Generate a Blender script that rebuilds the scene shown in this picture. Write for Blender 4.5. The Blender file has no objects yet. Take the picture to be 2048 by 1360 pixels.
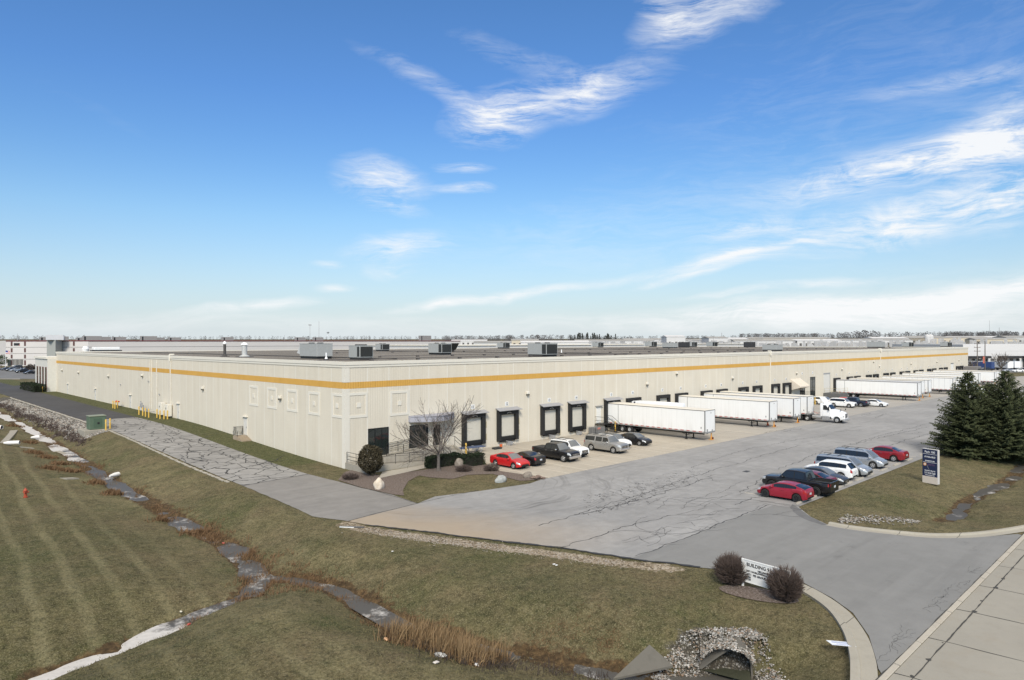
import bpy, bmesh, math, random
import numpy as np
from mathutils import Vector, Matrix, noise as mnoise
R = math.radians
rnd = random.Random(7)
S = bpy.context.scene
COL = S.collection
# ------------------------------------------------------------------ surveyed view geometry
# world: origin at the near corner of the warehouse, +X along the dock wall, +Y along the side wall, metres
EYE, HOR, FPX, VPX, ROLL = 13.0, 685.7, 1365.0, 2425.0, .0023
def _fix(p): return (p[0]-ROLL*(p[1]-HOR), p[1]+ROLL*(p[0]-1024))
def _cc(p, z=0):
    p = _fix(p); s = (EYE-z)/(p[1]-HOR); return ((p[0]-1024)*s, FPX*s)
_c = _cc((690, 937)); _a = math.atan2(VPX-1024, FPX)
U = (math.sin(_a), math.cos(_a)); V = (-U[1], U[0])
CX, CY = -_c[0]*U[0]-_c[1]*U[1], -_c[0]*V[0]-_c[1]*V[1]
def W(px, py, z=0.0):
    X, Y = _cc((px, py), z); X -= _c[0]; Y -= _c[1]
    return (X*U[0]+Y*U[1], X*V[0]+Y*V[1])
def D(px, dist):
    """ground position seen in direction px at the given depth"""
    X = (px-1024)/FPX*dist-_c[0]; Y = dist-_c[1]
    return (X*U[0]+Y*U[1], X*V[0]+Y*V[1])
def zpx(py, dist, px=1024): return EYE-(_fix((px, py))[1]-HOR)*dist/FPX
def _ray(px):
    t = (px-1024)/FPX; return (t*U[0]+U[1], t*V[0]+V[1])
def WX(px, py=None, Y=0.0):
    p = _fix((px, py or HOR)); d = _ray(p[0]); s = (Y-CY)/d[1]
    return (CX+s*d[0], EYE-(p[1]-HOR)*s/FPX)
def WY(px, py=None, X=0.0):
    p = _fix((px, py or HOR)); d = _ray(p[0]); s = (X-CX)/d[0]
    return (CY+s*d[1], EYE-(p[1]-HOR)*s/FPX)
def ss(t):
    t = min(1, max(0, t)); return t*t*(3-2*t)
def gz(y): return 1.3*ss((y+2)/52.0)
def G(px, py, dz=0.0):
    """point on the sloping west side (drive and lawn rise with the floor level)"""
    z = 0
    for _ in range(6):
        q = W(px, py, z+dz); z = gz(q[1])
    return q

# ------------------------------------------------------------------ object helpers
def link(o, parent=None):
    COL.objects.link(o)
    if parent is not None: o.parent = parent
    return o
def tag(o, label=None, cat=None, group=None, kind=None):
    if label: o['label'] = label
    if cat: o['category'] = cat
    if group: o['group'] = group
    if kind: o['kind'] = kind
    return o
def thing(name, label, cat, loc=(0, 0, 0), rz=0.0, group=None):
    o = bpy.data.objects.new(name, None); o.empty_display_size = .2
    o.location = loc; o.rotation_euler = (0, 0, rz)
    link(o); return tag(o, label, cat, group)
def copy_tree(o, parent=None):
    c = o.copy(); COL.objects.link(c)
    if parent is not None: c.parent = parent
    for ch in list(o.children): copy_tree(ch, c)
    return c
class MB:
    def __init__(s): s.v = []; s.f = []; s.m = []
    def add(s, vs, fs, m=0):
        n = len(s.v); s.v += [tuple(p) for p in vs]
        s.f += [tuple(i+n for i in f) for f in fs]; s.m += [m]*len(fs); return s
    def quad(s, a, b, c, d, m=0): return s.add([a, b, c, d], [(0, 1, 2, 3)], m)
    def box(s, x0, x1, y0, y1, z0, z1, m=0, M=None):
        vs = [(x, y, z) for z in (z0, z1) for x, y in ((x0, y0), (x1, y0), (x1, y1), (x0, y1))]
        if M is not None: vs = [tuple(M @ Vector(p)) for p in vs]
        return s.add(vs, [(3, 2, 1, 0), (4, 5, 6, 7), (0, 1, 5, 4), (1, 2, 6, 5), (2, 3, 7, 6), (3, 0, 4, 7)], m)
    def cbox(s, c, d, rz=0, m=0, M=None):
        A = Matrix.Translation(c) @ Matrix.Rotation(rz, 4, 'Z')
        if M is not None: A = M @ A
        return s.box(-d[0]/2, d[0]/2, -d[1]/2, d[1]/2, -d[2]/2, d[2]/2, m, A)
    def bbox(s, x0, x1, y0, y1, z0, z1, b=.02, m=0):
        """box with chamfered edges all round its sides and top"""
        def ring(i, z): return [(x0+i+b, y0+i, z), (x1-i-b, y0+i, z), (x1-i, y0+i+b, z), (x1-i, y1-i-b, z), (x1-i-b, y1-i, z), (x0+i+b, y1-i, z), (x0+i, y1-i-b, z), (x0+i, y0+i+b, z)]
        rs = [ring(b, z0), ring(0, z0+b), ring(0, z1-b), ring(b, z1)]
        return s.rings(rs, True, True, True, m)
    def rings(s, rs, closed=True, cap0=False, cap1=False, m=0):
        n = len(rs[0]); vs = [p for r in rs for p in r]; fs = []
        for i in range(len(rs)-1):
            for j in range(n if closed else n-1):
                k = (j+1) % n; fs.append((i*n+j, i*n+k, (i+1)*n+k, (i+1)*n+j))
        if cap0: fs.append(tuple(reversed(range(n))))
        if cap1: fs.append(tuple((len(rs)-1)*n+j for j in range(n)))
        return s.add(vs, fs, m)
    def tube(s, p0, p1, r0, r1=None, n=6, m=0, caps=True):
        r1 = r0 if r1 is None else r1
        p0 = Vector(p0); p1 = Vector(p1); d = (p1-p0)
        if d.length < 1e-6: return s
        d.normalize(); a = d.orthogonal().normalized(); b = d.cross(a)
        rs = [[tuple(p+(a*math.cos(t)+b*math.sin(t))*r) for t in [2*math.pi*i/n for i in range(n)]] for p, r in ((p0, r0), (p1, r1))]
        return s.rings(rs, True, caps, caps, m)
    def path(s, pts, r, n=6, m=0):
        for i in range(len(pts)-1): s.tube(pts[i], pts[i+1], r, r, n, m)
        return s
    def lathe(s, prof, n=16, M=None, m=0, cap0=True, cap1=True):
        rs = []
        for r, z in prof:
            ring = [Vector((r*math.cos(2*math.pi*i/n), r*math.sin(2*math.pi*i/n), z)) for i in range(n)]
            rs.append([tuple(M @ p) if M is not None else tuple(p) for p in ring])
        return s.rings(rs, True, cap0, cap1, m)
    def prism(s, poly, z0, z1, m=0):
        n = len(poly); vs = [(x, y, z0) for x, y in poly]+[(x, y, z1) for x, y in poly]
        fs = [tuple(reversed(range(n))), tuple(range(n, 2*n))]+[(i, (i+1) % n, n+(i+1) % n, n+i) for i in range(n)]
        return s.add(vs, fs, m)
    def build(s, name, mats, parent=None, smooth=None, loc=None):
        me = bpy.data.meshes.new(name); me.from_pydata(s.v, [], s.f)
        ms = mats if isinstance(mats, (list, tuple)) else [mats]
        for x in ms: me.materials.append(x)
        if len(ms) > 1: me.polygons.foreach_set('material_index', s.m)
        if smooth is not None:
            me.polygons.foreach_set('use_smooth', [True]*len(s.f)); me.set_sharp_from_angle(angle=R(smooth))
        me.update()
        o = bpy.data.objects.new(name, me)
        if loc: o.location = loc
        return link(o, parent)
def sheet(name, poly, z, mat_, kind='structure', label=None):
    vs = [(p[0], p[1], z if len(p) < 3 else p[2]) for p in poly]
    a = sum(vs[i][0]*vs[(i+1) % len(vs)][1]-vs[(i+1) % len(vs)][0]*vs[i][1] for i in range(len(vs)))
    if a < 0: vs.reverse()
    o = MB().add(vs, [tuple(range(len(vs)))]).build(name, mat_)
    return tag(o, label, None, None, kind)
def text_mesh(name, txt, size, mat_, parent, M, bold=0.0, sx=1.0, align='LEFT'):
    c = bpy.data.curves.new(name, 'FONT'); c.body = txt; c.size = size; c.align_x = align
    c.extrude = .004; c.offset = bold; c.resolution_u = 2
    o = bpy.data.objects.new(name, c); COL.objects.link(o)
    bpy.context.view_layer.update()
    me = bpy.data.meshes.new_from_object(o.evaluated_get(bpy.context.evaluated_depsgraph_get()))
    bpy.data.objects.remove(o); me.name = name
    me.transform(M @ Matrix.Scale(sx, 4, (1, 0, 0)))
    me.materials.clear(); me.materials.append(mat_)
    return link(bpy.data.objects.new(name, me), parent)

# ------------------------------------------------------------------ material helpers
class N:
    def __init__(s, name):
        s.m = bpy.data.materials.new(name); s.m.use_nodes = True
        s.t = s.m.node_tree; s.b = s.t.nodes['Principled BSDF']; s._co = None
    def new(s, t, **kw):
        n = s.t.nodes.new(t)
        for k, v in kw.items(): setattr(n, k, v)
        return n
    def put(s, sock, v):
        if isinstance(v, bpy.types.NodeSocket): s.t.links.new(v, sock)
        elif v is not None:
            if sock.type == 'RGBA' and len(v) == 3: v = (*v, 1)
            sock.default_value = v
    @property
    def co(s):
        if s._co is None: s._co = s.new('ShaderNodeTexCoord').outputs['Object']
        return s._co
    def geo(s): return s.new('ShaderNodeNewGeometry').outputs['Position']
    def map(s, vec=None, loc=(0, 0, 0), rot=(0, 0, 0), sc=(1, 1, 1), typ='POINT'):
        n = s.new('ShaderNodeMapping', vector_type=typ); s.put(n.inputs['Vector'], vec or s.co)
        n.inputs['Location'].default_value = loc; n.inputs['Rotation'].default_value = rot; n.inputs['Scale'].default_value = sc
        return n.outputs[0]
    def noise(s, sc, det=4, vec=None, rough=.55, dist=0.0, col=False):
        n = s.new('ShaderNodeTexNoise'); s.put(n.inputs['Vector'], vec or s.co); s.put(n.inputs['Scale'], sc)
        n.inputs['Detail'].default_value = det; n.inputs['Roughness'].default_value = rough; n.inputs['Distortion'].default_value = dist
        return n.outputs['Color' if col else 'Fac']
    def vor(s, sc, feat='DISTANCE_TO_EDGE', vec=None, out=None, rnd_=1.0):
        n = s.new('ShaderNodeTexVoronoi', feature=feat); s.put(n.inputs['Vector'], vec or s.co); s.put(n.inputs['Scale'], sc)
        n.inputs['Randomness'].default_value = rnd_
        return n.outputs[out or ('Distance' if feat != 'F1' else 'Color')]
    def math(s, op, a, b=None, c=None, clamp=False):
        n = s.new('ShaderNodeMath', operation=op, use_clamp=clamp)
        for i, v in enumerate((a, b, c)):
            if v is not None: s.put(n.inputs[i], v)
        return n.outputs[0]
    def mr(s, v, a, b, c=0.0, d=1.0, smooth=False):
        n = s.new('ShaderNodeMapRange', interpolation_type='SMOOTHSTEP' if smooth else 'LINEAR')
        for i, x in enumerate((v, a, b, c, d)): s.put(n.inputs[i], x)
        return n.outputs[0]
    def ramp(s, f, stops):
        n = s.new('ShaderNodeValToRGB'); e = n.color_ramp.elements
        while len(e) < len(stops): e.new(.5)
        for i, (p, c) in enumerate(stops):
            e[i].position = p; e[i].color = (*c, 1) if len(c) == 3 else c
        s.put(n.inputs[0], f); return n.outputs[0]
    def mix(s, f, a, b, typ='MIX'):
        n = s.new('ShaderNodeMix', data_type='RGBA', blend_type=typ)
        s.put(n.inputs[0], f); s.put(n.inputs[6], a); s.put(n.inputs[7], b); return n.outputs[2]
    def sep(s, v=None):
        n = s.new('ShaderNodeSeparateXYZ'); s.put(n.inputs[0], v or s.co); return n.outputs
    def comb(s, x, y, z):
        n = s.new('ShaderNodeCombineXYZ')
        for i, v in enumerate((x, y, z)): s.put(n.inputs[i], v)
        return n.outputs[0]
    def vadd(s, a, b, op='ADD'):
        n = s.new('ShaderNodeVectorMath', operation=op); s.put(n.inputs[0], a); s.put(n.inputs[1], b); return n.outputs[0]
    def bump(s, h, strength=.5, dist=.02):
        n = s.new('ShaderNodeBump'); n.inputs['Strength'].default_value = strength; n.inputs['Distance'].default_value = dist
        s.put(n.inputs['Height'], h); s.t.links.new(n.outputs[0], s.b.inputs['Normal'])
    def out(s, col=None, rough=None, metal=None, spec=None):
        for k, v in (('Base Color', col), ('Roughness', rough), ('Metallic', metal), ('Specular IOR Level', spec)):
            if v is not None: s.put(s.b.inputs[k], v)
        return s.m
    def attr(s, name):
        return s.new('ShaderNodeAttribute', attribute_name=name)
_pm = {}
def pm(name, col, rough=.5, metal=0.0, var=.12, sc=3.0, spec=None, coat=0.0):
    """painted / plain surface with a little procedural mottling"""
    if name in _pm: return _pm[name]
    n = N(name); f = n.noise(sc, 5, rough=.6)
    c = n.mix(f, tuple(x*(1-var) for x in col), tuple(min(1, x*(1+var)) for x in col))
    n.out(c, n.mr(n.noise(sc*2.3, 3), .3, .7, max(.02, rough-.06), min(1, rough+.06)), metal, spec)
    if coat:
        n.b.inputs['Coat Weight'].default_value = coat; n.b.inputs['Coat Roughness'].default_value = .06
    _pm[name] = n.m; return n.m
# ------------------------------------------------------------------ surface materials
def m_lawn():
    n = N('winter_grass'); co = n.co
    x, y, z = n.sep()
    big = n.noise(.055, 5, rough=.6); mid = n.noise(.42, 5, rough=.65); fine = n.noise(5.0, 6, rough=.75)
    blade = n.noise(22.0, 3, rough=.7)
    g = n.ramp(n.math('ADD', n.math('MULTIPLY', big, .62), n.math('MULTIPLY', mid, .38)),
               [(.38, (.044, .048, .016)), (.45, (.082, .074, .031)), (.52, (.118, .100, .049)), (.60, (.180, .156, .080))])
    br = n.mr(n.noise(.16, 6, n.map(loc=(14, 40, 0)), .7), .46, .62, 0, .85)
    g = n.mix(br, g, (.128, .092, .052))
    wf = n.mr(n.math('ADD', x, n.math('MULTIPLY', n.math('SUBTRACT', n.noise(.07, 4, n.map(loc=(3, 8, 0)), .65), .5), 16)), -22, -33)
    g = n.mix(n.math('MULTIPLY', n.math('SUBTRACT', 1.0, wf), .08), g, (.36, .32, .19))
    g = n.mix(n.math('MULTIPLY', wf, .88), g, n.mix(n.mr(mid, .35, .62), (.040, .046, .014), (.098, .092, .040)))
    g = n.mix(n.mr(n.noise(.75, 6, n.map(loc=(2, 31, 0)), .75), .48, .66, 0, .72), g, (.048, .043, .021))
    g = n.mix(n.mr(n.noise(.30, 5, n.map(loc=(77, 3, 0)), .7), .52, .66, 0, .70), g, (.036, .047, .016))
    g = n.mix(n.mr(n.noise(1.1, 6, n.map(loc=(7, 53, 0)), .75), .55, .70, 0, .40), g, (.26, .228, .142))
    # mowing passes on the west lawn run with the creek
    w = n.new('ShaderNodeTexWave', wave_type='BANDS', bands_direction='X')
    n.put(w.inputs['Vector'], n.map(rot=(0, 0, R(4)))); w.inputs['Scale'].default_value = .17; w.inputs['Distortion'].default_value = 2.2
    w.inputs['Detail'].default_value = 3; w.inputs['Detail Scale'].default_value = .5
    west = n.math('MULTIPLY', n.mr(x, -20, -24, 0, 1), n.mr(n.noise(.07, 3), .32, .55))
    g = n.mix(n.math('MULTIPLY', n.mr(w.outputs[0], .62, .97), n.math('MULTIPLY', west, .62)), g, (.25, .225, .125))
    grn = n.math('MULTIPLY', n.mr(n.noise(.10, 4, n.map(loc=(31, 7, 0))), .54, .68), n.mr(n.noise(1.5, 5), .25, .7, .30, .95))
    g = n.mix(grn, g, (.040, .058, .014))
    at = n.attr('zone'); r_, g_, b_ = n.sep(at.outputs['Vector'])
    # berm beside the building stays greener
    brk = n.mr(n.noise(1.6, 6, rough=.7), .25, .75, -.35, .35)
    def zone(v): return n.mr(n.math('ADD', v, brk), .42, .60)
    g = n.mix(n.math('MULTIPLY', zone(at.outputs['Alpha']), .85), g, n.mix(mid, (.032, .052, .010), (.066, .084, .026)))
    # individual blades: light straw against dark soil
    g = n.mix(n.mr(fine, .40, .62, .0, 1.0), g, n.mix(.72, g, (.012, .013, .005)))
    g = n.mix(n.mr(n.noise(1.9, 5, rough=.7), .42, .62, .0, .45), g, n.mix(.5, g, (.23, .19, .10)))
    g = n.mix(n.mr(n.noise(13.0, 4, rough=.8), .50, .64, 0, .9), g, n.mix(.50, g, (.34, .30, .18)))
    mudc = n.ramp(n.noise(3.0, 6, rough=.7), [(.3, (.028, .020, .012)), (.5, (.075, .050, .026)), (.68, (.16, .105, .05))])
    g = n.mix(zone(r_), g, mudc)
    stone = n.vor(9.0, 'F1', n.map(sc=(1, 1, 1))); st = n.new('ShaderNodeSeparateColor'); n.put(st.inputs[0], stone)
    gap = n.mr(n.vor(9.0), .02, .30)
    rk = n.mix(gap, (.035, .032, .026), n.ramp(st.outputs[0], [(.1, (.07, .06, .045)), (.5, (.16, .145, .12)), (.9, (.30, .28, .25))]))
    g = n.mix(n.math('MULTIPLY', zone(g_), .95), g, rk)
    pb = n.vor(9.0, 'F1'); ps = n.new('ShaderNodeSeparateColor'); n.put(ps.inputs[0], pb)
    gr = n.ramp(n.math('ADD', n.math('MULTIPLY', ps.outputs[0], .5), n.math('MULTIPLY', n.noise(.5, 4), .5)),
                [(.25, (.10, .078, .052)), (.42, (.21, .165, .11)), (.6, (.31, .255, .185)), (.75, (.42, .37, .30))])
    g = n.mix(zone(b_), g, gr)
    n.bump(n.math('ADD', n.math('MULTIPLY', blade, .6), fine), .9, .06)
    return n.out(g, .95, None, .15)
def m_far():
    n = N('far_fields')
    g = n.ramp(n.noise(.006, 5, rough=.6), [(.35, (.075, .072, .040)), (.5, (.13, .115, .07)), (.6, (.19, .17, .12))])
    g = n.mix(n.mr(n.noise(.05, 4), .4, .7, 0, .5), g, (.06, .055, .04)); return n.out(g, .95, None, .1)
def m_asphalt(name, base, streak=.0, cracks=None, light=.24, tone=(1, 1, 1), marks=False):
    n = N(name)
    big = n.noise(.10, 5, rough=.62); mid = n.noise(.9, 5, rough=.65); agg = n.noise(38, 3, rough=.8)
    v = n.math('ADD', n.math('MULTIPLY', big, .55), n.math('MULTIPLY', mid, .45))
    lo, hi = base*(1-light), base*(1+light)
    c = n.ramp(v, [(.34, tuple(lo*t for t in tone)), (.5, tuple(base*t for t in tone)), (.64, tuple(hi*t for t in tone))])
    st = n.noise(1.0, 5, n.map(sc=(.055, .9, 1)), rough=.6)       # traffic wear runs along the court
    c = n.mix(n.mr(st, .52, .72, 0, .26), c, tuple(base*.58*t for t in tone))
    c = n.mix(n.mr(n.noise(1.0, 4, n.map(loc=(5, 9, 0), sc=(.05, .6, 1))), .55, .75, 0, .30), c, tuple(min(.8, base*1.45)*t for t in tone))
    if marks:   # scrubbed tyre arcs where trucks swing round the corner of the lawn
        for cx, cy, r0, r1, a0 in ((3.0, -14.0, 8.5, 19.5, .75), (21.0, -29.0, 7.0, 15.0, .45)):
            q = n.vadd(n.co, (-cx, -cy, 0)); ln = n.new('ShaderNodeVectorMath', operation='LENGTH'); n.put(ln.inputs[0], n.vadd(q, (1, 1, 0), 'MULTIPLY'))
            d = n.math('ADD', ln.outputs['Value'], n.math('MULTIPLY', n.noise(.12, 2), 3.5))
            rg = n.noise(1.0, 3, n.comb(n.math('MULTIPLY', d, 1.9), n.math('MULTIPLY', n.noise(.05, 2), 3.0), 0.0))
            band = n.math('MULTIPLY', n.mr(d, r0, r0+2.5), n.mr(d, r1, r1-3))
            k = n.math('MULTIPLY', n.mr(rg, .53, .66), n.math('MULTIPLY', band, n.mr(n.noise(.16, 4), .38, .62, 0, a0)))
            c = n.mix(k, c, tuple(base*.42*t for t in tone))
        # sandy dirt dragged on to the asphalt at the lawn side
        xs, ys, _z = n.sep()
        dl = n.math('ADD', n.math('MULTIPLY', xs, .93), n.math('MULTIPLY', ys, .36))
        sand = n.math('MULTIPLY', n.mr(n.math('ADD', dl, n.math('MULTIPLY', n.noise(.3, 5), 5)), -6.5, -13.0), n.mr(ys, -37, -28))
        c = n.mix(n.math('MULTIPLY', sand, .75), c, (.37, .29, .20))
    oil = n.math('MULTIPLY', n.mr(n.noise(.55, 5, n.map(loc=(19, 4, 0)), .7), .60, .74), n.mr(n.noise(.06, 3, n.map(loc=(2, 66, 0))), .42, .60))   # oil and damp stains
    c = n.mix(n.math('MULTIPLY', oil, .55), c, tuple(base*.40*t for t in tone))
    if cracks:
        sc, th, thr, amt = cracks
        dv = n.vadd(n.co, n.vadd(n.noise(.8, 5, col=True), (.9, .9, 0), 'MULTIPLY'))
        e = n.vor(sc, vec=dv); msk = n.mr(n.noise(.09, 3, n.map(loc=(3, 1, 0))), thr, thr+.06)
        wv = n.math('MULTIPLY', n.mr(n.noise(2.2, 4), .3, .7, .3, 1.5), th)
        k = n.math('MULTIPLY', n.math('LESS_THAN', e, wv), msk)
        c = n.mix(n.math('MULTIPLY', k, amt), c, (.022, .022, .021))
    c = n.mix(n.mr(agg, .3, .7, 0, .35), c, n.mix(.5, c, (.06, .06, .06)))
    n.bump(agg, .35, .01)
    return n.out(c, n.mr(big, .3, .7, .86, .95), None, .25)
def m_concrete(name, base=(.40, .36, .30), slab=None, rot=0.0, stain=.35, rough=.88):
    n = N(name); big = n.noise(.25, 5, rough=.65); mid = n.noise(2.2, 5, rough=.7); gr = n.noise(45, 2)
    c = n.mix(big, tuple(x*.80 for x in base), tuple(x*1.12 for x in base))
    c = n.mix(n.mr(mid, .5, .75, 0, stain), c, tuple(x*.55 for x in base))
    c = n.mix(n.mr(n.noise(.7, 4, n.map(loc=(9, 2, 0))), .55, .72, 0, .22), c, (base[0]*.78, base[1]*.66, base[2]*.52))
    if 'apron' in name:   # the slabs farther along the dock are greyer
        c = n.mix(n.mr(n.sep()[0], 40, 70, 0, .75), c, n.mix(big, (.27, .262, .25), (.36, .35, .335)))
    if slab:
        x, y, z = n.sep(n.map(rot=(0, 0, rot)))
        k = None
        for s_, d_ in ((x, slab[0]), (y, slab[1])):
            if not d_: continue
            fr = n.math('ABSOLUTE', n.math('SUBTRACT', n.math('FRACT', n.math('DIVIDE', s_, d_)), .5))
            ln = n.math('GREATER_THAN', fr, .5-.02/d_); k = ln if k is None else n.math('MAXIMUM', k, ln)
        c = n.mix(n.math('MULTIPLY', k, .8), c, (.05, .048, .042))
    c = n.mix(n.mr(gr, .3, .7, 0, .18), c, tuple(x*.5 for x in base))
    n.bump(n.math('ADD', mid, n.math('MULTIPLY', gr, .5)), .25, .01)
    return n.out(c, rough, None, .3)
def m_wall(name='ribbed_wall', base=(.675, .62, .515), ribs=True):
    n = N(name); x, y, z = n.sep()
    s_ = n.math('ADD', x, y)
    c = n.mix(n.noise(.35, 5, rough=.6), tuple(v*.90 for v in base), tuple(v*1.07 for v in base))
    # rain streaks run straight down the fluting
    st = n.noise(1.0, 5, n.comb(n.math('MULTIPLY', s_, 1.35), 0.0, n.math('MULTIPLY', z, .10)), rough=.65)
    c = n.mix(n.mr(st, .50, .74, 0, .30), c, (base[0]*.74, base[1]*.70, base[2]*.62))
    c = n.mix(n.mr(st, .46, .28, 0, .22), c, tuple(min(.9, v*1.15) for v in base))
    # each tilt-up panel took its paint a little differently
    pan = n.new('ShaderNodeTexWhiteNoise', noise_dimensions='1D'); n.put(pan.inputs['W'], n.math('FLOOR', n.math('DIVIDE', n.math('ADD', s_, .02), 2.72)))
    c = n.mix(n.mr(pan.outputs[0], 0, 1, 0, .09), c, tuple(v*.72 for v in base))
    c = n.mix(n.mr(n.noise(14, 3, n.map(sc=(1, 1, .6)), rough=.8), .42, .68, 0, .32), c, tuple(v*.58 for v in base))
    lo = n.mr(n.math('ADD', z, n.math('MULTIPLY', n.noise(.8, 4), 1.2)), 1.5, .3)      # splash dirt at the foot
    c = n.mix(n.math('MULTIPLY', lo, .22), c, (.42, .37, .29))
    rib = n.math('ABSOLUTE', n.math('SUBTRACT', n.math('FRACT', n.math('DIVIDE', s_, .30)), .5))
    j = n.math('ABSOLUTE', n.math('SUBTRACT', n.math('FRACT', n.math('ADD', n.math('DIVIDE', s_, 2.72), .5)), .5))
    jm = n.math('LESS_THAN', j, .015)
    c = n.mix(n.math('MULTIPLY', jm, .75), c, (.74, .72, .66))
    if ribs: n.bump(n.mr(rib, .12, .2), .45, .02)
    return n.out(c, .9, None, .2)
def m_stripe():
    n = N('ochre_stripe_paint'); x, y, z = n.sep(); s_ = n.math('ADD', x, y)
    st = n.noise(1.0, 5, n.comb(n.math('MULTIPLY', s_, 1.6), 0.0, n.math('MULTIPLY', z, .2)))
    c = n.mix(n.noise(.5, 4), (.56, .315, .070), (.63, .37, .10)); c = n.mix(n.mr(st, .5, .75, 0, .35), c, (.44, .25, .06))
    rib = n.math('ABSOLUTE', n.math('SUBTRACT', n.math('FRACT', n.math('DIVIDE', s_, .30)), .5)); n.bump(n.mr(rib, .12, .2), .8, .025)
    return n.out(c, .85, None, .2)
def m_roof():
    n = N('ballast_roof'); g = n.noise(6, 5, rough=.8)
    c = n.ramp(g, [(.34, (.075, .068, .058)), (.5, (.20, .18, .155)), (.66, (.38, .35, .31))])
    c = n.mix(n.mr(n.noise(.05, 5), .4, .65, 0, .45), c, (.11, .10, .088)); n.bump(g, .8, .05); return n.out(c, .95, None, .1)
def m_water():
    n = N('creek_water'); ice = n.noise(.55, 6, rough=.72); y = n.sep()[1]; x = n.sep()[0]
    k = n.mr(n.math('ADD', ice, n.math('ADD', n.mr(y, 20, 50, -.06, .22), n.mr(x, -21, -28, 0, .26))), .49, .62)
    c = n.mix(k, (.082, .077, .068), n.mix(n.noise(3, 4), (.36, .345, .325), (.60, .58, .555)))
    n.bump(n.noise(2.5, 4), .25, .03); return n.out(c, n.mr(k, 0, 1, .42, .65), None, .14)
def m_mulch():
    n = N('bark_mulch'); g = n.noise(9, 6, rough=.8)
    c = n.ramp(g, [(.33, (.055, .042, .035)), (.5, (.150, .118, .100)), (.66, (.30, .26, .235))]); n.bump(g, .9, .06); return n.out(c, .95, None, .1)
def m_foliage(name, a, b, sc=1.2, rough=.75):
    n = N(name); f = n.noise(sc, 4, rough=.7); r = n.noise(7, 2)
    n.b.inputs['Subsurface Weight'].default_value = 0
    return n.out(n.mix(n.math('ADD', n.math('MULTIPLY', f, .6), n.math('MULTIPLY', r, .4)), a, b), rough, None, .2)
def m_stone(name, a, b, sc=2.0):
    n = N(name); f = n.noise(sc, 6, rough=.7); n.bump(f, .6, .05)
    return n.out(n.mix(n.mr(f, .3, .7), a, b), .85, None, .3)
def m_pebble():
    n = N('riprap_stone'); ob = n.vor(11.0, 'F1'); s_ = n.new('ShaderNodeSeparateColor'); n.put(s_.inputs[0], ob)
    c = n.ramp(s_.outputs[0], [(.05, (.08, .073, .062)), (.4, (.21, .197, .172)), (.7, (.34, .322, .295)), (.95, (.52, .505, .475))])
    c = n.mix(n.mr(s_.outputs[1], .82, .86, 0, .6), c, (.30, .18, .10)); return n.out(n.mix(n.mr(n.noise(12, 4), .3, .7, 0, .3), c, (.06, .055, .045)), .85, None, .25)
def m_glass(name='dark_window_glass', tint=(.012, .016, .015), rough=.05):
    n = N(name); n.bump(n.noise(1.3, 2), .03, .02)
    return n.out(n.mix(n.noise(1.2, 3), tint, tuple(x*1.8 for x in tint)), rough, None, .75)
LAWN = m_lawn(); FAR = m_far()
COURT = m_asphalt('court_asphalt', .285, cracks=(.30, .010, .62, .75), light=.19, tone=(1.0, .985, .965), marks=True)
THROAT = m_asphalt('throat_asphalt', .215, light=.10, tone=(1.0, .995, .965))
OLD = m_asphalt('old_cracked_asphalt', .275, cracks=(.42, .024, .22, .95), tone=(1.0, .965, .91))
PATCH = m_asphalt('patched_asphalt', .235, light=.16, tone=(1.0, .95, .885))
DARK = m_asphalt('new_dark_asphalt', .062, light=.25, tone=(1.0, .97, .98))
STREET = m_concrete('street_concrete', (.315, .295, .252), stain=.15)
APRON = m_concrete('apron_concrete', (.435, .39, .32), (5.48, 4.57), stain=.42)
KERB = m_concrete('kerb_concrete', (.36, .335, .28), (0, 3.0), stain=.3)
CONC = m_concrete('cast_concrete', (.33, .305, .255))
CONCL = m_concrete('light_concrete', (.42, .385, .325))
WALL = m_wall(); STRIPE = m_stripe(); ROOF = m_roof(); WATER = m_water(); MULCH = m_mulch()
SMOOTHW = pm('smooth_cream_paint', (.67, .635, .555), .8, var=.05, sc=.8)
GLASS = m_glass(); CARGLASS = m_glass('car_window_glass', (.010, .012, .013), .06)
WSGLASS = m_glass('windscreen_glass', (.10, .105, .105), .10)
BLACK = pm('black_rubber', (.014, .014, .014), .75); BLKMET = pm('black_painted_steel', (.014, .015, .016), .45, .2)
TYRE = pm('tyre_rubber', (.016, .016, .016), .85); RIM = pm('alloy_rim', (.55, .55, .55), .35, .7)
DRIM = pm('dark_alloy_rim', (.025, .025, .027), .35, .4)
STEEL = pm('galvanised_steel', (.36, .36, .355), .5, .5, .25); GREY = pm('grey_paint', (.30, .30, .30), .6)
WHITEP = pm('white_paint', (.78, .78, .77), .5, var=.05); YELLOW = pm('yellow_safety_paint', (.62, .40, .075), .65, var=.2)
RED = pm('red_paint', (.50, .03, .025), .5); LINE = pm('faded_line_paint', (.52, .47, .38), .85, var=.35, sc=5)
CHROME = pm('chrome_trim', (.62, .62, .63), .18, .9); REDLENS = pm('red_lamp_lens', (.30, .012, .012), .2)
CLEARLENS = pm('clear_lamp_lens', (.55, .56, .56), .15, .3); ORANGE = pm('orange_paint', (.62, .12, .03), .6)
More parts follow.
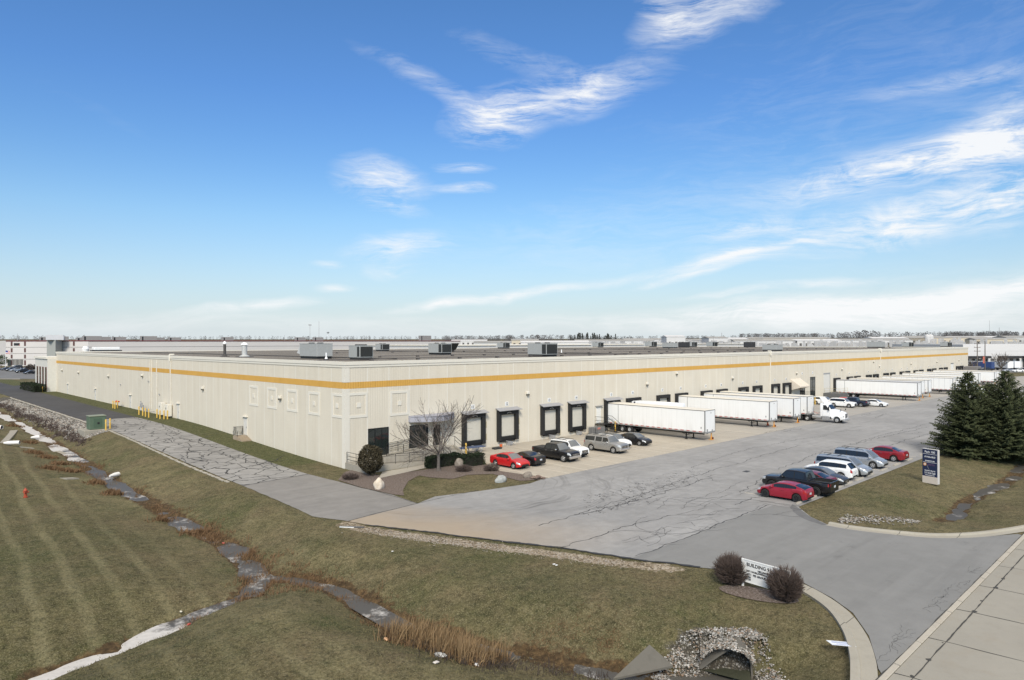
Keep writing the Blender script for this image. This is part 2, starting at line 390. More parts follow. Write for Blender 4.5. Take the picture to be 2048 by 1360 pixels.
# ------------------------------------------------------------------ terrain
# creek beds: (x, y, bed z), half width of the bed, bank widths (left of travel / right of travel)
CREEKS = [
    ([(-16.6, 130, .05), (-16.8, 95, -.1), (-17.0, 60, -.35), (-17.5, 35, -.7), (-18.1, 10, -1.1), (-18.1, -7, -1.3), (-17.9, -16, -1.35), (-19.0, -22.5, -1.4), (-20.8, -24.9, -1.4)], .42, 8.5, 5.6),
    ([(-20.8, -24.9, -1.4), (-23.5, -25.4, -1.4), (-25.5, -26.1, -1.4), (-28.0, -27.1, -1.4), (-31.4, -27.9, -1.4), (-46, -31.5, -1.5)], .28, 6.0, 6.0),
    ([(-19.0, -22.8, -1.4), (-17.6, -24.3, -1.4), (-16.7, -27.5, -1.4), (-16.8, -31, -1.45), (-16.9, -34.5, -1.5), (-15.6, -39.5, -1.55), (-13.0, -45.0, -1.6), (-11.0, -47.4, -1.7), (-9.4, -48.5, -1.75)], .30, 5.5, 4.6),
    ([(56, -48.3, -.75), (48, -48.8, -.8), (41.4, -48.8, -.82), (37, -48.4, -.85), (31, -48.1, -.88), (25, -48.7, -.9), (22.6, -48.4, -.9)], .35, 5.0, 5.0),
]
def seg_dist(X, Y, pts):
    best = np.full(X.shape, 1e9); zb = np.zeros(X.shape); side = np.zeros(X.shape)
    for (x0, y0, z0), (x1, y1, z1) in zip(pts, pts[1:]):
        dx, dy = x1-x0, y1-y0; L2 = dx*dx+dy*dy
        t = np.clip(((X-x0)*dx+(Y-y0)*dy)/L2, 0, 1)
        d = np.hypot(X-x0-t*dx, Y-y0-t*dy); k = d < best
        best = np.where(k, d, best); zb = np.where(k, z0+t*(z1-z0), zb)
        side = np.where(k, dx*(Y-y0)-dy*(X-x0), side)
    return best, zb, side
def nss(t): t = np.clip(t, 0, 1); return t*t*(3-2*t)
_rs = np.random.RandomState(3)
def nnoise(X, Y, sc, seed):
    """cheap smooth value noise"""
    rs = np.random.RandomState(seed); T = rs.rand(256, 256)
    x = X/sc; y = Y/sc; xi = np.floor(x).astype(int); yi = np.floor(y).astype(int); fx = x-xi; fy = y-yi
    fx = fx*fx*(3-2*fx); fy = fy*fy*(3-2*fy); g = lambda i, j: T[i & 255, j & 255]
    return (g(xi, yi)*(1-fx)+g(xi+1, yi)*fx)*(1-fy)+(g(xi, yi+1)*(1-fx)+g(xi+1, yi+1)*fx)*fy
def height(X, Y):
    X = np.asarray(X, float); Y = np.asarray(Y, float)
    base = 1.3*nss((Y+2)/52.0)*np.maximum(nss((6-X)/3.0), nss((Y-145)/20.0))
    z = base.copy()
    rough = (nnoise(X, Y, 2.6, 1)-.5)*.46+(nnoise(X, Y, 1.0, 2)-.5)*.26
    for pts, hw, bl, br in CREEKS:
        d, zb, side = seg_dist(X, Y, pts)
        bank = np.where(side > 0, br, bl)
        cut = .30*nss((d-hw)/.7)
        zc = zb+cut+np.maximum(0, base-zb-.30)*nss((d-hw*.6)/bank)
        zc = zc+rough*np.exp(-(d/1.7)**2)
        z = np.minimum(z, zc)
    s_ = (X+9.9)*.86+(Y+48.3)*.5; w_ = nss((s_-1.15)/.5)*nss((4.2-np.abs((X+9.9)*.5-(Y+48.3)*.86))/2)*nss((-2-X)/3)
    z = z*(1-w_)+np.maximum(z, -.30)*w_
    far = np.hypot(X-CX, Y-CY)
    z = np.minimum(z+np.maximum(0, far-480)**1.12*.0058, np.maximum(z, 11+.0060*far))
    return z
def hz(x, y): return float(height(np.array([x]), np.array([y]))[0])
def axis(a, b, step, far):
    c = list(np.arange(a, b+1e-6, step)); s_ = step; lo = []; p = a
    while p > -far: s_ *= 1.16; p -= s_; lo.append(p)
    s_ = step; hi = []; p = b
    while p < far: s_ *= 1.16; p += s_; hi.append(p)
    return np.array(lo[::-1]+c+hi)
ax = axis(-66, 66, .5, 7000); ay = axis(-62, 104, .5, 7000)
GX, GY = np.meshgrid(ax, ay, indexing='ij'); GZ = height(GX, GY)-.03
nx, ny = GX.shape
def near_pts(px, z=0): return [W(x, y, z) for x, y in px]
SHOULDER = near_pts([(690, 1047), (731, 1058), (800, 1068), (902, 1082), (1000, 1094), (1073, 1103), (1180, 1118), (1260, 1128), (1340, 1136)])
me = bpy.data.meshes.new('lawn')
co = np.stack([GX, GY, GZ], -1).reshape(-1, 3)
idx = np.arange(nx*ny).reshape(nx, ny)
q = np.stack([idx[:-1, :-1], idx[1:, :-1], idx[1:, 1:], idx[:-1, 1:]], -1).reshape(-1, 4)
me.vertices.add(len(co)); me.vertices.foreach_set('co', co.ravel())
me.loops.add(q.size); me.loops.foreach_set('vertex_index', q.ravel())
me.polygons.add(len(q)); me.polygons.foreach_set('loop_start', np.arange(0, q.size, 4)); me.polygons.foreach_set('use_smooth', np.ones(len(q), bool))
# what grows or lies where: R wet mud and dead growth, G broken stone bank, B gravel shoulder, A greener berm grass
zone = np.zeros((nx*ny, 4)); X, Y = co[:, 0], co[:, 1]
for k, (pts, hw, bl, br) in enumerate(CREEKS):
    d, zb, side = seg_dist(X, Y, pts)
    wd = (1.25, .8, 1.35, .9)[k]
    zone[:, 0] = np.maximum(zone[:, 0], np.clip(1.25-d/wd, 0, 1))
zone[:, 1] = nss((X+15.2)/1.2)*nss((-11.0-X)/.8)*nss((Y-43)/5)*nss((130-Y)/10)
d, zb, side = seg_dist(X, Y, [(x, y, 0) for x, y in SHOULDER]); zone[:, 2] = np.clip(1.05-d/1.15, 0, 1)
e = ((X+12.0)/2.9)**2+((Y+41.0)/2.2)**2; zone[:, 0] = np.maximum(zone[:, 0], np.clip(1.0-e, 0, .30))
e = np.hypot((X+10.1)/2.3, (Y+47.6)/2.0); zone[:, 1] = np.maximum(zone[:, 1], np.clip(1.7-e*1.2, 0, 1)*(Y > -50.2)*((X+9.9)*.86+(Y+48.3)*.5 > .1))
zone[:, 3] = nss((X+4.6)/.8)*nss((3-X)/2)*nss((Y-3)/4)*.95
a = me.attributes.new('zone', 'FLOAT_COLOR', 'POINT'); a.data.foreach_set('color', zone.ravel())
me.materials.append(LAWN); me.materials.append(FAR)
cen = co[q].mean(1); me.polygons.foreach_set('material_index', (np.hypot(cen[:, 0], cen[:, 1]) > 420).astype(int))
me.update(); me.validate()
tag(link(bpy.data.objects.new('lawn', me)), None, None, None, 'structure')

# ------------------------------------------------------------------ water in the ditches
def ribbon(pts, wid, z_off, name, mat_):
    b = MB(); L = []; Rr = []
    for i, p in enumerate(pts):
        p0 = Vector(pts[max(0, i-1)][:2]); p1 = Vector(pts[min(len(pts)-1, i+1)][:2]); t = (p1-p0).normalized(); n_ = Vector((-t.y, t.x))
        L.append((p[0]+n_.x*wid, p[1]+n_.y*wid, p[2]+z_off)); Rr.append((p[0]-n_.x*wid, p[1]-n_.y*wid, p[2]+z_off))
    b.rings([[l, r] for l, r in zip(L, Rr)], closed=False)
    return tag(b.build(name, mat_), None, None, None, 'structure')
ribbon(CREEKS[0][0], 1.25, .10, 'creek_water', WATER)
ribbon(CREEKS[1][0], .85, .075, 'creek_water', WATER)
ribbon(CREEKS[2][0], .68, .08, 'creek_water', WATER)
ribbon(CREEKS[3][0], 1.1, .06, 'ditch_water', WATER)

# ------------------------------------------------------------------ paved ground
def strip(name, left, right, zfun, mat_, n=40):
    """sheet between two edge lines given as (x, y) lists with equal count, following zfun(y)"""
    def resample(pts):
        out = []
        for i in range(n+1):
            t = i/n*(len(pts)-1); k = min(int(t), len(pts)-2); f = t-k
            out.append((pts[k][0]+(pts[k+1][0]-pts[k][0])*f, pts[k][1]+(pts[k+1][1]-pts[k][1])*f))
        return out
    L, Q = resample(left), resample(right)
    b = MB().rings([[(x, y, zfun(y)) for x, y in (l, r)] for l, r in zip(Q, L)], closed=False)
    return tag(b.build(name, mat_), None, None, None, 'structure')
def edge_noise(pts, amp, step, seed):
    r = random.Random(seed); out = []
    for (x0, y0), (x1, y1) in zip(pts, pts[1:]):
        m = max(1, int(math.hypot(x1-x0, y1-y0)/step))
        for i in range(m):
            f = i/m; out.append((x0+(x1-x0)*f+r.uniform(-amp, amp), y0+(y1-y0)*f+r.uniform(-amp, amp)))
    out.append(pts[-1]); return out
DO = [G(*p) for p in ((330, 908), (487, 970), (560, 1003), (620, 1030), (697, 1042))]
DI = [G(*p) for p in ((400, 878), (462, 900), (628, 951), (680, 964), (720, 975), (786, 990), (835, 1007))]
zz = lambda y: gz(y)+.004
drive = [(-11.2, 57), (-11.2, 40), (-11.1, 22), (-11.0, 8), (-11.1, -1.0)]
drive_in = [(-4.0, 57), (-4.0, 40), (-4.1, 22), (-4.2, 8), (-4.2, -.2)]
strip('access_drive', drive, drive_in, zz, OLD)
strip('access_drive', [(-11.1, 230), (-11.1, 120), (-11.2, 57.1)], [(-3.6, 230), (-3.6, 120), (-4.0, 56.6)], lambda y: zz(y)+.004, DARK)
patch_o = [(-11.1, -1.0), DO[2], DO[3], (-12.0, -15.6), (-10.8, -18.75)]
patch_i = [(-4.2, -.2), DI[3], DI[4], DI[5], DI[6]]
tag(sheet('access_drive', [(x, y, gz(y)+.006) for x, y in edge_noise(patch_o, .05, .6, 4)+edge_noise(patch_i[::-1], .03, 1, 5)], 0, PATCH))
isl = near_pts([(870, 993), (960, 982), (1060, 967), (1088, 957)])
low = near_pts([(1425, 1138), (1260, 1116), (1120, 1094), (1073, 1089), (902, 1070), (731, 1049)])
kerb_l = near_pts([(1757, 1338), (1752, 1318), (1738, 1272), (1706, 1226), (1664, 1196), (1606, 1165), (1540, 1146)])
thr = near_pts([(1597, 1014), (1622, 1034), (1657, 1050), (1710, 1060), (1800, 1071), (1870, 1076), (1950, 1075), (2036, 1068)])
court = [(-10.8, -18.75), DI[6]]+isl+[(11.35, -18.3), (262, -18.3), (262, -42), (17.6, -40.0)]+thr[0:]+near_pts([(2048, 1072), (1766, 1351)])+kerb_l+edge_noise(low+[(-10.8, -18.75)], .07, .55, 6)
sheet('truck_court', court, .004, COURT)
thr_poly = near_pts([(1262, 1117), (1330, 1092), (1400, 1064), (1450, 1044), (1500, 1026), (1545, 1012), (1597, 1017)])+thr[1:]+near_pts([(2048, 1073), (1766, 1350)])+kerb_l+near_pts([(1425, 1137)])
sheet('entrance_throat', thr_poly, .008, THROAT)
sheet('court_patch', edge_noise(near_pts([(1597, 1016), (1622, 1035), (1656, 1050), (1643, 1050), (1618, 1042), (1592, 1029), (1578, 1014), (1585, 1009), (1597, 1016)]), .08, .4, 61)[:-1], .012, m_asphalt('dark_patch_asphalt', .15, light=.25))
apron_l = near_pts([(1088, 957), (1040, 952), (1000, 944), (975, 930), (962, 915)])
sheet('dock_apron', [(262, -18.3), (11.35, -18.3)]+apron_l[1:]+[(13.0, -4.4), (13.0, .2), (262, .2)], .002, APRON)
# concrete street with separate gutter and rolled kerb pan
a0, a1 = Vector(W(1762, 1352)), Vector(W(2048, 1067.5)); sd = (a1-a0).normalized(); sn = Vector((sd.y, -sd.x))
if sn.dot(Vector((CX, CY))-a0) < 0 and sn.y > 0: sn = -sn
def st(t, w_, z=0.0): p = a0+sd*t+sn*w_; return (p.x, p.y, z)
sheet('street', [st(-60, .93), st(230, .93), st(230, 9.5), st(-60, 9.5)], .006, STREET)
sheet('street_gutter', [st(-60, .27), st(230, .27), st(230, .92), st(-60, .92)], .008, STREET)
b = MB(); kr = random.Random(5); t = -6.0
while t < 120:
    l = kr.choice((1.2, 1.9, 2.4, 2.9)); dz = kr.uniform(.0, .02)
    b.add([st(t+.03, .0, .01), st(t+l-.03, .0, .01), st(t+l-.03, .26, .012), st(t+.03, .26, .012), st(t+.03, .04, .05+dz), st(t+l-.03, .04, .05+dz), st(t+l-.03, .235, .03+dz), st(t+.03, .235, .03+dz)],
          [(4, 5, 6, 7), (0, 1, 5, 4), (1, 2, 6, 5), (2, 3, 7, 6), (3, 0, 4, 7)]); t += l
tag(b.build('street_kerb', CONCL), None, None, None, 'structure')
# dark filler in the street joints and cross joints between slabs
b = MB(); jr = random.Random(8)
def crack(b, pts, wid, z, wig=.12, step=.35, seed=0, zf=None, taper=False):
    r = random.Random(seed); P = []
    for (x0, y0), (x1, y1) in zip(pts, pts[1:]):
        m = max(1, int(math.hypot(x1-x0, y1-y0)/step))
        for i in range(m): P.append((x0+(x1-x0)*i/m, y0+(y1-y0)*i/m))
    P.append(pts[-1]); o = 0; rows = []
    for i, p in enumerate(P):
        q0 = Vector(P[max(0, i-1)]); q1 = Vector(P[min(len(P)-1, i+1)]); t_ = (q1-q0).normalized() if (q1-q0).length > 1e-6 else Vector((1, 0)); n_ = Vector((-t_.y, t_.x))
        o = o*.75+r.uniform(-wig, wig)*.6; w_ = wid*r.uniform(.45, 1.5)/2
        if taper: w_ *= 1-.75*i/len(P)
        c = Vector(p)+n_*o; zq = z if zf is None else zf(c.y)+z
        rows.append([(c.x+n_.x*w_, c.y+n_.y*w_, zq), (c.x-n_.x*w_, c.y-n_.y*w_, zq)])
    b.rings(rows, closed=False)
for t in np.arange(-4, 120, 4.6):
    crack(b, [st(t, .27)[:2], st(t+.1, .93)[:2], st(t+.5, 9.4)[:2]], .045, .012, .03, .5, int(t*10)+99)
crack(b, [st(-8, .925)[:2], st(120, .925)[:2]], .05, .013, .02, .4, 5); crack(b, [st(-8, .0)[:2], st(120, .0)[:2]], .07, .013, .02, .4, 6)
for t in np.arange(-4, 120, 2.3):
    if jr.random() < .75:
        c = st(t+jr.uniform(-.3, .3), .925+jr.uniform(-.08, .08)); r_ = jr.uniform(.04, .15); k = 9
        ring = [(c[0]+r_*jr.uniform(.6, 1.2)*math.cos(6.283*i/k), c[1]+r_*jr.uniform(.5, 1)*math.sin(6.283*i/k), .016) for i in range(k)]
        b.add(ring, [tuple(range(k))])
tag(b.build('street_joint_filler', pm('joint_tar', (.045, .043, .038), .8)), None, None, None, 'structure')
# kerb round both mouths of the entrance: real step
def kerb(name, pts, inward, h=.13, w_=.32, pan=.55):
    b = MB(); rows = []; rows2 = []
    for i, p in enumerate(pts):
        q0 = Vector(pts[max(0, i-1)]); q1 = Vector(pts[min(len(pts)-1, i+1)]); t_ = (q1-q0).normalized(); n_ = Vector((-t_.y, t_.x))*inward; c = Vector(p)
        f = lambda d_, z: (c.x+n_.x*d_, c.y+n_.y*d_, z)
        rows.append([f(-w_, -.25), f(-w_, h), f(-.08, h), f(0, h-.05), f(.02, .014), f(.02, -.25)])
        rows2.append([f(.02, .011), f(pan, .009)])
    b.rings(rows, closed=False); b.rings(rows2, closed=False)
    return tag(b.build(name, KERB), None, None, None, 'structure')
def smooth_poly(pts, n=6):
    out = []
    for i in range(len(pts)-1):
        p0 = Vector(pts[max(0, i-1)]); p1 = Vector(pts[i]); p2 = Vector(pts[i+1]); p3 = Vector(pts[min(len(pts)-1, i+2)])
        for k in range(n):
            t = k/n; out.append(tuple(.5*((2*p1)+(p2-p0)*t+(2*p0-5*p1+4*p2-p3)*t*t+(3*p1-p0-3*p2+p3)*t**3)))
    out.append(tuple(pts[-1])); return out
kp = smooth_poly(near_pts([(1720, 1420), (1720, 1352), (1717, 1312), (1702, 1266), (1668, 1220), (1612, 1182), (1560, 1160)]))
kerb('entrance_kerb', kp, -1, .10, .34, .62)
kt = smooth_poly(near_pts([(1657, 1048), (1710, 1057), (1800, 1067), (1870, 1072), (1950, 1070), (2030, 1060), (2110, 1044)]))
kerb('entrance_kerb', kt, -1, .12, .3, .5)

# cracks and sealed joints of the court and drive
b = MB(); tar = pm('crack_sealant', (.026, .026, .026), .7)
def cp(px, wid, wig, seed, taper=False, z=.0125): crack(b, near_pts(px), wid, z, wig, .3, seed, None, taper)
cp([(697, 1042), (760, 1025), (835, 1007)], .09, .04, 1); cp([(835, 1007), (900, 992), (960, 980)], .07, .04, 2); cp([(680, 964), (750, 982), (835, 1007)], .07, .04, 3)
cp([(731, 1049), (902, 1070), (1073, 1090), (1120, 1095), (1260, 1116), (1400, 1135)], .22, .12, 4)
cp([(1078, 1052), (1120, 1040), (1150, 1030), (1200, 1013), (1290, 985), (1380, 955), (1480, 925), (1600, 890)], .06, .25, 5)
cp([(1150, 1030), (1200, 1020), (1290, 997), (1360, 975), (1420, 955)], .07, .3, 6)
cp([(1270, 1112), (1400, 1065), (1480, 1030), (1540, 1010), (1620, 1020)], .07, .15, 7); cp([(1120, 1094), (1200, 1068), (1260, 1050), (1340, 1030), (1440, 1028)], .06, .25, 8)
def loop(cx_, cy_, rx, ry, a0_, a1_, wid, seed): cp([(cx_+rx*math.cos(a0_+(a1_-a0_)*i/14), cy_+ry*math.sin(a0_+(a1_-a0_)*i/14)) for i in range(15)], wid, .08, seed)
loop(1345, 1048, 75, 20, .2, 4.0, .026, 201); loop(1260, 1078, 62, 17, -2.6, 1.0, .026, 202)
for i in range(16):
    x = rnd.uniform(1215, 1420); y = 1088-(x-1215)*.24+rnd.gauss(0, 9); cp([(x, y), (x+rnd.uniform(10, 40), y+rnd.uniform(-12, 6)), (x+rnd.uniform(20, 70), y+rnd.uniform(-16, 10))], .024, .15, 210+i)
cp([(1440, 1000), (1500, 1000), (1560, 1008), (1600, 1012)], .07, .25, 10)
cp([(1480, 985), (1520, 960), (1560, 945)], .06, .25, 11); cp([(1470, 1010), (1500, 995), (1530, 993)], .06, .2, 12); cp([(1500, 1030), (1540, 1028), (1600, 1034)], .05, .15, 13)
cp([(1380, 935), (1480, 902), (1580, 882), (1660, 870)], .05, .3, 14); cp([(1560, 940), (1640, 905), (1760, 872), (1880, 842)], .06, .3, 15)
cp([(1700, 890), (1790, 868), (1890, 848)], .07, .3, 16); cp([(1730, 905), (1800, 884), (1880, 862)], .07, .3, 17); cp([(1780, 880), (1830, 890), (1870, 884)], .05, .3, 18)
for i in range(16):   # loose branching cracks by the lawn side of the court
    x = rnd.uniform(1290, 1560); y = rnd.uniform(985, 1075) if x < 1480 else rnd.uniform(985, 1030)
    cp([(x, y), (x+rnd.uniform(20, 70), y-rnd.uniform(4, 24)), (x+rnd.uniform(60, 120), y-rnd.uniform(0, 30))], .026, .2, 40+i)
for i in range(20):   # crazing along the street edge
    t = rnd.uniform(.5, 17); w0 = -rnd.uniform(.05, .5)
    crack(b, [st(t, w0)[:2], st(t+rnd.uniform(-.6, .6), w0-rnd.uniform(.1, .5))[:2], st(t+rnd.uniform(.6, 1.8), w0-rnd.uniform(-.1, .5))[:2]], .012, .0125, .16, .16, 70+i)
for i in range(10):
    x = rnd.uniform(1500, 1900); y = rnd.uniform(800, 870)
    cp([(x, y), (x+rnd.uniform(20, 60), y-rnd.uniform(2, 9))], .09, .3, 120+i)
tag(b.build('court_cracks', tar), None, None, None, 'structure')
b = MB()   # alligator cracking in the middle of the court
for i in range(330):
    t = rnd.random(); band = rnd.choice((0, 1))
    x = 1175+t*215+rnd.gauss(0, 10); y = (1003-t*62 if band else 1027-t*70)+rnd.gauss(0, 4.5)
    p = W(x, y); a_ = rnd.uniform(0, 6.28); l = rnd.uniform(.10, .42)
    q_ = (p[0]+l*math.cos(a_), p[1]+l*math.sin(a_)); r2 = (q_[0]+l*math.cos(a_+1.1), q_[1]+l*math.sin(a_+1.1))
    crack(b, [p, q_, r2], .032, .0115, .04, .12, i)
tag(b.build('crazed_cracks', tar), None, None, None, 'structure')
b = MB()   # long transverse cracks of the old drive
for i in range(34):
    y = rnd.uniform(3, 56); x = rnd.uniform(-11, -5); s_ = rnd.choice((-1, 1))
    crack(b, [(x, y), (x+rnd.uniform(1, 3), y+s_*rnd.uniform(.2, 2)), (x+rnd.uniform(2, 5.5), y+s_*rnd.uniform(1, 4))] if rnd.random() < .6 else [(x, y), (x+rnd.uniform(-.6, 1), y+rnd.uniform(2, 5)), (x+rnd.uniform(-.5, 1.5), y+rnd.uniform(5, 9))], .085, .010, .3, .35, i, gz)
crack(b, [(-11.1, -1.0), (-7.5, -.6), (-4.2, -.2)], .14, .012, .05, .4, 3, gz); crack(b, [(-11.2, 57), (-4, 56.6)], .1, .014, .05, .4, 4, gz)
tag(b.build('drive_cracks', tar), None, None, None, 'structure')
# gravelly edge strip of the old drive: lifted kerb slab seen as a pale line
b = MB(); t = 1.5
while t < 120:
    l = rnd.uniform(.8, 1.3); x = -11.35+rnd.uniform(-.06, .06)
    z = gz(t)
    b.box(x-.24, x+.0, t, t+l-(.25 if t < 46 else .02), z-.2, z+.05+rnd.uniform(0, .02)); t += l
tag(b.build('drive_kerb', CONCL), None, None, None, 'structure')
# painted stall lines
b = MB()
for x, y0, y1 in ((11.6, -6, -18.1), (14.45, -2, -18.25), (17.2, -2, -18.25), (19.5, -2, -18.3), (22.7, -2, -18.3), (25.8, -2, -18.3), (28.9, -2, -18.3), (32.2, -2, -18.2), (35.4, -2, -18.3), (40.0, -3, -18), (47.0, -3, -18), (56.0, -3, -18), (61.5, -3, -18), (66.8, -3, -18), (79.5, -2, -18)):
    b.box(x-.06, x+.06, y1, y0, .004, .008)
for x in (18.6, 21.5, 24.5, 27.2, 29.9, 32.6, 35.3, 38.1, 40.8, 43.5, 46.9, 49.6): b.box(x-.06, x+.06, -39.4, -34.6, .006, .011)
tag(b.build('stall_lines', LINE), None, None, None, 'structure')
# planted island in front of the entrance
sheet('mulch_bed', near_pts([(676, 960), (690, 944), (712, 938), (762, 952), (845, 940), (880, 934), (960, 925), (1000, 942), (1075, 953), (1086, 959), (1040, 962), (985, 948), (935, 950), (905, 958), (860, 955), (838, 951), (817, 962), (806, 980), (808, 991), (786, 989), (720, 974)]), .012, MULCH)
sheet('walkway', near_pts([(757, 957), (765, 944), (848, 930), (880, 925), (880, 931), (848, 937)]), .02, CONCL)
sheet('manhole_patch', near_pts([(1484, 943), (1492, 941), (1502, 942), (1494, 945)]), .010, pm('manhole_iron', (.04, .04, .04), .6))
# ------------------------------------------------------------------ main warehouse
LX, LY, TOP, RZ = 258.7, 136.2, 11.08, 10.86
wh = thing('warehouse', 'long cream warehouse with ochre stripe, numbered dock doors and flat gravel roof', 'warehouse', (0, 0, 0))
b = MB()   # shell with openings left as recessed faces in front of dark rooms is not needed: doors and windows sit in reveals built below
b.quad((0, 0, -.6), (LX, 0, -.6), (LX, 0, TOP-.6), (0, 0, TOP-.6)); b.quad((0, LY, -.6), (0, 0, -.6), (0, 0, TOP-.6), (0, LY, TOP-.6))
b.quad((LX, 0, -.6), (LX, LY, -.6), (LX, LY, TOP-.6), (LX, 0, TOP-.6)); b.quad((LX, LY, -.6), (0, LY, -.6), (0, LY, TOP-.6), (LX, LY, TOP-.6))
b.build('wall', WALL, wh)
sheet_ = MB().quad((.2, .2, RZ), (LX-.2, .2, RZ), (LX-.2, LY-.2, RZ), (.2, LY-.2, RZ)).build('roof', ROOF, wh)
def ringbox(z0, z1, o, i, name, mt, parent):
    b = MB(); P = lambda d, z: [(-d, -d, z), (LX+d, -d, z), (LX+d, LY+d, z), (-d, LY+d, z)]
    b.rings([P(o, z0), P(o, z1), P(-i, z1), P(-i, z0), P(o, z0)]); return b.build(name, mt, parent)
cor = ringbox(TOP-.62, TOP-.36, .07, .2, 'cornice', SMOOTHW, wh)
ringbox(TOP-.36, TOP, .13, .25, 'coping', SMOOTHW, cor)
ringbox(8.25, 8.92, .012, -.005, 'stripe', STRIPE, wh)
b = MB()
b.box(-.035, .55, -.035, 0, -.6, 8.25); b.box(-.035, 0, 0, .55, -.6, 8.25); b.box(-.035, .55, -.035, 0, 8.92, TOP-.62); b.box(-.035, 0, 0, .55, 8.92, TOP-.62)
b.build('corner_pilaster', SMOOTHW, wh)
def frame_right(x0, x1, z0, z1, left_open=False):
    w_ = .28; b = MB()
    b.box(x0, x1, -.05, 0, z1-w_, z1); b.box(x0, x1, -.05, 0, z0, z0+w_); b.box(x1-w_, x1, -.05, 0, z0+w_, z1-w_)
    if not left_open: b.box(x0, x0+w_, -.05, 0, z0+w_, z1-w_)
    f = b.build('decorative_frame', SMOOTHW, wh); cx = (x0+x1)/2; cz = (z0+z1)/2
    MB().box(cx-.25, cx+.25, -.06, 0, cz-.25, cz+.25).build('centre_block', SMOOTHW, f)
def frame_left(y0, y1, z0, z1, near_open=False):
    w_ = .28; b = MB()
    b.box(-.05, 0, y0, y1, z1-w_, z1); b.box(-.05, 0, y0, y1, z0, z0+w_); b.box(-.05, 0, y1-w_, y1, z0+w_, z1-w_)
    if not near_open: b.box(-.05, 0, y0, y0+w_, z0+w_, z1-w_)
    f = b.build('decorative_frame', SMOOTHW, wh); cy = (y0+y1)/2; cz = (z0+z1)/2
    MB().box(-.06, 0, cy-.25, cy+.25, cz-.25, cz+.25).build('centre_block', SMOOTHW, f)
frame_right(.55, 2.72, 5.15, 7.8, True); frame_right(5.55, 8.05, 5.0, 7.75)
frame_left(.55, 2.55, 5.15, 7.72, True)
for y0 in (5.2, 10.4, 15.65, 20.85): frame_left(y0, y0+2.6, 5.08, 7.64)
def window_right(x0, x1, z0, z1, n=3, rail=None, name='window'):
    b = MB(); t = .07
    b.box(x0, x1, -.05, .12, z0, z0+t); b.box(x0, x1, -.05, .12, z1-t, z1); b.box(x0, x0+t, -.05, .12, z0+t, z1-t); b.box(x1-t, x1, -.05, .12, z0+t, z1-t)
    for i in range(1, n):
        x = x0+(x1-x0)*i/n; b.box(x-t/2, x+t/2, -.045, .12, z0+t, z1-t)
    if rail: b.box(x0+t, x1-t, -.04, .1, rail, rail+t)
    f = b.build(name, BLKMET, wh)
    MB().quad((x0+.02, -.012, z0+.02), (x1-.02, -.012, z0+.02), (x1-.02, -.012, z1-.02), (x0+.02, -.012, z1-.02)).build('pane', GLASS, f); return f
window_right(2.77, 5.37, .75, 3.87, 3, 1.55)
window_right(8.15, 10.75, 1.2, 3.72, 3, 3.1, 'entrance_door'); window_right(11.5, 12.5, 1.2, 3.5, 1)
wx0, wx1 = WX(1599.5)[0], WX(1609.5)[0]; window_right(wx0, wx1, 1.2, 3.9, 2)
wx0, wx1 = WX(1620)[0], WX(1630)[0]; window_right(wx0, wx1, 1.0, 5.2, 2)
# curved canopy above the entrance
b = MB(); m = 14; cx0, cx1 = 8.0, 14.3
front = [(cx0+(cx1-cx0)*i/m, -.25-1.75*math.sin(math.pi*min(1, (i+.35)/(m+.7)))) for i in range(m+1)]
poly = front+[(cx1, -.012), (cx0, -.012)]
b.prism(poly, 4.15, 4.75); b.prism([(x, y-.08 if y < -.1 else y) for x, y in poly], 4.75, 4.85)
cn = b.build('entrance_canopy', pm('lilac_grey_membrane', (.33, .33, .37), .7), wh)
# wall packs
def wallpack(side, s_, z, w_=.42):
    b = MB()
    if side == 'R': b.bbox(s_-w_/2, s_+w_/2, -.34, -.002, z, z+.34, .04)
    else: b.bbox(-.34, -.002, s_-w_/2, s_+w_/2, z, z+.34, .04)
    o = b.build('wall_light', SMOOTHW, wh); b = MB()
    if side == 'R': b.box(s_-w_/2+.03, s_+w_/2-.03, -.31, -.04, z-.17, z)
    else: b.box(-.31, -.04, s_-w_/2+.03, s_+w_/2-.03, z-.17, z)
    b.build('lens', pm('smoked_lens', (.10, .095, .08), .3), o)
for px, py in ((1054, 788), (1293, 769), (1464, 757), (1352, 748), (1592, 747), (1683, 739), (1746, 724), (1758, 733), (1821, 728), (1873, 724), (1917, 721)):
    x, z = WX(px, py); wallpack('R', x, z, .42 if px < 1340 or px == 1464 else .30)
for px, py in ((562, 797), (407, 778), (286, 752), (218, 753), (158, 745.5), (125, 741)):
    y, z = WY(px, py); wallpack('L', y, z)
for px, py in ((298, 763), (320, 789), (242, 769.5), (190, 783)):
    y, z = WY(px, py); MB().box(-.16, -.002, y-.12, y+.12, z-.1, z+.14).build('wall_box', GREY, wh)
# rain leaders
def leader_r(px, wid=.13, z0=.2):
    x = WX(px)[0]; b = MB(); b.box(x-wid/2, x+wid/2, -.16, -.03, z0, 10.3); b.box(x-.24, x+.24, -.36, -.135, 10.3, 10.9)
    b.path([(x, -.25, 10.9), (x, -.25, 11.2), (x, .45, 11.2)], .12, 8); b.build('downpipe', SMOOTHW, wh)
def leader_l(px, wid=.12, z0=1.6, head=True):
    y = WY(px)[0]; b = MB(); b.box(-.14, -.03, y-wid/2, y+wid/2, z0, 10.3)
    if head: b.path([(-.2, y, 10.2), (-.2, y, 11.25), (.5, y, 11.25)], .12, 8)
    b.build('downpipe', SMOOTHW, wh)
for px in (1540, 1760.5): leader_r(px)
leader_l(341.5, .20, 2.8); leader_l(301, .10, 1.9, False); leader_l(304, .10, 1.9, False); leader_l(314, .14, 1.9, False)
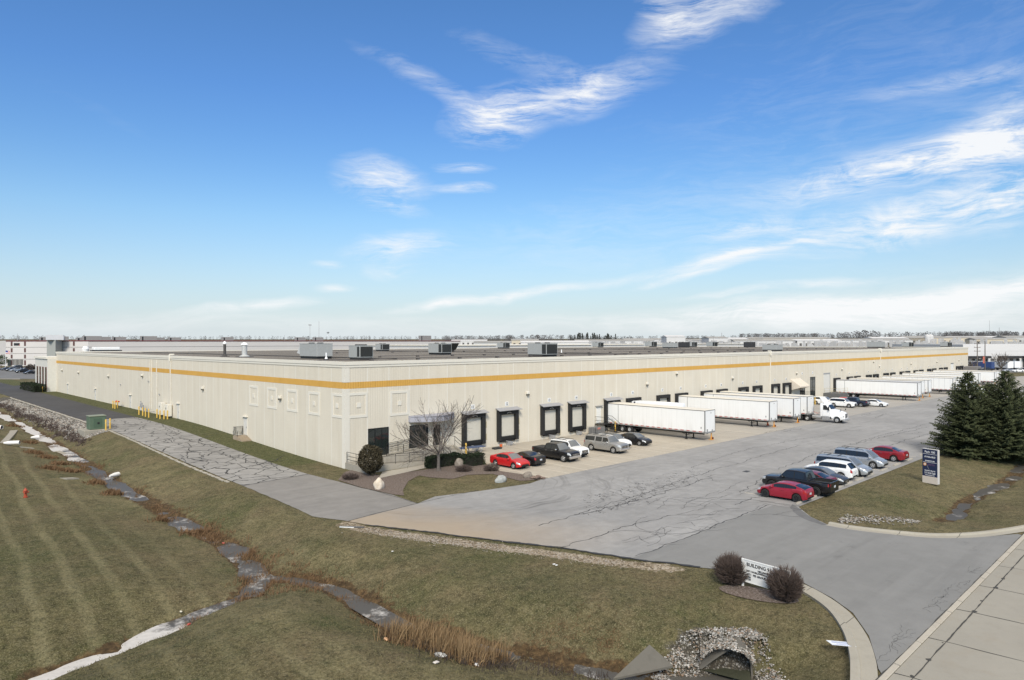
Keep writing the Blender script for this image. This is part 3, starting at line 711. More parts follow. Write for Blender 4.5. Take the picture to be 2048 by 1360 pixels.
# personnel doors
def door_left(px, z0, h=2.15, w_=.98, hood=True):
    y = WY(px)[0]
    f = MB().box(-.035, .0, y-w_/2-.07, y+w_/2+.07, z0, z0+h+.08).build('door_frame', SMOOTHW, wh)
    d = MB().box(-.055, -.035, y-w_/2, y+w_/2, z0+.02, z0+h).build('door_leaf', pm('door_cream', (.62, .60, .55), .6), f)
    if hood: MB().box(-.3, 0, y-w_/2-.2, y+w_/2+.2, z0+h+.2, z0+h+.27).build('drip_hood', SMOOTHW, f)
    MB().box(-.10, -.055, y-w_/2+.06, y-w_/2+.16, z0+.95, z0+1.12).build('handle', STEEL, f)
door_left(491, 1.15)
for px in (356.5, 261, 191, 135.5): door_left(px, 1.32)
def door_right(px, z0, h=2.2, w_=1.0, name='door_frame'):
    x = WX(px)[0]
    f = MB().box(x-w_/2-.07, x+w_/2+.07, -.035, 0, z0, z0+h+.08).build(name, SMOOTHW, wh)
    MB().box(x-w_/2, x+w_/2, -.055, -.035, z0+.02, z0+h).build('door_leaf', pm('door_white', (.70, .69, .65), .6), f)
    MB().box(x-w_/2-.25, x+w_/2+.25, -.34, -.002, z0+h+.25, z0+h+.33).build('drip_hood', GREY, f)
door_right(1196.5, 1.25); 
x0, x1 = WX(1647)[0], WX(1659)[0]
f = MB().box(x0, x1, -.02, 0, .1, 5.6).build('overhead_door', pm('door_cream', (.62, .60, .55), .6), wh)
MB().box(x0-.1, x1+.1, -.12, 0, 5.6, 5.85).build('door_head', GREY, f); MB().box(x1, x1+.12, -.1, 0, .1, 5.6).build('jamb', GREY, f)
door_right(1904, 1.2, 4.2, 3.2, 'overhead_door')
# awning over the office stair
x0 = WX(1580.5)[0]; x1 = WX(1600)[0]
b = MB(); z1, z0 = 5.15, 3.65; yo = -2.1
b.add([(x0, -.01, z1), (x1, -.01, z1), (x1, yo, z0), (x0, yo, z0), (x0, yo, z0-.28), (x1, yo, z0-.28), (x0, -.01, z0-.9), (x1, -.01, z0-.9)], [(0, 3, 2, 1), (3, 4, 5, 2), (0, 6, 4, 3), (1, 2, 5, 7)])
b.build('awning', pm('canvas_beige', (.62, .55, .46), .85), wh)
# dock doors
_dk = {}
def dock(x, num, hood):
    f = MB(); d = .42
    f.box(x-1.78, x-1.27, -d, -.002, .62, 4.45); f.box(x+1.27, x+1.78, -d, -.002, .62, 4.45); f.box(x-1.27, x+1.27, -d+.002, -.002, 3.92, 4.448)
    o = f.build('dock_seal', BLACK, wh)
    p = MB().box(x-1.27, x+1.27, -.03, -.002, 1.16, 3.92)
    for i in range(1, 5): p.box(x-1.25, x+1.25, -.036, -.03, 1.16+i*.552-.012, 1.16+i*.552+.012)
    p.build('door_panel', pm('dock_door_white', (.56, .53, .455), .6, var=.12), o)
    MB().box(x-1.62, x+1.62, -.30, -.004, .78, 1.15).box(x-1.3, x+1.3, -.2, -.004, .45, .78).build('leveller_pit', BLKMET, o)
    for s_ in (-1, 1): MB().bbox(x+s_*1.45-.16, x+s_*1.45+.16, -.44, -.304, .62, 1.1, .03).build('dock_bumper', BLACK, o)
    if hood:
        b = MB(); b.add([(x-1.95, -.003, 4.78), (x+1.95, -.003, 4.78), (x+2.0, -.85, 4.50), (x-2.0, -.85, 4.50), (x-1.95, -.003, 4.72), (x+1.95, -.003, 4.72), (x+2.0, -.85, 4.44), (x-2.0, -.85, 4.44)],
                        [(3, 2, 1, 0), (4, 5, 6, 7), (2, 3, 7, 6), (1, 2, 6, 5), (0, 4, 7, 3)])
        b.build('rain_hood', pm('hood_grey', (.30, .30, .31), .6), o)
        b = MB()
        b.path([(x-.35, -.46, 4.08), (x-.12, -.52, 4.2), (x+.12, -.52, 4.2), (x+.35, -.46, 4.08)], .05, 6); b.build('dock_lamp', STEEL, o)
        b = MB()   # truck restraint under the door
        b.box(x-.25, x+.25, -.75, -.21, .0, .42); b.box(x-.18, x+.18, -.9, -.7, .12, .5); b.path([(x-.6, -.5, .6), (x, -.7, .5), (x+.7, -.9, .02)], .04)
        b.build('truck_restraint', GREY, o)
        for zq in (2.1, 3.6) if num != 13 else (1.4, 2.9):
            MB().box(x+1.98, x+2.26, -.05, -.002, zq-1.1, zq-.35).build('signal_plate', pm('signal_khaki', (.42, .36, .22), .7), o)
    if num:
        s_ = MB().box(x-.29, x+.29, -.025, -.002, 4.98, 5.50).build('dock_sign', WHITEP, wh)
        text_mesh('dock_number', str(num), .50, BLKMET, s_, Matrix.Translation((x, -.030, 5.06)) @ Matrix.Rotation(R(90), 4, 'X'), .012, .82, 'CENTER')
DOCKS = {}
num = 11
for px in (945, 1013, 1098, 1152, 1222, 1265, 1324.5, 1361, 1411, 1442, 1485, 1513, 1549, 1572, 1672, 1698, 1713, 1736, 1750, 1770.5, 1784, 1802.5, 1814, 1830, 1841, 1857, 1867, 1880.5, 1890, 1914, 1922):
    x = WX(px)[0]; DOCKS[px] = x
    dock(x, num, px < 1240); num += 1
    if num == 25: num = 27
for px, nn in ((1604, 25), (1625, 26)):
    x = WX(px)[0]; s_ = MB().box(x-.29, x+.29, -.025, -.002, 5.9, 6.42).build('dock_sign', WHITEP, wh)
    text_mesh('dock_number', str(nn), .44, BLKMET, s_, Matrix.Translation((x, -.030, 6.0)) @ Matrix.Rotation(R(90), 4, 'X'), .008, .85, 'CENTER')
# gas line and cable runs on the roof
b = MB()
for y0, x0, x1 in ((9, 2, 120), (24, 20, 255), (66, 30, 250)):
    b.box(x0, x1, y0-.05, y0+.05, RZ+.18, RZ+.26)
    for x in np.arange(x0, x1, 7.0): b.box(x-.15, x+.15, y0-.25, y0+.25, RZ, RZ+.18)
b.build('roof_gas_pipe', pm('weathered_pipe', (.10, .09, .085), .7), wh)
b = MB()
for x0, y0, y1 in ((12, 8, 110), (60, 8, 120), (130, 20, 120)): b.box(x0-.06, x0+.06, y0, y1, RZ+.12, RZ+.22)
b.build('roof_conduit', BLKMET, wh)
# office portal at the far end of the side wall
pz0 = 9.3
PX = -1.85; yb = WY(70.5, None, PX)[0]
po = MB().box(PX, 6, LY+.02, yb, .5, pz0).build('entrance_portal', pm('portal_cream', (.60, .585, .53), .85), wh)
MB().box(PX-.3, 6.2, LY+.021, yb+.3, pz0, pz0+.5).build('portal_cornice', SMOOTHW, po)
hy = (yb-LY)
for i in range(4):
    y0 = LY+.9+i*(hy-1.2)/4; b = MB().box(PX-.06, PX, y0, y0+hy*.115, 1.4, 7.3)
    w_ = b.build('slit_window', pm('red_brown_frame', (.16, .055, .045), .6), po)
    MB().box(PX-.075, PX-.06, y0+.25, y0+hy*.115-.25, 1.6, 7.1).build('pane', GLASS, w_)

# ------------------------------------------------------------------ roof plant (each unit stands on the roof)
RTU = pm('rooftop_unit_grey', (.36, .37, .36), .55, .1, .10); GRILL = pm('condenser_grille', (.035, .037, .036), .6, .2)
def rtu(px, py, l, w_, h, hood, grille, label, pipe=True, white=False):
    x, y = W(px, py, RZ); mt = WHITEP if white else RTU
    t = thing('rooftop_unit', label, 'air conditioner', (x, y, RZ), 0, 'air conditioning units on the warehouse roof')
    MB().box(-w_/2+.1, w_/2-.1, -l/2+.1, l/2-.1, 0, .32).build('curb', BLKMET, t)
    b = MB().bbox(-w_/2, w_/2, -l/2, l/2, .32, .32+h, .03)
    for k in range(1, 4): b.box(-w_/2-.012, -w_/2, -l/2+l*k/4-.03, -l/2+l*k/4+.03, .4, .25+h)
    b.box(-w_/2-.02, w_/2+.02, -l/2-.02, l/2+.02, .32+h, .38+h)
    b.build('casing', mt, t)
    if grille:
        b = MB(); b.box(-w_/2+.12, w_/2-.12, -l/2-.03, -l/2, .45, .2+h)
        for k in range(9): b.box(-w_/2+.12+k*(w_-.24)/9, -w_/2+.16+k*(w_-.24)/9, -l/2-.06, -l/2-.03, .45, .2+h)
        b.box(-w_/2-.025, -w_/2, -l/2+.05, -l/2+l*.22, .45, .2+h); b.build('condenser_coil', GRILL, t)
    if hood:
        b = MB(); y0 = l/2; b.add([(-w_/2+.1, y0, .3+h), (w_/2-.1, y0, .3+h), (w_/2-.1, y0+1.0, .75), (-w_/2+.1, y0+1.0, .75), (-w_/2+.1, y0, .6), (w_/2-.1, y0, .6)], [(0, 1, 2, 3), (3, 2, 5, 4), (0, 3, 4), (1, 5, 2)])
        b.build('intake_hood', pm('hood_light', (.52, .53, .52), .5), t)
    for k in (.25, .75): MB().lathe([(.42, 0), (.42, .1), (.3, .12)], 14, Matrix.Translation((0, -l/2+l*k, .38+h))).build('fan_guard', GRILL, t)
UN = [(632, 717, 5.0, 2.4, 1.75, True, False, 'largest grey roof unit with slanted hood, left of the white vent stub'),
      (722, 720, 2.6, 2.0, 1.5, False, True, 'small grey roof unit with black coil nearest the building corner'),
      (765, 702, 3.3, 2.4, 1.6, False, True, 'grey roof unit standing alone behind the two nearest the corner'),
      (880, 709, 4.0, 2.4, 1.7, False, True, 'grey roof unit with black coil in front of a white hood'),
      (1085, 713, 4.0, 2.6, 1.7, False, True, 'grey roof unit with wide black coil near the dock side parapet'),
      (1007, 696.5, 4.6, 2.6, 1.9, True, True, 'distant grey roof unit with dark hood behind the wide coil unit'),
      (1196, 694.5, 4.6, 2.6, 1.9, True, True, 'distant grey roof unit with sloping white hood, before the pine trees'),
      (1302, 693.5, 5.2, 3.0, 2.2, True, True, 'distant grey roof unit with dark slot left of the pale square unit'),
      (1340, 696, 5.0, 3.2, 1.6, False, False, 'pale square roof unit low behind the parapet'),
      (1383, 693.8, 4.4, 3.0, 2.0, False, True, 'grey roof unit directly right of the black one'),
      (1424, 693.5, 4.4, 3.0, 2.0, False, True, 'grey roof unit with dark underside between two black ones'),
      (1545, 702, 3.6, 3.4, 1.2, False, False, 'low grey roof unit in front of the farthest black one'),
      (1752, 695.5, 5.0, 4.0, 1.9, False, False, 'pale roof unit near the second downpipe'),
      (1815, 694.5, 3.6, 3.0, 1.6, False, True, 'reddish grey roof unit second from the far end'),
      (1892, 694, 3.6, 3.0, 1.6, False, True, 'reddish grey roof unit nearest the far end')]
for u_ in UN: rtu(*u_)
BX = pm('black_unit_casing', (.04, .04, .042), .6)
def blackunit(px, py, w_, h, label):
    x, y = W(px, py, RZ); t = thing('rooftop_unit', label, 'air conditioner', (x, y, RZ), 0, 'air conditioning units on the warehouse roof')
    MB().bbox(-w_/2, w_/2, -w_/2, w_/2, .25, h, .04).build('casing', BX, t); MB().box(-w_/2+.1, w_/2-.1, -w_/2+.1, w_/2-.1, 0, .25).build('curb', BLKMET, t)
    b = MB()
    for k in range(8): b.box(-w_/2+.1+k*(w_-.2)/8, -w_/2+.14+k*(w_-.2)/8, -w_/2-.03, -w_/2, .4, h-.15)
    b.build('louvre', GRILL, t)
blackunit(1368, 694.8, 3.6, 2.3, 'black louvred roof unit left of two grey ones'); blackunit(1499, 694.6, 3.6, 2.3, 'farther black louvred roof unit above the dock with the bare downpipe')
# white intake hood behind the fourth unit
x, y = W(905, 703, RZ); t = thing('intake_hood', 'white slanted intake hood with black mouth behind a grey roof unit', 'roof hood', (x, y, RZ))
b = MB(); b.add([(-1.4, -1.0, 2.1), (-1.4, 2.0, 2.1), (1.4, 2.0, 2.1), (1.4, -1.0, 2.1), (-1.4, .4, .35), (-1.4, 2.0, .35), (1.4, 2.0, .35), (1.4, .4, .35)], [(0, 1, 2, 3)[::-1], (0, 4, 5, 1)[::-1], (2, 6, 7, 3)[::-1], (1, 5, 6, 2)[::-1]])
b.build('hood_shell', WHITEP, t); MB().quad((-1.35, -.93, 2.0), (1.35, -.93, 2.0), (1.35, .42, .4), (-1.35, .42, .4)).build('filter_screen', GRILL, t)
MB().box(-1.1, 1.1, .6, 1.9, 0, .35).build('curb', BLKMET, t)
def pipe_stack(px, py, r, h, mt, label, cap=True):
    x, y = W(px, py, RZ); t = thing('vent_stack', label, 'roof vent', (x, y, RZ))
    MB().lathe([(r*2, 0), (r*2, .12), (r*1.2, .3), (r, .35), (r, h)], 12).build('flue', mt, t)
    if cap: MB().lathe([(r*1.05, h+.02), (r*1.5, h+.12), (r*.9, h+.42), (.03, h+.55)], 12).build('rain_cap', WHITEP, t)
    MB().box(-r*2.6, r*2.6, -r*2.6, r*2.6, -.02, .07).build('flashing', BLKMET, t)
pipe_stack(449.5, 713, .22, 2.0, pm('dark_flue', (.06, .055, .05), .6), 'tall dark flue pipe with white cap on the roof')
pipe_stack(489, 714, .40, 1.8, pm('light_flue', (.50, .50, .48), .5, .2), 'thick pale flue with conical cap beside the dark flue')
pipe_stack(652.5, 719, .10, .9, WHITEP, 'thin white vent stub in front of the largest roof unit', False)
pipe_stack(1123, 707, .10, .8, WHITEP, 'thin white vent stub right of the wide coil unit', False)
pipe_stack(1629, 693.5, .14, 2.6, GREY, 'thin grey vent pipe far along the roof', False)
# low white equipment on the far roof edge
x, y = W(212, 704, RZ); t = thing('roof_condenser', 'low white framed equipment rack on the roof above the far office end', 'roof equipment', (x, y, RZ))
MB().bbox(-3, 3, -1.2, 1.2, .5, 1.3, .1).build('casing', WHITEP, t); MB().box(-3.4, 3.4, -1.4, 1.4, .25, .5).build('frame', BLKMET, t); MB().lathe([(.6, 0), (.8, .9), (.5, 1.5)], 12, Matrix.Translation((-4.6, 0, 0))).build('fan_drum', WHITEP, t)
# ------------------------------------------------------------------ road vehicles
def lerp(a, b, t): return a+(b-a)*t
def interp(x, pts):
    """piecewise-linear profile, points ordered by rising x"""
    if x <= pts[0][0]: return pts[0][1]
    for (a, u), (b_, v) in zip(pts, pts[1:]):
        if x <= b_: return u+(v-u)*(x-a)/(b_-a) if b_ > a else v
    return pts[-1][1]
CARPAINT = {}
def slope(u): return u*1.13 if u < .75 else .8475+.1525*math.sin((u-.75)/.25*math.pi/2)
def paint(name, col, metal=.0):
    if name not in CARPAINT: CARPAINT[name] = pm('car_paint_'+name, col, .32, metal, .04, 1.5, .5, coat=.3)
    return CARPAINT[name]
STY = {
 # x measured from the middle, nose at +; zs in metres for the stated length
 'sedan': dict(L=4.6, Wd=1.78, H=1.44, belt=.93, r=.32, xf=1.40, xr=-1.30, deck=[(-2.30, .86), (-2.15, 1.03), (-1.65, 1.06), (-1.2, .98), (0, .95), (.95, .97), (1.3, .92), (1.9, .80), (2.15, .70), (2.30, .58)],
               cab=(1.12, .30, -.85, -1.78), pill=[(.62, -.27), (-.33, -1.22)], sill=.22),
 'coupe': dict(L=4.6, Wd=1.86, H=1.38, belt=.96, r=.34, xf=1.45, xr=-1.32, deck=[(-2.30, .88), (-2.15, 1.04), (-1.6, 1.06), (-1.1, 1.0), (0, .96), (.75, .98), (1.3, .95), (2.0, .84), (2.2, .74), (2.30, .60)],
               cab=(.85, .12, -.70, -1.62), pill=[(.42, -.72)], sill=.22),
 'hatch': dict(L=4.22, Wd=1.79, H=1.40, belt=.95, r=.34, xf=1.32, xr=-1.32, deck=[(-2.11, .80), (-2.02, 1.02), (-1.7, 1.10), (-1.2, 1.04), (0, .96), (.85, .97), (1.3, .91), (1.8, .78), (2.0, .68), (2.11, .56)],
               cab=(1.08, .30, -.95, -1.98), pill=[(.62, -.30), (-.36, -1.28)], sill=.22),
 'cross': dict(L=4.65, Wd=1.86, H=1.66, belt=1.06, r=.36, xf=1.40, xr=-1.32, deck=[(-2.32, .90), (-2.2, 1.10), (-1.7, 1.12), (0, 1.08), (.95, 1.08), (1.35, 1.04), (1.95, .93), (2.2, .80), (2.32, .66)],
               cab=(1.12, .42, -1.70, -2.20), pill=[(.72, -.20), (-.27, -1.15), (-1.24, -1.80)], sill=.27),
 'suv': dict(L=4.95, Wd=1.96, H=1.80, belt=1.14, r=.38, xf=1.52, xr=-1.42, deck=[(-2.47, .95), (-2.38, 1.16), (-1.7, 1.17), (0, 1.14), (1.0, 1.15), (1.5, 1.13), (2.1, 1.07), (2.38, .98), (2.47, .78)],
             cab=(1.10, .46, -2.02, -2.36), pill=[(.74, -.12), (-.20, -1.12), (-1.24, -2.10)], sill=.30),
 'longsuv': dict(L=5.55, Wd=2.0, H=1.88, belt=1.18, r=.39, xf=1.78, xr=-1.52, deck=[(-2.77, .95), (-2.72, 1.19), (-1.7, 1.20), (0, 1.18), (1.3, 1.20), (1.8, 1.18), (2.45, 1.12), (2.70, 1.04), (2.77, .86)],
                 cab=(1.28, .72, -2.50, -2.70), pill=[(.96, .14), (.02, -.92), (-1.08, -2.48)], sill=.32),
 'van': dict(L=5.05, Wd=1.98, H=1.74, belt=1.02, r=.35, xf=1.55, xr=-1.48, deck=[(-2.52, .88), (-2.45, 1.04), (-1.7, 1.06), (0, 1.02), (1.2, 1.06), (1.6, 1.00), (2.15, .84), (2.4, .72), (2.52, .58)],
             cab=(1.62, .72, -2.18, -2.44), pill=[(1.12, .02), (-.06, -1.02), (-1.10, -2.26)], sill=.24),
 'pickup': dict(L=5.75, Wd=2.0, H=1.86, belt=1.20, r=.40, xf=1.92, xr=-1.72, deck=[(-2.87, 1.16), (-1.15, 1.18), (-1.0, 1.18), (0, 1.18), (1.2, 1.20), (1.6, 1.17), (2.5, 1.10), (2.78, 1.02), (2.87, .85)],
                cab=(1.30, .72, -.78, -1.02), pill=[(1.0, .10), (.02, -.72)], sill=.36, bed=(-2.80, -1.10)),
}
def wheel_obj(r, wd, x, y, parent, dark, side):
    M = Matrix.Translation((x, y, r)) @ Matrix.Rotation(R(-90*side), 4, 'X')
    w = MB().lathe([(r*.62, -wd/2), (r*.93, -wd/2), (r, -wd*.32), (r, wd*.32), (r*.93, wd/2), (r*.62, wd/2)], 18, M, cap0=False, cap1=False).build('wheel', TYRE, parent, 50)
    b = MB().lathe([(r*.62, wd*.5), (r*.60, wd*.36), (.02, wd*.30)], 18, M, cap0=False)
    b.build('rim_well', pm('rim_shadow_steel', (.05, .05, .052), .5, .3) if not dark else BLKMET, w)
    b = MB()
    for k in range(5):
        A = M @ Matrix.Rotation(2*math.pi*k/5, 4, 'Z')
        b.add([tuple(A @ Vector(p)) for p in ((-r*.09, .0, wd*.50), (r*.09, 0, wd*.50), (r*.16, r*.56, wd*.52), (-r*.16, r*.56, wd*.52), (-r*.09, 0, wd*.34), (r*.09, 0, wd*.34), (r*.12, r*.56, wd*.38), (-r*.12, r*.56, wd*.38))],
              [(0, 1, 2, 3), (1, 5, 6, 2), (0, 3, 7, 4)])
    b.lathe([(r*.66, wd*.46), (r*.62, wd*.53), (r*.54, wd*.50)], 18, M, cap0=False, cap1=False)
    b.lathe([(r*.16, wd*.50), (r*.12, wd*.56)], 8, M)
    b.build('rim', DRIM if dark else RIM, w)
def car(style, label, cat, col, pos, rz, group, dark=False, roof=None, chrome=False, rails=False, lights=True, detail=True, scale=1.0, soft_top=None):
    s = dict(STY[style]); L, Wd, H, belt, r = s['L'], s['Wd'], s['H'], s['belt'], s['r']
    t = thing({'pickup': 'pickup_truck', 'van': 'minivan', 'suv': 'sport_utility_vehicle', 'longsuv': 'sport_utility_vehicle', 'cross': 'crossover_car', 'coupe': 'convertible_car', 'hatch': 'hatchback_car'}.get(style, 'sedan_car'), label, cat, pos, rz, group)
    if scale != 1: t.scale = (scale,)*3
    hw = Wd/2; xf, xr = s['xf'], s['xr']; ra = r+.07; sill = s['sill']
    xs = sorted(set([round(lerp(-L/2, L/2, i/30), 3) for i in range(31)]+[round(c+ra*math.cos(math.pi*k/8), 3) for c in (xf, xr) for k in range(9)]+[round(x*L/2, 3) for x in (-.995, -.97, -.93, .93, .97, .995)]))
    def plan(x):
        u = abs(x)/(L/2); e = max(0, (u-.62)/.38); return hw*(1-(.17 if x > 0 else .12)*e**2.4-.06*max(0, (u-.95)/.05)**2)
    def deck(x): return interp(x, s['deck'])
    def bottom(x):
        z = sill+.10*max(0, (abs(x)/(L/2)-.85)/.15)
        for c in (xf, xr):
            if abs(x-c) < ra: z = max(z, r+math.sqrt(max(0, ra*ra-(x-c)**2)))
        return min(z, deck(x)-.12)
    def section(x):
        zb, zd, w = bottom(x), deck(x), plan(x); rows = []
        for tt, kk in ((0, .965), (.16, .99), (.42, 1.0), (.64, .995), (.84, .975), (.96, .935)): rows.append((w*kk, zb+(zd-zb)*tt))
        cr = .035
        rows += [(w*.86, zd), (w*.60, zd+cr*.6), (w*.3, zd+cr), (0, zd+cr*1.1)]
        return rows
    secs = [section(x) for x in xs]; nr = len(secs[0])
    body, lampf, lampr, door = MB(), {1: MB(), -1: MB()}, {1: MB(), -1: MB()}, [MB(), MB(), MB(), MB()]
    bed = s.get('bed')
    doors = s['pill'][:2] if style != 'coupe' else s['pill'][:1]
    for i in range(len(xs)-1):
        xa, xb = xs[i], xs[i+1]; xm = (xa+xb)/2
        for j in range(nr-1):
            if bed and j >= 6 and bed[0] < xm < bed[1]: continue
            (y0, z0), (y1, z1), (y2, z2), (y3, z3) = secs[i][j], secs[i+1][j], secs[i+1][j+1], secs[i][j+1]
            for sg in (1, -1):
                qd = [(xa, sg*y0, z0), (xb, sg*y1, z1), (xb, sg*y2, z2), (xa, sg*y3, z3)]
                if sg > 0: qd = qd[::-1]
                tgt = body
                if lights and j in (3, 4) and xm > L/2-.40: tgt = lampf[sg]
                elif lights and j in ((3, 4) if style not in ('suv', 'longsuv', 'van', 'cross') else (3, 4, 5)) and xm < -L/2+.22: tgt = lampr[sg]
                elif detail and 1 <= j <= 4:
                    for k, (a_, b_) in enumerate(doors):
                        lo, hi = b_-.02, a_+(.25 if k == 0 else .0)
                        if lo < xm < hi and not abs(xm-xr) < ra: tgt = door[k*2+(sg > 0)]; qd = [(p[0], p[1]+sg*.007, p[2]) for p in qd]
                tgt.quad(*qd)
    for e, x in ((0, xs[0]), (-1, xs[-1])):
        rw = secs[e]; pts = [(x, y, z) for y, z in rw]+[(x, -y, z) for y, z in rw[::-1][1:]]
        body.add(pts, [tuple(range(len(pts)))[::(-1 if e == 0 else 1)]])
    P = paint(*col)
    body.build('body', P, t, 38)
    for sg in (1, -1):
        if lampf[sg].f: lampf[sg].build('headlight', CLEARLENS, t, 50)
        if lampr[sg].f: lampr[sg].build('tail_light', REDLENS, t, 50)
    for k, d in enumerate(door):
        if d.f:
            o = d.build('door', P, t, 38); a_, b_ = doors[k//2]; sg = 1 if k % 2 else -1
            MB().cbox((b_+.16, sg*(hw*1.0+.012), belt-.14), (.20, .03, .035)).build('handle', CHROME if chrome else P, o)
    # cabin
    ws0, ws1, rw1, rw0 = s['cab']
    xs2 = sorted(set([round(lerp(rw0, rw1, i/6), 3) for i in range(7)]+[round(lerp(rw1, ws1, i/10), 3) for i in range(11)]+[round(lerp(ws1, ws0, i/6), 3) for i in range(7)]+[round(v_, 3) for p in s['pill'] for v_ in p]))
    wr = hw*.72
    def roofz(x):
        if x > ws1: u = (ws0-x)/(ws0-ws1); return deck(x)+(H-.05-deck(x))*slope(u)
        if x < rw1: u = (x-rw0)/(rw1-rw0); return deck(x)+(H-.07-deck(x))*slope(u)
        u = (x-rw1)/(ws1-rw1); return H-.07+.02*u+.05*math.sin(u*math.pi)
    def csec(x):
        zb = deck(x)-.015; zt = max(roofz(x), zb+.005); fr = (zt-zb)/(H-belt); wb = plan(x)*.925; rows = []
        for q_ in (0, .10, .5, .86, 1.0): rows.append((lerp(wb, lerp(wb, wr, min(1, fr)), q_), lerp(zb, zt-.03*min(1, fr), q_)))
        yt = rows[-1][0]
        rows += [(yt*.90, zt-.005), (yt*.6, zt+.012), (yt*.3, zt+.02), (0, zt+.022)]
        return rows
    cs = [csec(x) for x in xs2]; cab, wsb, rwb = MB(), MB(), MB(); sw = {}
    rfm, plr = MB(), {1: MB(), -1: MB()}
    pmax, pmin = s['pill'][0][0], s['pill'][-1][1]
    for i in range(len(xs2)-1):
        xa, xb = xs2[i], xs2[i+1]; xm = (xa+xb)/2
        for j in range(len(cs[0])-1):
            (y0, z0), (y1, z1), (y2, z2), (y3, z3) = cs[i][j], cs[i+1][j], cs[i+1][j+1], cs[i][j+1]
            for sg in (1, -1):
                qd = [(xa, sg*y0, z0), (xb, sg*y1, z1), (xb, sg*y2, z2), (xa, sg*y3, z3)]
                if sg > 0: qd = qd[::-1]
                tgt = cab
                if j in (1, 2):
                    if pmin < xm < pmax and style != 'longsuv': tgt = plr[sg]
                    for k, (a_, b_) in enumerate(s['pill']):
                        if b_ < xm < a_: tgt = sw.setdefault((k, sg), MB())
                elif j >= 5 and xm > ws1: tgt = wsb
                elif j >= 5 and xm < rw1 and xm < lerp(rw1, rw0, .12): tgt = rwb
                elif j >= 4 and roof: tgt = rfm
                tgt.quad(*qd)
    RP = paint(*soft_top) if soft_top else P
    cab.build('cabin', RP, t, 40)
    if rfm.f: rfm.build('roof_panel', paint(*roof), t, 40)
    for sg in (1, -1):
        if plr[sg].f: plr[sg].build('window_pillar', BLKMET, t, 60)
    wsb.build('windscreen', WSGLASS if not dark else CARGLASS, t, 60); rwb.build('rear_window', CARGLASS, t, 60)
    for kq, m_ in sw.items(): m_.build('side_window', CARGLASS, t, 60)
    # underside and wheels
    MB().box(-L/2+.25, L/2-.25, -hw*.70, hw*.70, .20, belt-.2).box(-L/2+.12, L/2-.12, -hw*.8, hw*.8, sill+.02, sill+.12).build('underbody', BLACK, t)
    for x in (xf, xr):
        for sg in (1, -1): wheel_obj(r, .235, x, sg*(hw-.13), t, dark, sg)
    if not detail: return t
    zf = deck(L/2)
    # grille, bumper insert, plates, mirrors
    big = style in ('pickup', 'suv', 'longsuv')
    gr = MB().cbox((L/2-.005, 0, zf-(.13 if not big else .06)), (.05, Wd*(.40 if not big else .52), .13 if not big else .30))
    g = gr.build('grille', BLKMET, t)
    if chrome:
        b = MB(); zc = zf-.06 if big else zf-.13
        for k in (-1, 0, 1): b.cbox((L/2+.024, 0, zc+k*(.10 if big else .045)), (.02, Wd*(.52 if big else .4), .03))
        b.cbox((L/2+.03, 0, zc), (.02, .16, .09)); b.build('grille_bar', CHROME, g)
    if style in ('pickup', 'longsuv') and not dark:
        MB().bbox(L/2-.18, L/2+.06, -Wd*.46, Wd*.46, sill+.04, sill+.30, .04).build('front_bumper', CHROME if chrome else pm('bumper_grey', (.25, .25, .25), .5), t)
        MB().bbox(-L/2-.10, -L/2+.16, -Wd*.46, Wd*.46, sill+.10, sill+.32, .04).build('rear_bumper', CHROME if chrome else BLKMET, t)
    else:
        MB().cbox((L/2-.02, 0, sill+.17), (.06, Wd*.62, .15)).build('air_intake', BLKMET, t)
        MB().cbox((-L/2+.02, 0, sill+.16), (.06, Wd*.6, .12)).build('rear_valance', BLKMET, t)
    MB().cbox((-L/2-.012, 0, sill+.48), (.02, .32, .16)).build('number_plate', pm('plate_white', (.5, .52, .55), .5), t)
    for sg in (1, -1):
        m_ = MB(); m_.bbox(ws0-.42, ws0-.24, sg*(hw+.08)-.10, sg*(hw+.08)+.10, belt-.02, belt+.14, .03); m_.build('mirror', P if not chrome else CHROME, t, 60)
    if rails:
        b = MB()
        for sg in (1, -1): b.path([(rw1+.1, sg*wr*.9, H-.02), (rw1+.25, sg*wr*.9, H+.05), (ws1-.35, sg*wr*.9, H+.06), (ws1-.15, sg*wr*.9, H)], .022, 6)
        for q_ in (.3, .65): b.box(lerp(rw1, ws1, q_)-.03, lerp(rw1, ws1, q_)+.03, -wr*.9, wr*.9, H+.035, H+.06)
        b.build('roof_rack', BLKMET, t)
    if bed:
        b = MB(); x0, x1 = bed; w0 = hw*.90; w1 = hw*.80; z = 1.19
        b.box(x0, x1, -w1, w1, .62, .66); b.box(x0, x1, w1, w1+.02, .66, z-.02); b.box(x0, x1, -w1-.02, -w1, .66, z-.02); b.box(x1-.03, x1, -w1, w1, .66, z-.02)
        b.build('bed_liner', BLACK, t)
        rl = MB()
        for sg in (1, -1): rl.cbox(((x0+x1)/2, sg*hw*.86, z+.005), (x1-x0, .13, .05))
        rl.build('bed_rail', BLKMET, t)
        MB().bbox(x0-.06, x0+.04, -w0, w0, .74, z+.03, .02).build('tailgate', P, t)
        if bed_cover.get(label): MB().bbox(x0+.02, x1, -hw*.80, hw*.80, z-.01, z+.05, .015).build('bed_cover', pm('vinyl_black', (.02, .02, .021), .6), t)
    return t
bed_cover = {}
DN, UP = R(-90), R(90)      # nose towards the court / towards the building
GA, GB, GC = 'vehicles parked nose out along the dock apron', 'vehicles parked along the grass island', 'vehicles parked beyond the white tractor'
def nose(px, py, L, zb=.3):
    x, y = W(px, py, zb); return x, y
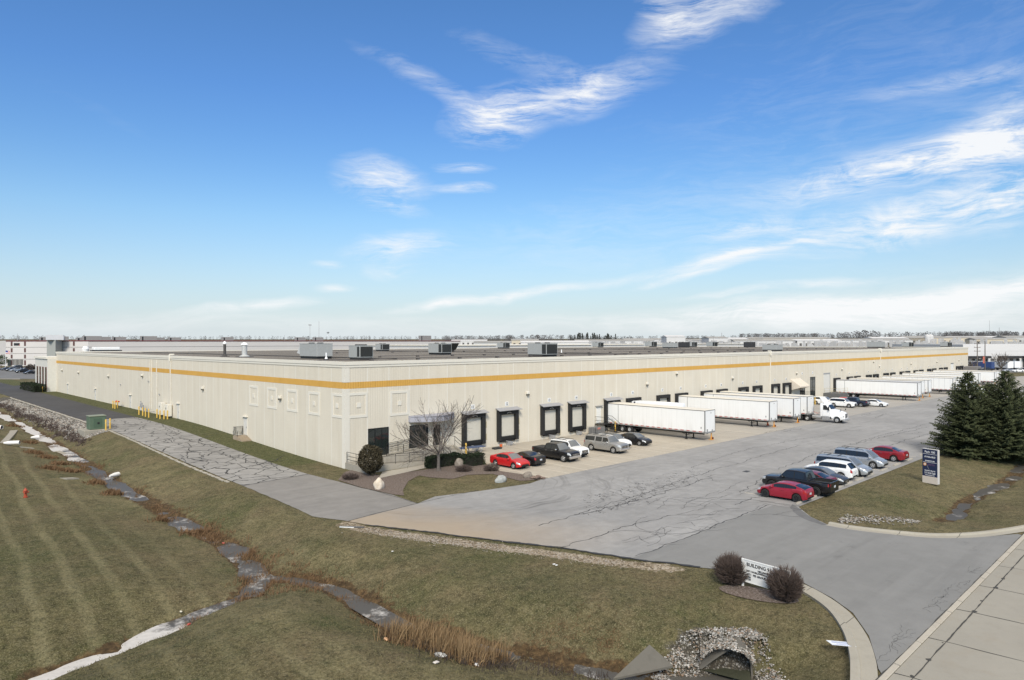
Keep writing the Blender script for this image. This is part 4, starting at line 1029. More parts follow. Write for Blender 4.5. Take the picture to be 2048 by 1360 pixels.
def park(style, label, cat, col, px, py, nose_out, group, end='front', **k):
    """place from where the low edge of the bumper facing the camera shows in the survey"""
    x, y = W(px, py, .30); L = STY[style]['L']
    if group == GB: x, yc = k.pop('x'), k.pop('yc')
    elif 'x' in k: x, yc = k.pop('x'), k.pop('yc')
    else: yc = y+L/2
    return car(style, label, cat, col, (x, yc, .008), DN if nose_out else UP, group, **k)
RED1 = ('bright_red', (.47, .012, .014)); BLK = ('black', (.008, .008, .009)); DKR = ('dark_red', (.20, .012, .018)); DGR = ('charcoal', (.055, .057, .060), .4)
WHT = ('white', (.76, .76, .75)); SIL = ('silver', (.40, .42, .44), .55); TAN = ('pewter', (.35, .34, .32), .5); NAVY = ('navy', (.022, .030, .055), .3); MAR = ('maroon', (.16, .012, .014), .2); CRM = ('crimson', (.27, .012, .028), .1)
park('sedan', 'bright red compact sedan parked beside the planted island', 'car', RED1, 1046, 938, True, GA, x=12.9, yc=-11.25)
park('coupe', 'black convertible with closed soft top backed out between red sedan and black pickup', 'car', BLK, 1082, 927, False, GA, dark=False, soft_top=('soft_top_black', (.016, .016, .017)))
bed_cover['black crew cab pickup with chrome bumper and covered bed on the apron'] = True
park('pickup', 'black crew cab pickup with chrome bumper and covered bed on the apron', 'pickup truck', BLK, 1144, 920.5, True, GA, chrome=True, x=19.75, yc=-11.6)
park('suv', 'white sport utility vehicle behind the black pickup, with roof rails', 'suv', WHT, 1170, 910.5, True, GA, rails=True, chrome=True)
park('longsuv', 'long pewter sport utility vehicle with roof rack parked on the apron', 'suv', TAN, 1240, 905.5, True, GA, x=28.15, yc=-12.1, rails=True, chrome=True)
park('cross', 'white crossover with black roof between pewter vehicle and black sedan', 'crossover', WHT, 1257, 893, True, GA, roof=('gloss_black', (.012, .012, .012)))
park('sedan', 'black sedan parked closest to the first trailer', 'car', BLK, 1286, 891, True, GA, x=35.2, yc=-11.1)
park('hatch', 'crimson hatchback with dark wheels nearest the entrance mouth', 'car', CRM, 1616, 999, False, GB, end='rear', dark=True, x=19.0, yc=-37.95)
park('pickup', 'all black pickup with open bed and dark wheels beside crimson hatchback', 'pickup truck', BLK, 1650, 988, False, GB, dark=True, x=22.4, yc=-37.7, scale=1.04)
car('sedan', 'maroon sedan mostly hidden behind the open bed black pickup', 'car', MAR, (25.0, -37.4, .008), UP, GB)
car('sedan', 'charcoal sedan nosed up to the grass between maroon sedan and white crossover', 'car', DGR, (27.5, -37.5, .008), DN, GB, chrome=True)
car('cross', 'white crossover with red tail lamps backed to the grass island', 'crossover', WHT, (30.8, -37.1, .008), UP, GB)
car('van', 'silver minivan with roof rails right behind the white crossover', 'minivan', SIL, (33.6, -37.3, .008), DN, GB, rails=True)
car('van', 'silver grey minivan with long dark side windows nearest the dark red saloon', 'minivan', SIL, (39.3, -36.95, .008), DN, GB, rails=True)
car('sedan', 'dark red saloon with bright wheels, last along the grass island', 'car', ('garnet', (.22, .010, .018), .1), (45.2, -37.3, .008), UP, GB, chrome=True, scale=1.06)
car('suv', 'white sport utility vehicle in front of another white one near the dock ramp', 'suv', WHT, (105.6, -11.2, .008), DN, GC, chrome=True)
car('cross', 'white crossover half hidden behind the white sport utility vehicle', 'crossover', WHT, (108.6, -6.4, .008), DN, GC)
car('pickup', 'navy blue pickup showing its red tail lamps', 'pickup truck', NAVY, (109.2, -12.0, .008), UP, GC)
car('sedan', 'red car glimpsed behind the navy pickup', 'car', RED1, (113.2, -9.0, .008), DN, GC)
car('sedan', 'white sedan parked last beside the navy pickup', 'car', WHT, (111.9, -15.2, .008), DN, GC)
# wheel stops along the grass
ws = None
for i, x in enumerate((18.4, 21.0, 23.7, 26.4, 28.6, 31.5, 34.4, 38.4, 42.5, 46.8, 51.7)):
    if ws is None:
        b = MB(); b.rings([[(-.9, -.09, 0), (-.9, .09, 0), (-.9, .06, .13), (-.9, -.06, .13)], [(.9, -.09, 0), (.9, .09, 0), (.9, .06, .13), (.9, -.06, .13)]], True, True, True)
        ws = b.build('wheel_stop', CONCL); o = ws
    else: o = ws.copy(); COL.objects.link(o)
    o.location = (x, -39.55, .008); o.rotation_euler = (0, 0, rnd.uniform(-.03, .03)); tag(o, 'pale concrete wheel stop at the edge of the grass island', 'wheel stop', 'wheel stops along the grass island')

# ------------------------------------------------------------------ semi trailers
def trailer_paint():
    n = N('trailer_white'); x, y, z = n.sep(); f = n.math('ABSOLUTE', n.math('SUBTRACT', n.math('FRACT', n.math('DIVIDE', y, 1.22)), .5))
    c = n.mix(n.noise(.7, 5), (.76, .76, .745), (.81, .81, .80)); c = n.mix(n.math('MULTIPLY', n.math('LESS_THAN', f, .012), .30), c, (.45, .45, .45))
    st = n.noise(1.0, 5, n.comb(n.math('MULTIPLY', n.math('ADD', x, y), 2.2), 0.0, n.math('MULTIPLY', z, .25)))
    lo = n.mr(z, 2.6, 1.2, 0, 1); c = n.mix(n.math('MULTIPLY', n.mr(st, .45, .72, .05, .55), n.math('ADD', n.math('MULTIPLY', lo, .6), .22)), c, (.50, .48, .44))
    return n.out(c, .45)
TRW = trailer_paint(); TRR = pm('trailer_roof', (.66, .62, .54), .6, var=.12, sc=.6); TRG = pm('trailer_rail_grey', (.22, .22, .22), .5, .3)
TRS = pm('trailer_cool_white', (.72, .73, .75), .45, var=.04, sc=.7)  # even cool white, the colour of one whole trailer
def tape_mat():
    n = N('reflective_tape'); y = n.sep()[1]; f = n.math('FRACT', n.math('DIVIDE', y, .92)); n.out(n.mix(n.math('GREATER_THAN', f, .45), (.62, .61, .58), (.45, .05, .04)), .4); return n.m
TAPE = tape_mat()
def ribs_mat():
    n = N('ribbed_trailer_white'); y = n.sep()[1]; f = n.math('ABSOLUTE', n.math('SUBTRACT', n.math('FRACT', n.math('DIVIDE', y, 1.2)), .5))
    n.out(n.mix(n.math('LESS_THAN', f, .022), (.76, .76, .745), (.47, .47, .47)), .5); return n.m
RIBW = ribs_mat()
_tr = {}
def dual_wheel(b_parent, x, y, side, r=.5):
    M = Matrix.Translation((x, y, r)) @ Matrix.Rotation(R(90*side), 4, 'Y')
    w = MB().lathe([(r*.55, -.28), (r*.94, -.28), (r, -.22), (r, -.06), (r*.93, -.03), (r*.93, .03), (r, .06), (r, .22), (r*.94, .28), (r*.55, .28)], 20, M, cap0=False, cap1=False).build('wheel', TYRE, b_parent, 50)
    MB().lathe([(r*.56, .27), (r*.52, .18), (r*.30, .10), (r*.28, .24), (r*.16, .28), (.01, .29)], 16, M, cap0=False).build('rim', pm('polished_wheel', (.55, .55, .54), .3, .6), w, 40)
def trailer(x, y_nose, label, L=16.0, tractor=False, ribbed=False, stand=True, grey_roof=False, legs=True):
    """box trailer with its doors at the dock (local +y) and nose to the court"""
    key = (L, ribbed, grey_roof, tractor)
    if key in _tr:
        t = copy_tree(_tr[key]); t.location = (x, y_nose, .006); tag(t, label)
    else:
        t = thing('semi_trailer', label, 'trailer', (x, y_nose, .006), 0, 'white box trailers backed up to the dock'); _tr[key] = t
        hw, z0, z1 = 1.29, 1.17, 4.08
        side = RIBW if ribbed else TRW
        b = MB(); b.box(-hw, hw, 0, L, z0, z1-.05)
        b.build('cargo_box', side, t)
        b = MB(); b.add([(-hw, .03, z1-.05), (hw, .03, z1-.05), (hw, L, z1-.05), (-hw, L, z1-.05), (-hw+.06, .08, z1), (hw-.06, .08, z1), (hw-.06, L, z1), (-hw+.06, L, z1), (0, .08, z1+.04), (0, L, z1+.04)], [(0, 1, 5, 8, 4), (1, 2, 6, 5), (3, 0, 4, 7), (4, 8, 9, 7), (8, 5, 6, 9)])
        b.build('roof', pm('trailer_roof_grey', (.33, .33, .34), .6) if grey_roof else TRR, t)
        b = MB(); e = .012
        for sg in (1, -1):
            b.box(sg*hw-.06 if sg > 0 else -hw-e, hw+e if sg > 0 else -hw+.06, -.03, .10, z0, z1-.05)
        b.box(-hw-.001, hw+.001, -.02, .02, z1-.13, z1-.045)
        for sg in (1, -1): b.box(min(sg*hw, sg*(hw+e)), max(sg*hw, sg*(hw+e)), .1, L, z1-.15, z1-.045)
        b.build('corner_post', TRG, t)
        MB().box(-hw-.004, -hw, L-1.95, L-1.88, z0, z1-.15).build('door_seam', TRG, t)
        b = MB()
        for sg in (1, -1): b.box(min(sg*hw, sg*(hw+.02)), max(sg*hw, sg*(hw+.02)), .1, L, z0-.12, z0+.10)
        b.box(-hw, hw, -.03, .06, z0-.18, z0+.04); rl = b.build('bottom_rail', STEEL, t)
        for sg in (1, -1):
            MB().box(min(sg*(hw+.02), sg*(hw+.026)), max(sg*(hw+.02), sg*(hw+.026)), .3, L-.1, z0+.0, z0+.085).build('reflective_tape', TAPE, rl)
        b = MB(); b.box(-.50, -.38, .6, L-.3, z0-.42, z0-.12); b.box(.38, .50, .6, L-.3, z0-.42, z0-.12)
        for k in range(12): b.box(-hw+.02, hw-.02, .8+k*(L-1.6)/12, .88+k*(L-1.6)/12, z0-.19, z0-.12)
        b.box(-.9, .9, L-5.2, L-.9, z0-.55, z0-.42); b.build('chassis', BLKMET, t)
        g = MB()
        zf = 0 if not tractor else .40
        for sg in (1, -1):
            g.box(sg*.92-.07, sg*.92+.07, 2.95, 3.09, zf+.06, z0-.15); g.box(sg*.92-.17, sg*.92+.17, 2.85, 3.19, zf, zf+.06)
            g.tube((sg*.92, 3.0, .55), (sg*.92, 4.0, z0-.2), .035)
        g.box(-.9, .9, 2.99, 3.05, .55, .62); g.tube((-.92, 3.02, .5), (.92, 3.02, z0-.2), .03); g.build('landing_gear', BLKMET, t)
        for y in (L-3.9, L-2.6):
            for sg in (1, -1): dual_wheel(t, sg*.95, y, sg)
        b = MB()
        for sg in (1, -1): b.box(sg*.95-.3, sg*.95+.3, L-1.8, L-1.77, .30, z0-.12)
        b.build('mud_flap', BLACK, t)
        b = MB(); b.box(-.9, -.6, -.05, -.02, 1.25, 1.55); b.lathe([(.09, 0), (.09, .1)], 10, Matrix.Translation((.45, -.03, 1.35)) @ Matrix.Rotation(R(90), 4, 'X')); b.build('air_coupling', GREY, t)
        MB().box(-hw-.003, -hw, .5, .66, 1.6, 1.85).build('placard', GREY, t)
        MB().box(.1, .3, -.026, -.02, 3.6, 3.68).build('marker_lamp', BLKMET, t)
    if stand:
        s_ = thing('trailer_stand', 'orange nose stand of the '+' '.join(label.split(',')[0].split()[:11]), 'trailer stand', (x+.75, y_nose+.25, .006), 0, 'orange trailer stands under the trailer noses')
        MB().tube((0, 0, .05), (0, 0, 1.12), .07, .07, 8).box(-.3, .3, -.25, .25, 0, .05).tube((-.28, 0, .05), (0, 0, .7), .03).tube((.28, 0, .05), (0, 0, .7), .03).build('jack_post', pm('jack_orange', (.58, .27, .05), .6, var=.2), s_)
        MB().lathe([(.05, -.06), (.17, -.06), (.17, .06), (.05, .06)], 14, Matrix.Translation((.34, 0, .17)) @ Matrix.Rotation(R(90), 4, 'X')).build('wheel', pm('stand_wheel', (.10, .02, .018), .7), s_)
    return t
trailer(DOCKS[1222], -16.35, 'white trailer nearest the parked cars, at the dock with the metal stair')
trailer(DOCKS[1361], -16.15, 'white trailer with a red cone beside its nose')
trailer(DOCKS[1411], -16.3, 'white trailer between the coned one and the white tractor')
trailer(DOCKS[1442], -16.2, 'white trailer coupled to the white day cab tractor', tractor=True, stand=False)
trailer(DOCKS[1672], -17.7, 'white trailer beside the ramp with yellow posts, first of the far group', 17.2, grey_roof=True)
trailer(DOCKS[1698], -16.2, 'white trailer second in the far group, nose even with the first')
trailer(DOCKS[1713], -16.3, 'white trailer third in the far group, in front of the ribbed one')
trailer(DOCKS[1750], -18.2, 'ribbed white trailer coupled to the farther tractor', tractor=True, ribbed=True, stand=False)
trailer(DOCKS[1770.5], -18.0, 'white trailer directly behind the ribbed one')
trailer(DOCKS[1802.5], -16.6, 'white trailer standing behind the farther tractor')
trailer(DOCKS[1830], -16.4, 'white trailer whose nose shows left of the narrow spruce top')
trailer(DOCKS[1857], -17.6, 'white trailer whose side shows between the two spruce tops')
trailer(DOCKS[1867], -17.8, 'last white trailer toward the far end of the dock')
# short van body at the sixteenth door
t = thing('box_truck', 'short white box truck body with rounded roof behind the first trailer', 'box truck', (DOCKS[1265], -8.6, .006), 0)
MB().bbox(-1.25, 1.25, 0, 8.0, 1.0, 4.05, .14).build('cargo_box', pm('van_body_white', (.80, .81, .82), .4, var=.03), t, 45)
MB().box(-1.262, -1.25, 7.2, 7.5, 3.2, 4.0).build('door_edge', NAVY and pm('navy_band', (.02, .025, .05), .5), t)
MB().box(-.45, .45, .2, 7.8, .62, .99).build('chassis', BLKMET, t)
MB().bbox(-1.1, 1.1, -2.2, -.12, .55, 2.6, .2).build('cab', WHITEP, t, 45); MB().quad((-1.0, -2.12, 1.6), (1.0, -2.12, 1.6), (.95, -2.03, 2.35), (-.95, -2.03, 2.35)).build('windscreen', CARGLASS, t)
for y in (-1.3, 5.9):
    for sg in (1, -1): dual_wheel(t, sg*.92, y, sg, .46)

# ------------------------------------------------------------------ day cab tractors
def tractor(x, y_front, label, sleeper=False):
    """nose at local -y=0, running back along +y"""
    t = thing('tractor_truck', label, 'truck', (x, y_front, .006), 0)
    WT = paint('truck_white', (.80, .80, .79)); hw = 1.02
    # hood tapering forward
    rs = []
    for y, w_, zb, zt in ((.0, .62, .75, 1.45), (.10, .72, .70, 1.62), (.5, .84, .68, 1.80), (1.2, .96, .70, 1.98), (1.95, 1.02, .72, 2.12)):
        rs.append([(-w_, y, zb), (w_, y, zb), (w_, y, zt-.28), (w_*.84, y, zt-.04), (w_*.35, y, zt+.02), (-w_*.35, y, zt+.02), (-w_*.84, y, zt-.04), (-w_, y, zt-.28)])
    MB().rings(rs, True, True, True).build('hood', WT, t, 35)
    # cab
    rs = []
    for z, yf, yb, w_ in ((.95, 1.92, 3.75, 1.10), (2.05, 1.92, 3.75, 1.16), (2.15, 2.02, 3.75, 1.16), (2.85, 2.50, 3.75, 1.08), (3.02, 2.72, 3.72, 1.0)):
        c = .14; rs.append([(-w_+c, yf, z), (w_-c, yf, z), (w_, yf+c, z), (w_, yb-c, z), (w_-c, yb, z), (-w_+c, yb, z), (-w_, yb-c, z), (-w_, yf+c, z)])
    cb = MB().rings(rs, True, False, True).build('cab', WT, t, 35)
    MB().quad((-.96, 2.00, 2.16), (.96, 2.00, 2.16), (.86, 2.47, 2.83), (-.86, 2.47, 2.83)).build('windscreen', CARGLASS, cb)
    MB().box(-.03, .03, 2.0, 2.03, 2.14, 2.2).build('wiper', BLKMET, cb)
    for sg in (1, -1):
        MB().add([(sg*1.175, 2.25, 2.02), (sg*1.175, 3.18, 2.02), (sg*1.115, 3.18, 2.78), (sg*1.115, 2.72, 2.78), (sg*1.165, 2.32, 2.2)], [(0, 1, 2, 3, 4)[::sg]]).build('side_window', CARGLASS, cb)
        MB().box(min(sg*1.165, sg*1.18), max(sg*1.165, sg*1.18), 2.2, 3.25, 1.05, 2.0).build('door', WT, t)
        b = MB(); b.box(sg*1.36-.1, sg*1.36+.1, 2.15, 2.27, 1.95, 2.65); b.path([(sg*1.12, 2.3, 2.6), (sg*1.34, 2.2, 2.6)], .02); b.build('mirror', BLKMET, t)
        b = MB(); b.tube((sg*.8, .65, 1.8), (sg*1.0, .5, 2.05), .018); b.bbox(sg*1.02-.09, sg*1.02+.09, .42, .52, 1.98, 2.26, .03); b.build('hood_mirror', BLKMET, t)
        # front fender arch
        b = MB(); rs = []
        for k in range(9):
            a_ = math.pi*k/8; rs.append([(sg*.70, 1.05-.66*math.cos(a_), .52+.66*math.sin(a_)), (sg*1.18, 1.05-.66*math.cos(a_), .52+.66*math.sin(a_)), (sg*1.18, 1.05-.58*math.cos(a_), .52+.58*math.sin(a_))])
        b.rings(rs, False); b.box(min(sg*.62, sg*1.15), max(sg*.62, sg*1.15), .12, .42, .62, 1.2); b.build('fender', WT, t, 40)
        MB().bbox(sg*.86-.2, sg*.86+.2, .06, .2, 1.0, 1.28, .03).build('headlight', CLEARLENS, t)
        w = MB().lathe([(.28, -.15), (.47, -.15), (.5, -.1), (.5, .1), (.47, .15), (.28, .15)], 20, Matrix.Translation((sg*.98, 1.05, .5)) @ Matrix.Rotation(R(90*sg), 4, 'Y'), cap0=False, cap1=False).build('wheel', TYRE, t, 50)
        MB().lathe([(.29, .14), (.26, .08), (.14, .10), (.12, .17), (.01, .18)], 16, Matrix.Translation((sg*.98, 1.05, .5)) @ Matrix.Rotation(R(90*sg), 4, 'Y'), cap0=False).build('rim', pm('polished_wheel', (.55, .55, .54), .3, .6), w, 40)
        for y in (5.7, 7.0): dual_wheel(t, sg*.93, y, sg)
        MB().lathe([(.02, -.75), (.29, -.74), (.30, -.7), (.30, .7), (.29, .74), (.02, .75)], 14, Matrix.Translation((sg*.92, 4.2, .78)) @ Matrix.Rotation(R(90), 4, 'X')).build('fuel_tank', pm('polished_tank', (.42, .42, .41), .3, .6), t, 40)
        MB().bbox(sg*1.0-.14, sg*1.0+.14, 2.15, 3.35, .38, .95, .03).build('cab_step', STEEL, t)
    b = MB()
    b.box(-.46, .46, -.02, .06, .86, 1.52)
    gq = b.build('grille', pm('grille_dark', (.10, .10, .105), .4, .3), t)
    b = MB()
    for k in range(6): b.box(-.46, .46, -.035, -.02, .9+k*.11, .935+k*.11)
    b.build('grille_bar', CHROME, gq)
    MB().bbox(-1.16, 1.16, -.16, .22, .36, .74, .06).build('front_bumper', pm('bumper_silver', (.42, .42, .42), .4, .4), t)
    b = MB(); b.box(-.48, -.36, 1.2, 7.9, .72, .98); b.box(.36, .48, 1.2, 7.9, .72, .98)
    for y in (3.9, 4.9, 6.3, 7.7): b.box(-.36, .36, y, y+.1, .75, .95)
    b.build('frame_rail', BLKMET, t)
    MB().lathe([(.5, 0), (.5, .10), (.2, .12)], 16, Matrix.Translation((0, 6.3, 1.0))).build('fifth_wheel', BLKMET, t)
    b = MB(); b.path([(-.4, 3.8, 1.6), (-.5, 4.3, 1.3), (-.3, 4.9, 1.5), (0, 5.2, 1.5)], .025); b.build('air_line', RED, t)
    # roof fairing
    if not sleeper:
        b = MB(); b.add([(-.92, 2.9, 3.0), (.92, 2.9, 3.0), (.95, 3.75, 3.98), (-.95, 3.75, 3.98), (-.92, 3.0, 2.98), (.92, 3.0, 2.98), (.95, 3.85, 3.95), (-.95, 3.85, 3.95), ], [(0, 1, 2, 3), (7, 6, 5, 4), (0, 3, 7, 4), (1, 5, 6, 2), (3, 2, 6, 7)])
        b.build('roof_fairing', WT, t)
        MB().tube((-.6, 3.7, 3.0), (-.6, 3.78, 3.8), .03).tube((.6, 3.7, 3.0), (.6, 3.78, 3.8), .03).build('fairing_strut', GREY, t)
    else:
        rs = []
        for y, z1, w_ in ((2.75, 3.1, .95), (3.3, 3.65, 1.12), (3.76, 3.95, 1.17), (5.3, 4.0, 1.17)): rs.append([(-w_, y, 1.0), (w_, y, 1.0), (w_, y, z1-.2), (w_-.2, y, z1), (-w_+.2, y, z1), (-w_, y, z1-.2)])
        MB().rings(rs, True, True, True).build('sleeper', WT, t, 30)
    return t
tractor(DOCKS[1442]-.1, -21.9, 'white day cab tractor with raised roof fairing coupled to a trailer')
tractor(DOCKS[1750], -24.6, 'white sleeper tractor coupled to the ribbed trailer behind the spruces', True)
# ------------------------------------------------------------------ plants
BARK = m_stone('tree_bark', (.075, .062, .052), (.20, .175, .155), 5); TWIG = m_foliage('bare_twigs', (.026, .020, .017), (.085, .068, .057)); 
TWIGR = m_foliage('reddish_twigs', (.026, .020, .018), (.150, .112, .096), 3.0); SPRUCE = m_foliage('spruce_needles', (.020, .028, .012), (.088, .100, .046), 1.0)
LEAFY = m_foliage('holly_leaves', (.022, .022, .013), (.085, .068, .040), 2.0); HEDGE = m_foliage('yew_leaves', (.008, .015, .008), (.030, .042, .020), 2.0)
STRAW = m_foliage('dead_reed', (.125, .080, .040), (.33, .228, .122), 1.5); RUST = m_foliage('rust_dead_grass', (.085, .050, .026), (.24, .145, .075), 1.2)
def stick(b, p0, p1, r0, r1, n=3): b.tube(p0, p1, r0, r1, n, 0, False)
def branch(b, tw, p, d, l, r, depth, rg):
    """recursive limb: wood goes to b, the fine ends to tw"""
    segs = 3; q = Vector(p); dd = Vector(d)
    for i in range(segs):
        nd = (dd+Vector((rg.gauss(0, .13), rg.gauss(0, .13), rg.gauss(.04, .08)))).normalized(); q2 = q+nd*l/segs
        r2 = r*(1-.22*(i+1)/segs)
        stick(b if r > .022 else tw, q, q2, r*(1-.22*i/segs), r2, 6 if r > .05 else 3)
        if depth > 0 and i >= (1 if depth > 3 else 0):
            for k in range(2 if i == 2 else 1):
                a_ = rg.uniform(0, 6.283); o = nd.orthogonal().normalized(); o.rotate(Matrix.Rotation(a_, 3, nd))
                cd = (nd*rg.uniform(.55, .9)+o*rg.uniform(.55, .85)+Vector((0, 0, .12))).normalized()
                branch(b, tw, q2, cd, l*rg.uniform(.52, .72), r2*rg.uniform(.45, .62), depth-1, rg)
        q = q2; dd = nd
    if depth > 0: branch(b, tw, q, dd, l*.72, r*.66, depth-1, rg)
tx, ty = W(877, 941)
t = thing('bare_tree', 'leafless spreading tree on the lawn in front of the entrance steps', 'tree', (tx, ty, -.02))
b, tw = MB(), MB(); rg = random.Random(11)
b.lathe([(.24, 0), (.17, .25), (.15, 1.2), (.15, 1.75)], 10)
for k in range(8):
    a_ = k*6.283/8+rg.uniform(-.25, .25); el = rg.uniform(.42, .85) if k % 3 else 1.2
    branch(b, tw, (0, 0, 1.45+.07*k), Vector((math.cos(a_)*math.cos(el), math.sin(a_)*math.cos(el), math.sin(el))), rg.uniform(2.25, 3.0), .07, 3, rg)
b.build('trunk', BARK, t, 60); tw.build('crown', TWIG, t)
def twig_dome(px, py, r, h, mt, label, n=1500, seed=1, name='bare_shrub', z=None, w0=.012):
    x, y = W(px, py); t = thing(name, label, 'shrub', (x, y, hz(x, y)-.03 if z is None else z)); rg = random.Random(seed); b = MB(); c = MB()
    for i in range(n):
        a_ = rg.uniform(0, 6.283); cz = rg.uniform(-.80, 1); sz_ = math.sqrt(1-cz*cz)*(1+.07*math.sin(3*a_+seed)+.05*math.sin(7*a_))   # end point on a low ellipsoid
        d = Vector((sz_*math.cos(a_)*r, sz_*math.sin(a_)*r, h*(.48+.52*cz*(.94+.06*math.sin(5*a_+seed)))))
        s_ = Vector((rg.gauss(0, .13)*r, rg.gauss(0, .13)*r, 0)); m_ = s_.lerp(d, rg.uniform(.35, .6))+Vector((0, 0, rg.uniform(-.02, .12)*h))
        e = d*rg.uniform(.80, 1.0)
        if i % 3 == 0: stick(b, s_, m_, w0*1.6, w0)
        stick(c, m_, e, w0, w0*.45)
        for _ in range(2):
            f = m_.lerp(e, rg.uniform(.2, .7)); stick(c, f, f+(e-m_)*rg.uniform(.2, .42)+Vector((rg.gauss(0, .10), rg.gauss(0, .10), rg.gauss(.02, .07)))*r*.7, w0*.65, w0*.35)
    b.build('stem', TWIG, t); c.build('crown', mt, t); return t
twig_dome(1463, 1167, .96, 1.82, TWIGR, 'left round leafless shrub beside the white building sign', 1700, 1, w0=.012)
twig_dome(1572, 1200, .96, 1.9, TWIGR, 'right round leafless shrub hiding the end of the white building sign', 1700, 2, w0=.012)
sheet('mulch_bed', [(q.x, q.y, hz(q.x, q.y)+.012) for q in [Vector(W(1518+80*math.cos(a_), 1189+13*math.sin(a_)+.16*80*math.cos(a_))) for a_ in [6.283*i/28 for i in range(28)]]], 0, MULCH)
twig_dome(700, 958, .9, .7, TWIGR, 'low reddish leafless shrub at the building corner', 420, 3)
twig_dome(927, 942, 1.0, .75, TWIGR, 'low reddish leafless shrub in front of the right hedge', 420, 4); twig_dome(982, 941, .95, .8, TWIGR, 'low reddish leafless shrub beside the bright red sedan', 380, 5)
def leaf_quads(b, c, d, sz, rg):
    u_ = Vector((rg.gauss(0, 1), rg.gauss(0, 1), rg.gauss(0, 1))).normalized(); w_ = u_.orthogonal().normalized(); w_.rotate(Matrix.Rotation(rg.uniform(0, 6.28), 3, u_)); v_ = u_.cross(w_)
    c = Vector(c); b.add([tuple(c-w_*sz), tuple(c+v_*sz*.45), tuple(c+w_*sz), tuple(c-v_*sz*.45)], [(0, 1, 2, 3)])
def leafy(pos, r, h, mt, label, n, seed, name='evergreen_bush', sz=.10, cat='bush', box=None, rz=0):
    t = thing(name, label, cat, pos, rz); rg = random.Random(seed); b = MB(); st_ = MB()
    for i in range(n):
        if box:
            f = rg.random(); ax_ = rg.choice((0, 1, 2, 2)); p = [rg.uniform(-1, 1), rg.uniform(-1, 1), rg.uniform(0, 1)]
            if ax_ < 2: p[ax_] = rg.choice((-1, 1))*(1-abs(rg.gauss(0, .09)))
            else: p[2] = 1-abs(rg.gauss(0, .08))
            k = 1-.10*max(0, p[2]-.6)-.05*math.sin(p[0]*7+seed)
            c = (p[0]*box[0]*k, p[1]*box[1]*k, p[2]*box[2]*(1+.05*math.sin(p[0]*9)+.03*math.sin(p[0]*23))+.04)
        else:
            d = Vector((rg.gauss(0, 1), rg.gauss(0, 1), rg.gauss(0, 1))).normalized(); lump = .90+.16*mnoise.noise(d*2.3+Vector((seed, 0, 0)))
            q = lump*(1-abs(rg.gauss(0, .13))); zc = h*.52; c = (d.x*r*q, d.y*r*q, max(.05, zc+d.z*zc*q))
            w_ = min(1, .86+c[2]/h*.4) if c[2] < h*.35 else 1; c = (c[0]*w_, c[1]*w_, c[2])
        leaf_quads(b, c, None, sz*rg.uniform(.6, 1.3), rg)
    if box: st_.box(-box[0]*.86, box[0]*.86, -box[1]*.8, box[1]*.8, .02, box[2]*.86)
    else:
        for k in range(14):
            a_ = rg.uniform(0, 6.28); st_.tube((0, 0, 0), (math.cos(a_)*r*.6, math.sin(a_)*r*.6, h*rg.uniform(.5, .85)), .04, .012, 5)
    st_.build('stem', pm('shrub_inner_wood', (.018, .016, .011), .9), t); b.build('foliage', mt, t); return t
bx, by = W(741, 951); leafy((bx, by, 0), 1.36, 3.05, LEAFY, 'tall rounded dark bush at the start of the entrance ramp', 5200, 21)
hx, hy_ = W(888, 934); leafy((hx+.2, hy_+.5, 0), 0, 0, HEDGE, 'clipped dark hedge behind the bare tree trunk', 5200, 22, 'clipped_hedge', .075, 'hedge', (2.05, .55, 1.15), R(-3))
hx, hy_ = W(944, 931); leafy((hx, hy_+.2, 0), 0, 0, HEDGE, 'clipped dark hedge beside the yellow bollard and red sedan', 3400, 23, 'clipped_hedge', .075, 'hedge', (1.35, .75, 1.15), R(-8))
qx, qy = WY(75, None, -4.5)[0], 0
leafy((-3.6, LY+8, gz(150)), 0, 0, HEDGE, 'dark shrub bed under the slit windows of the far office portal', 3600, 24, 'shrub_bed', .16, 'shrubs', (1.2, 9.0, 1.7))
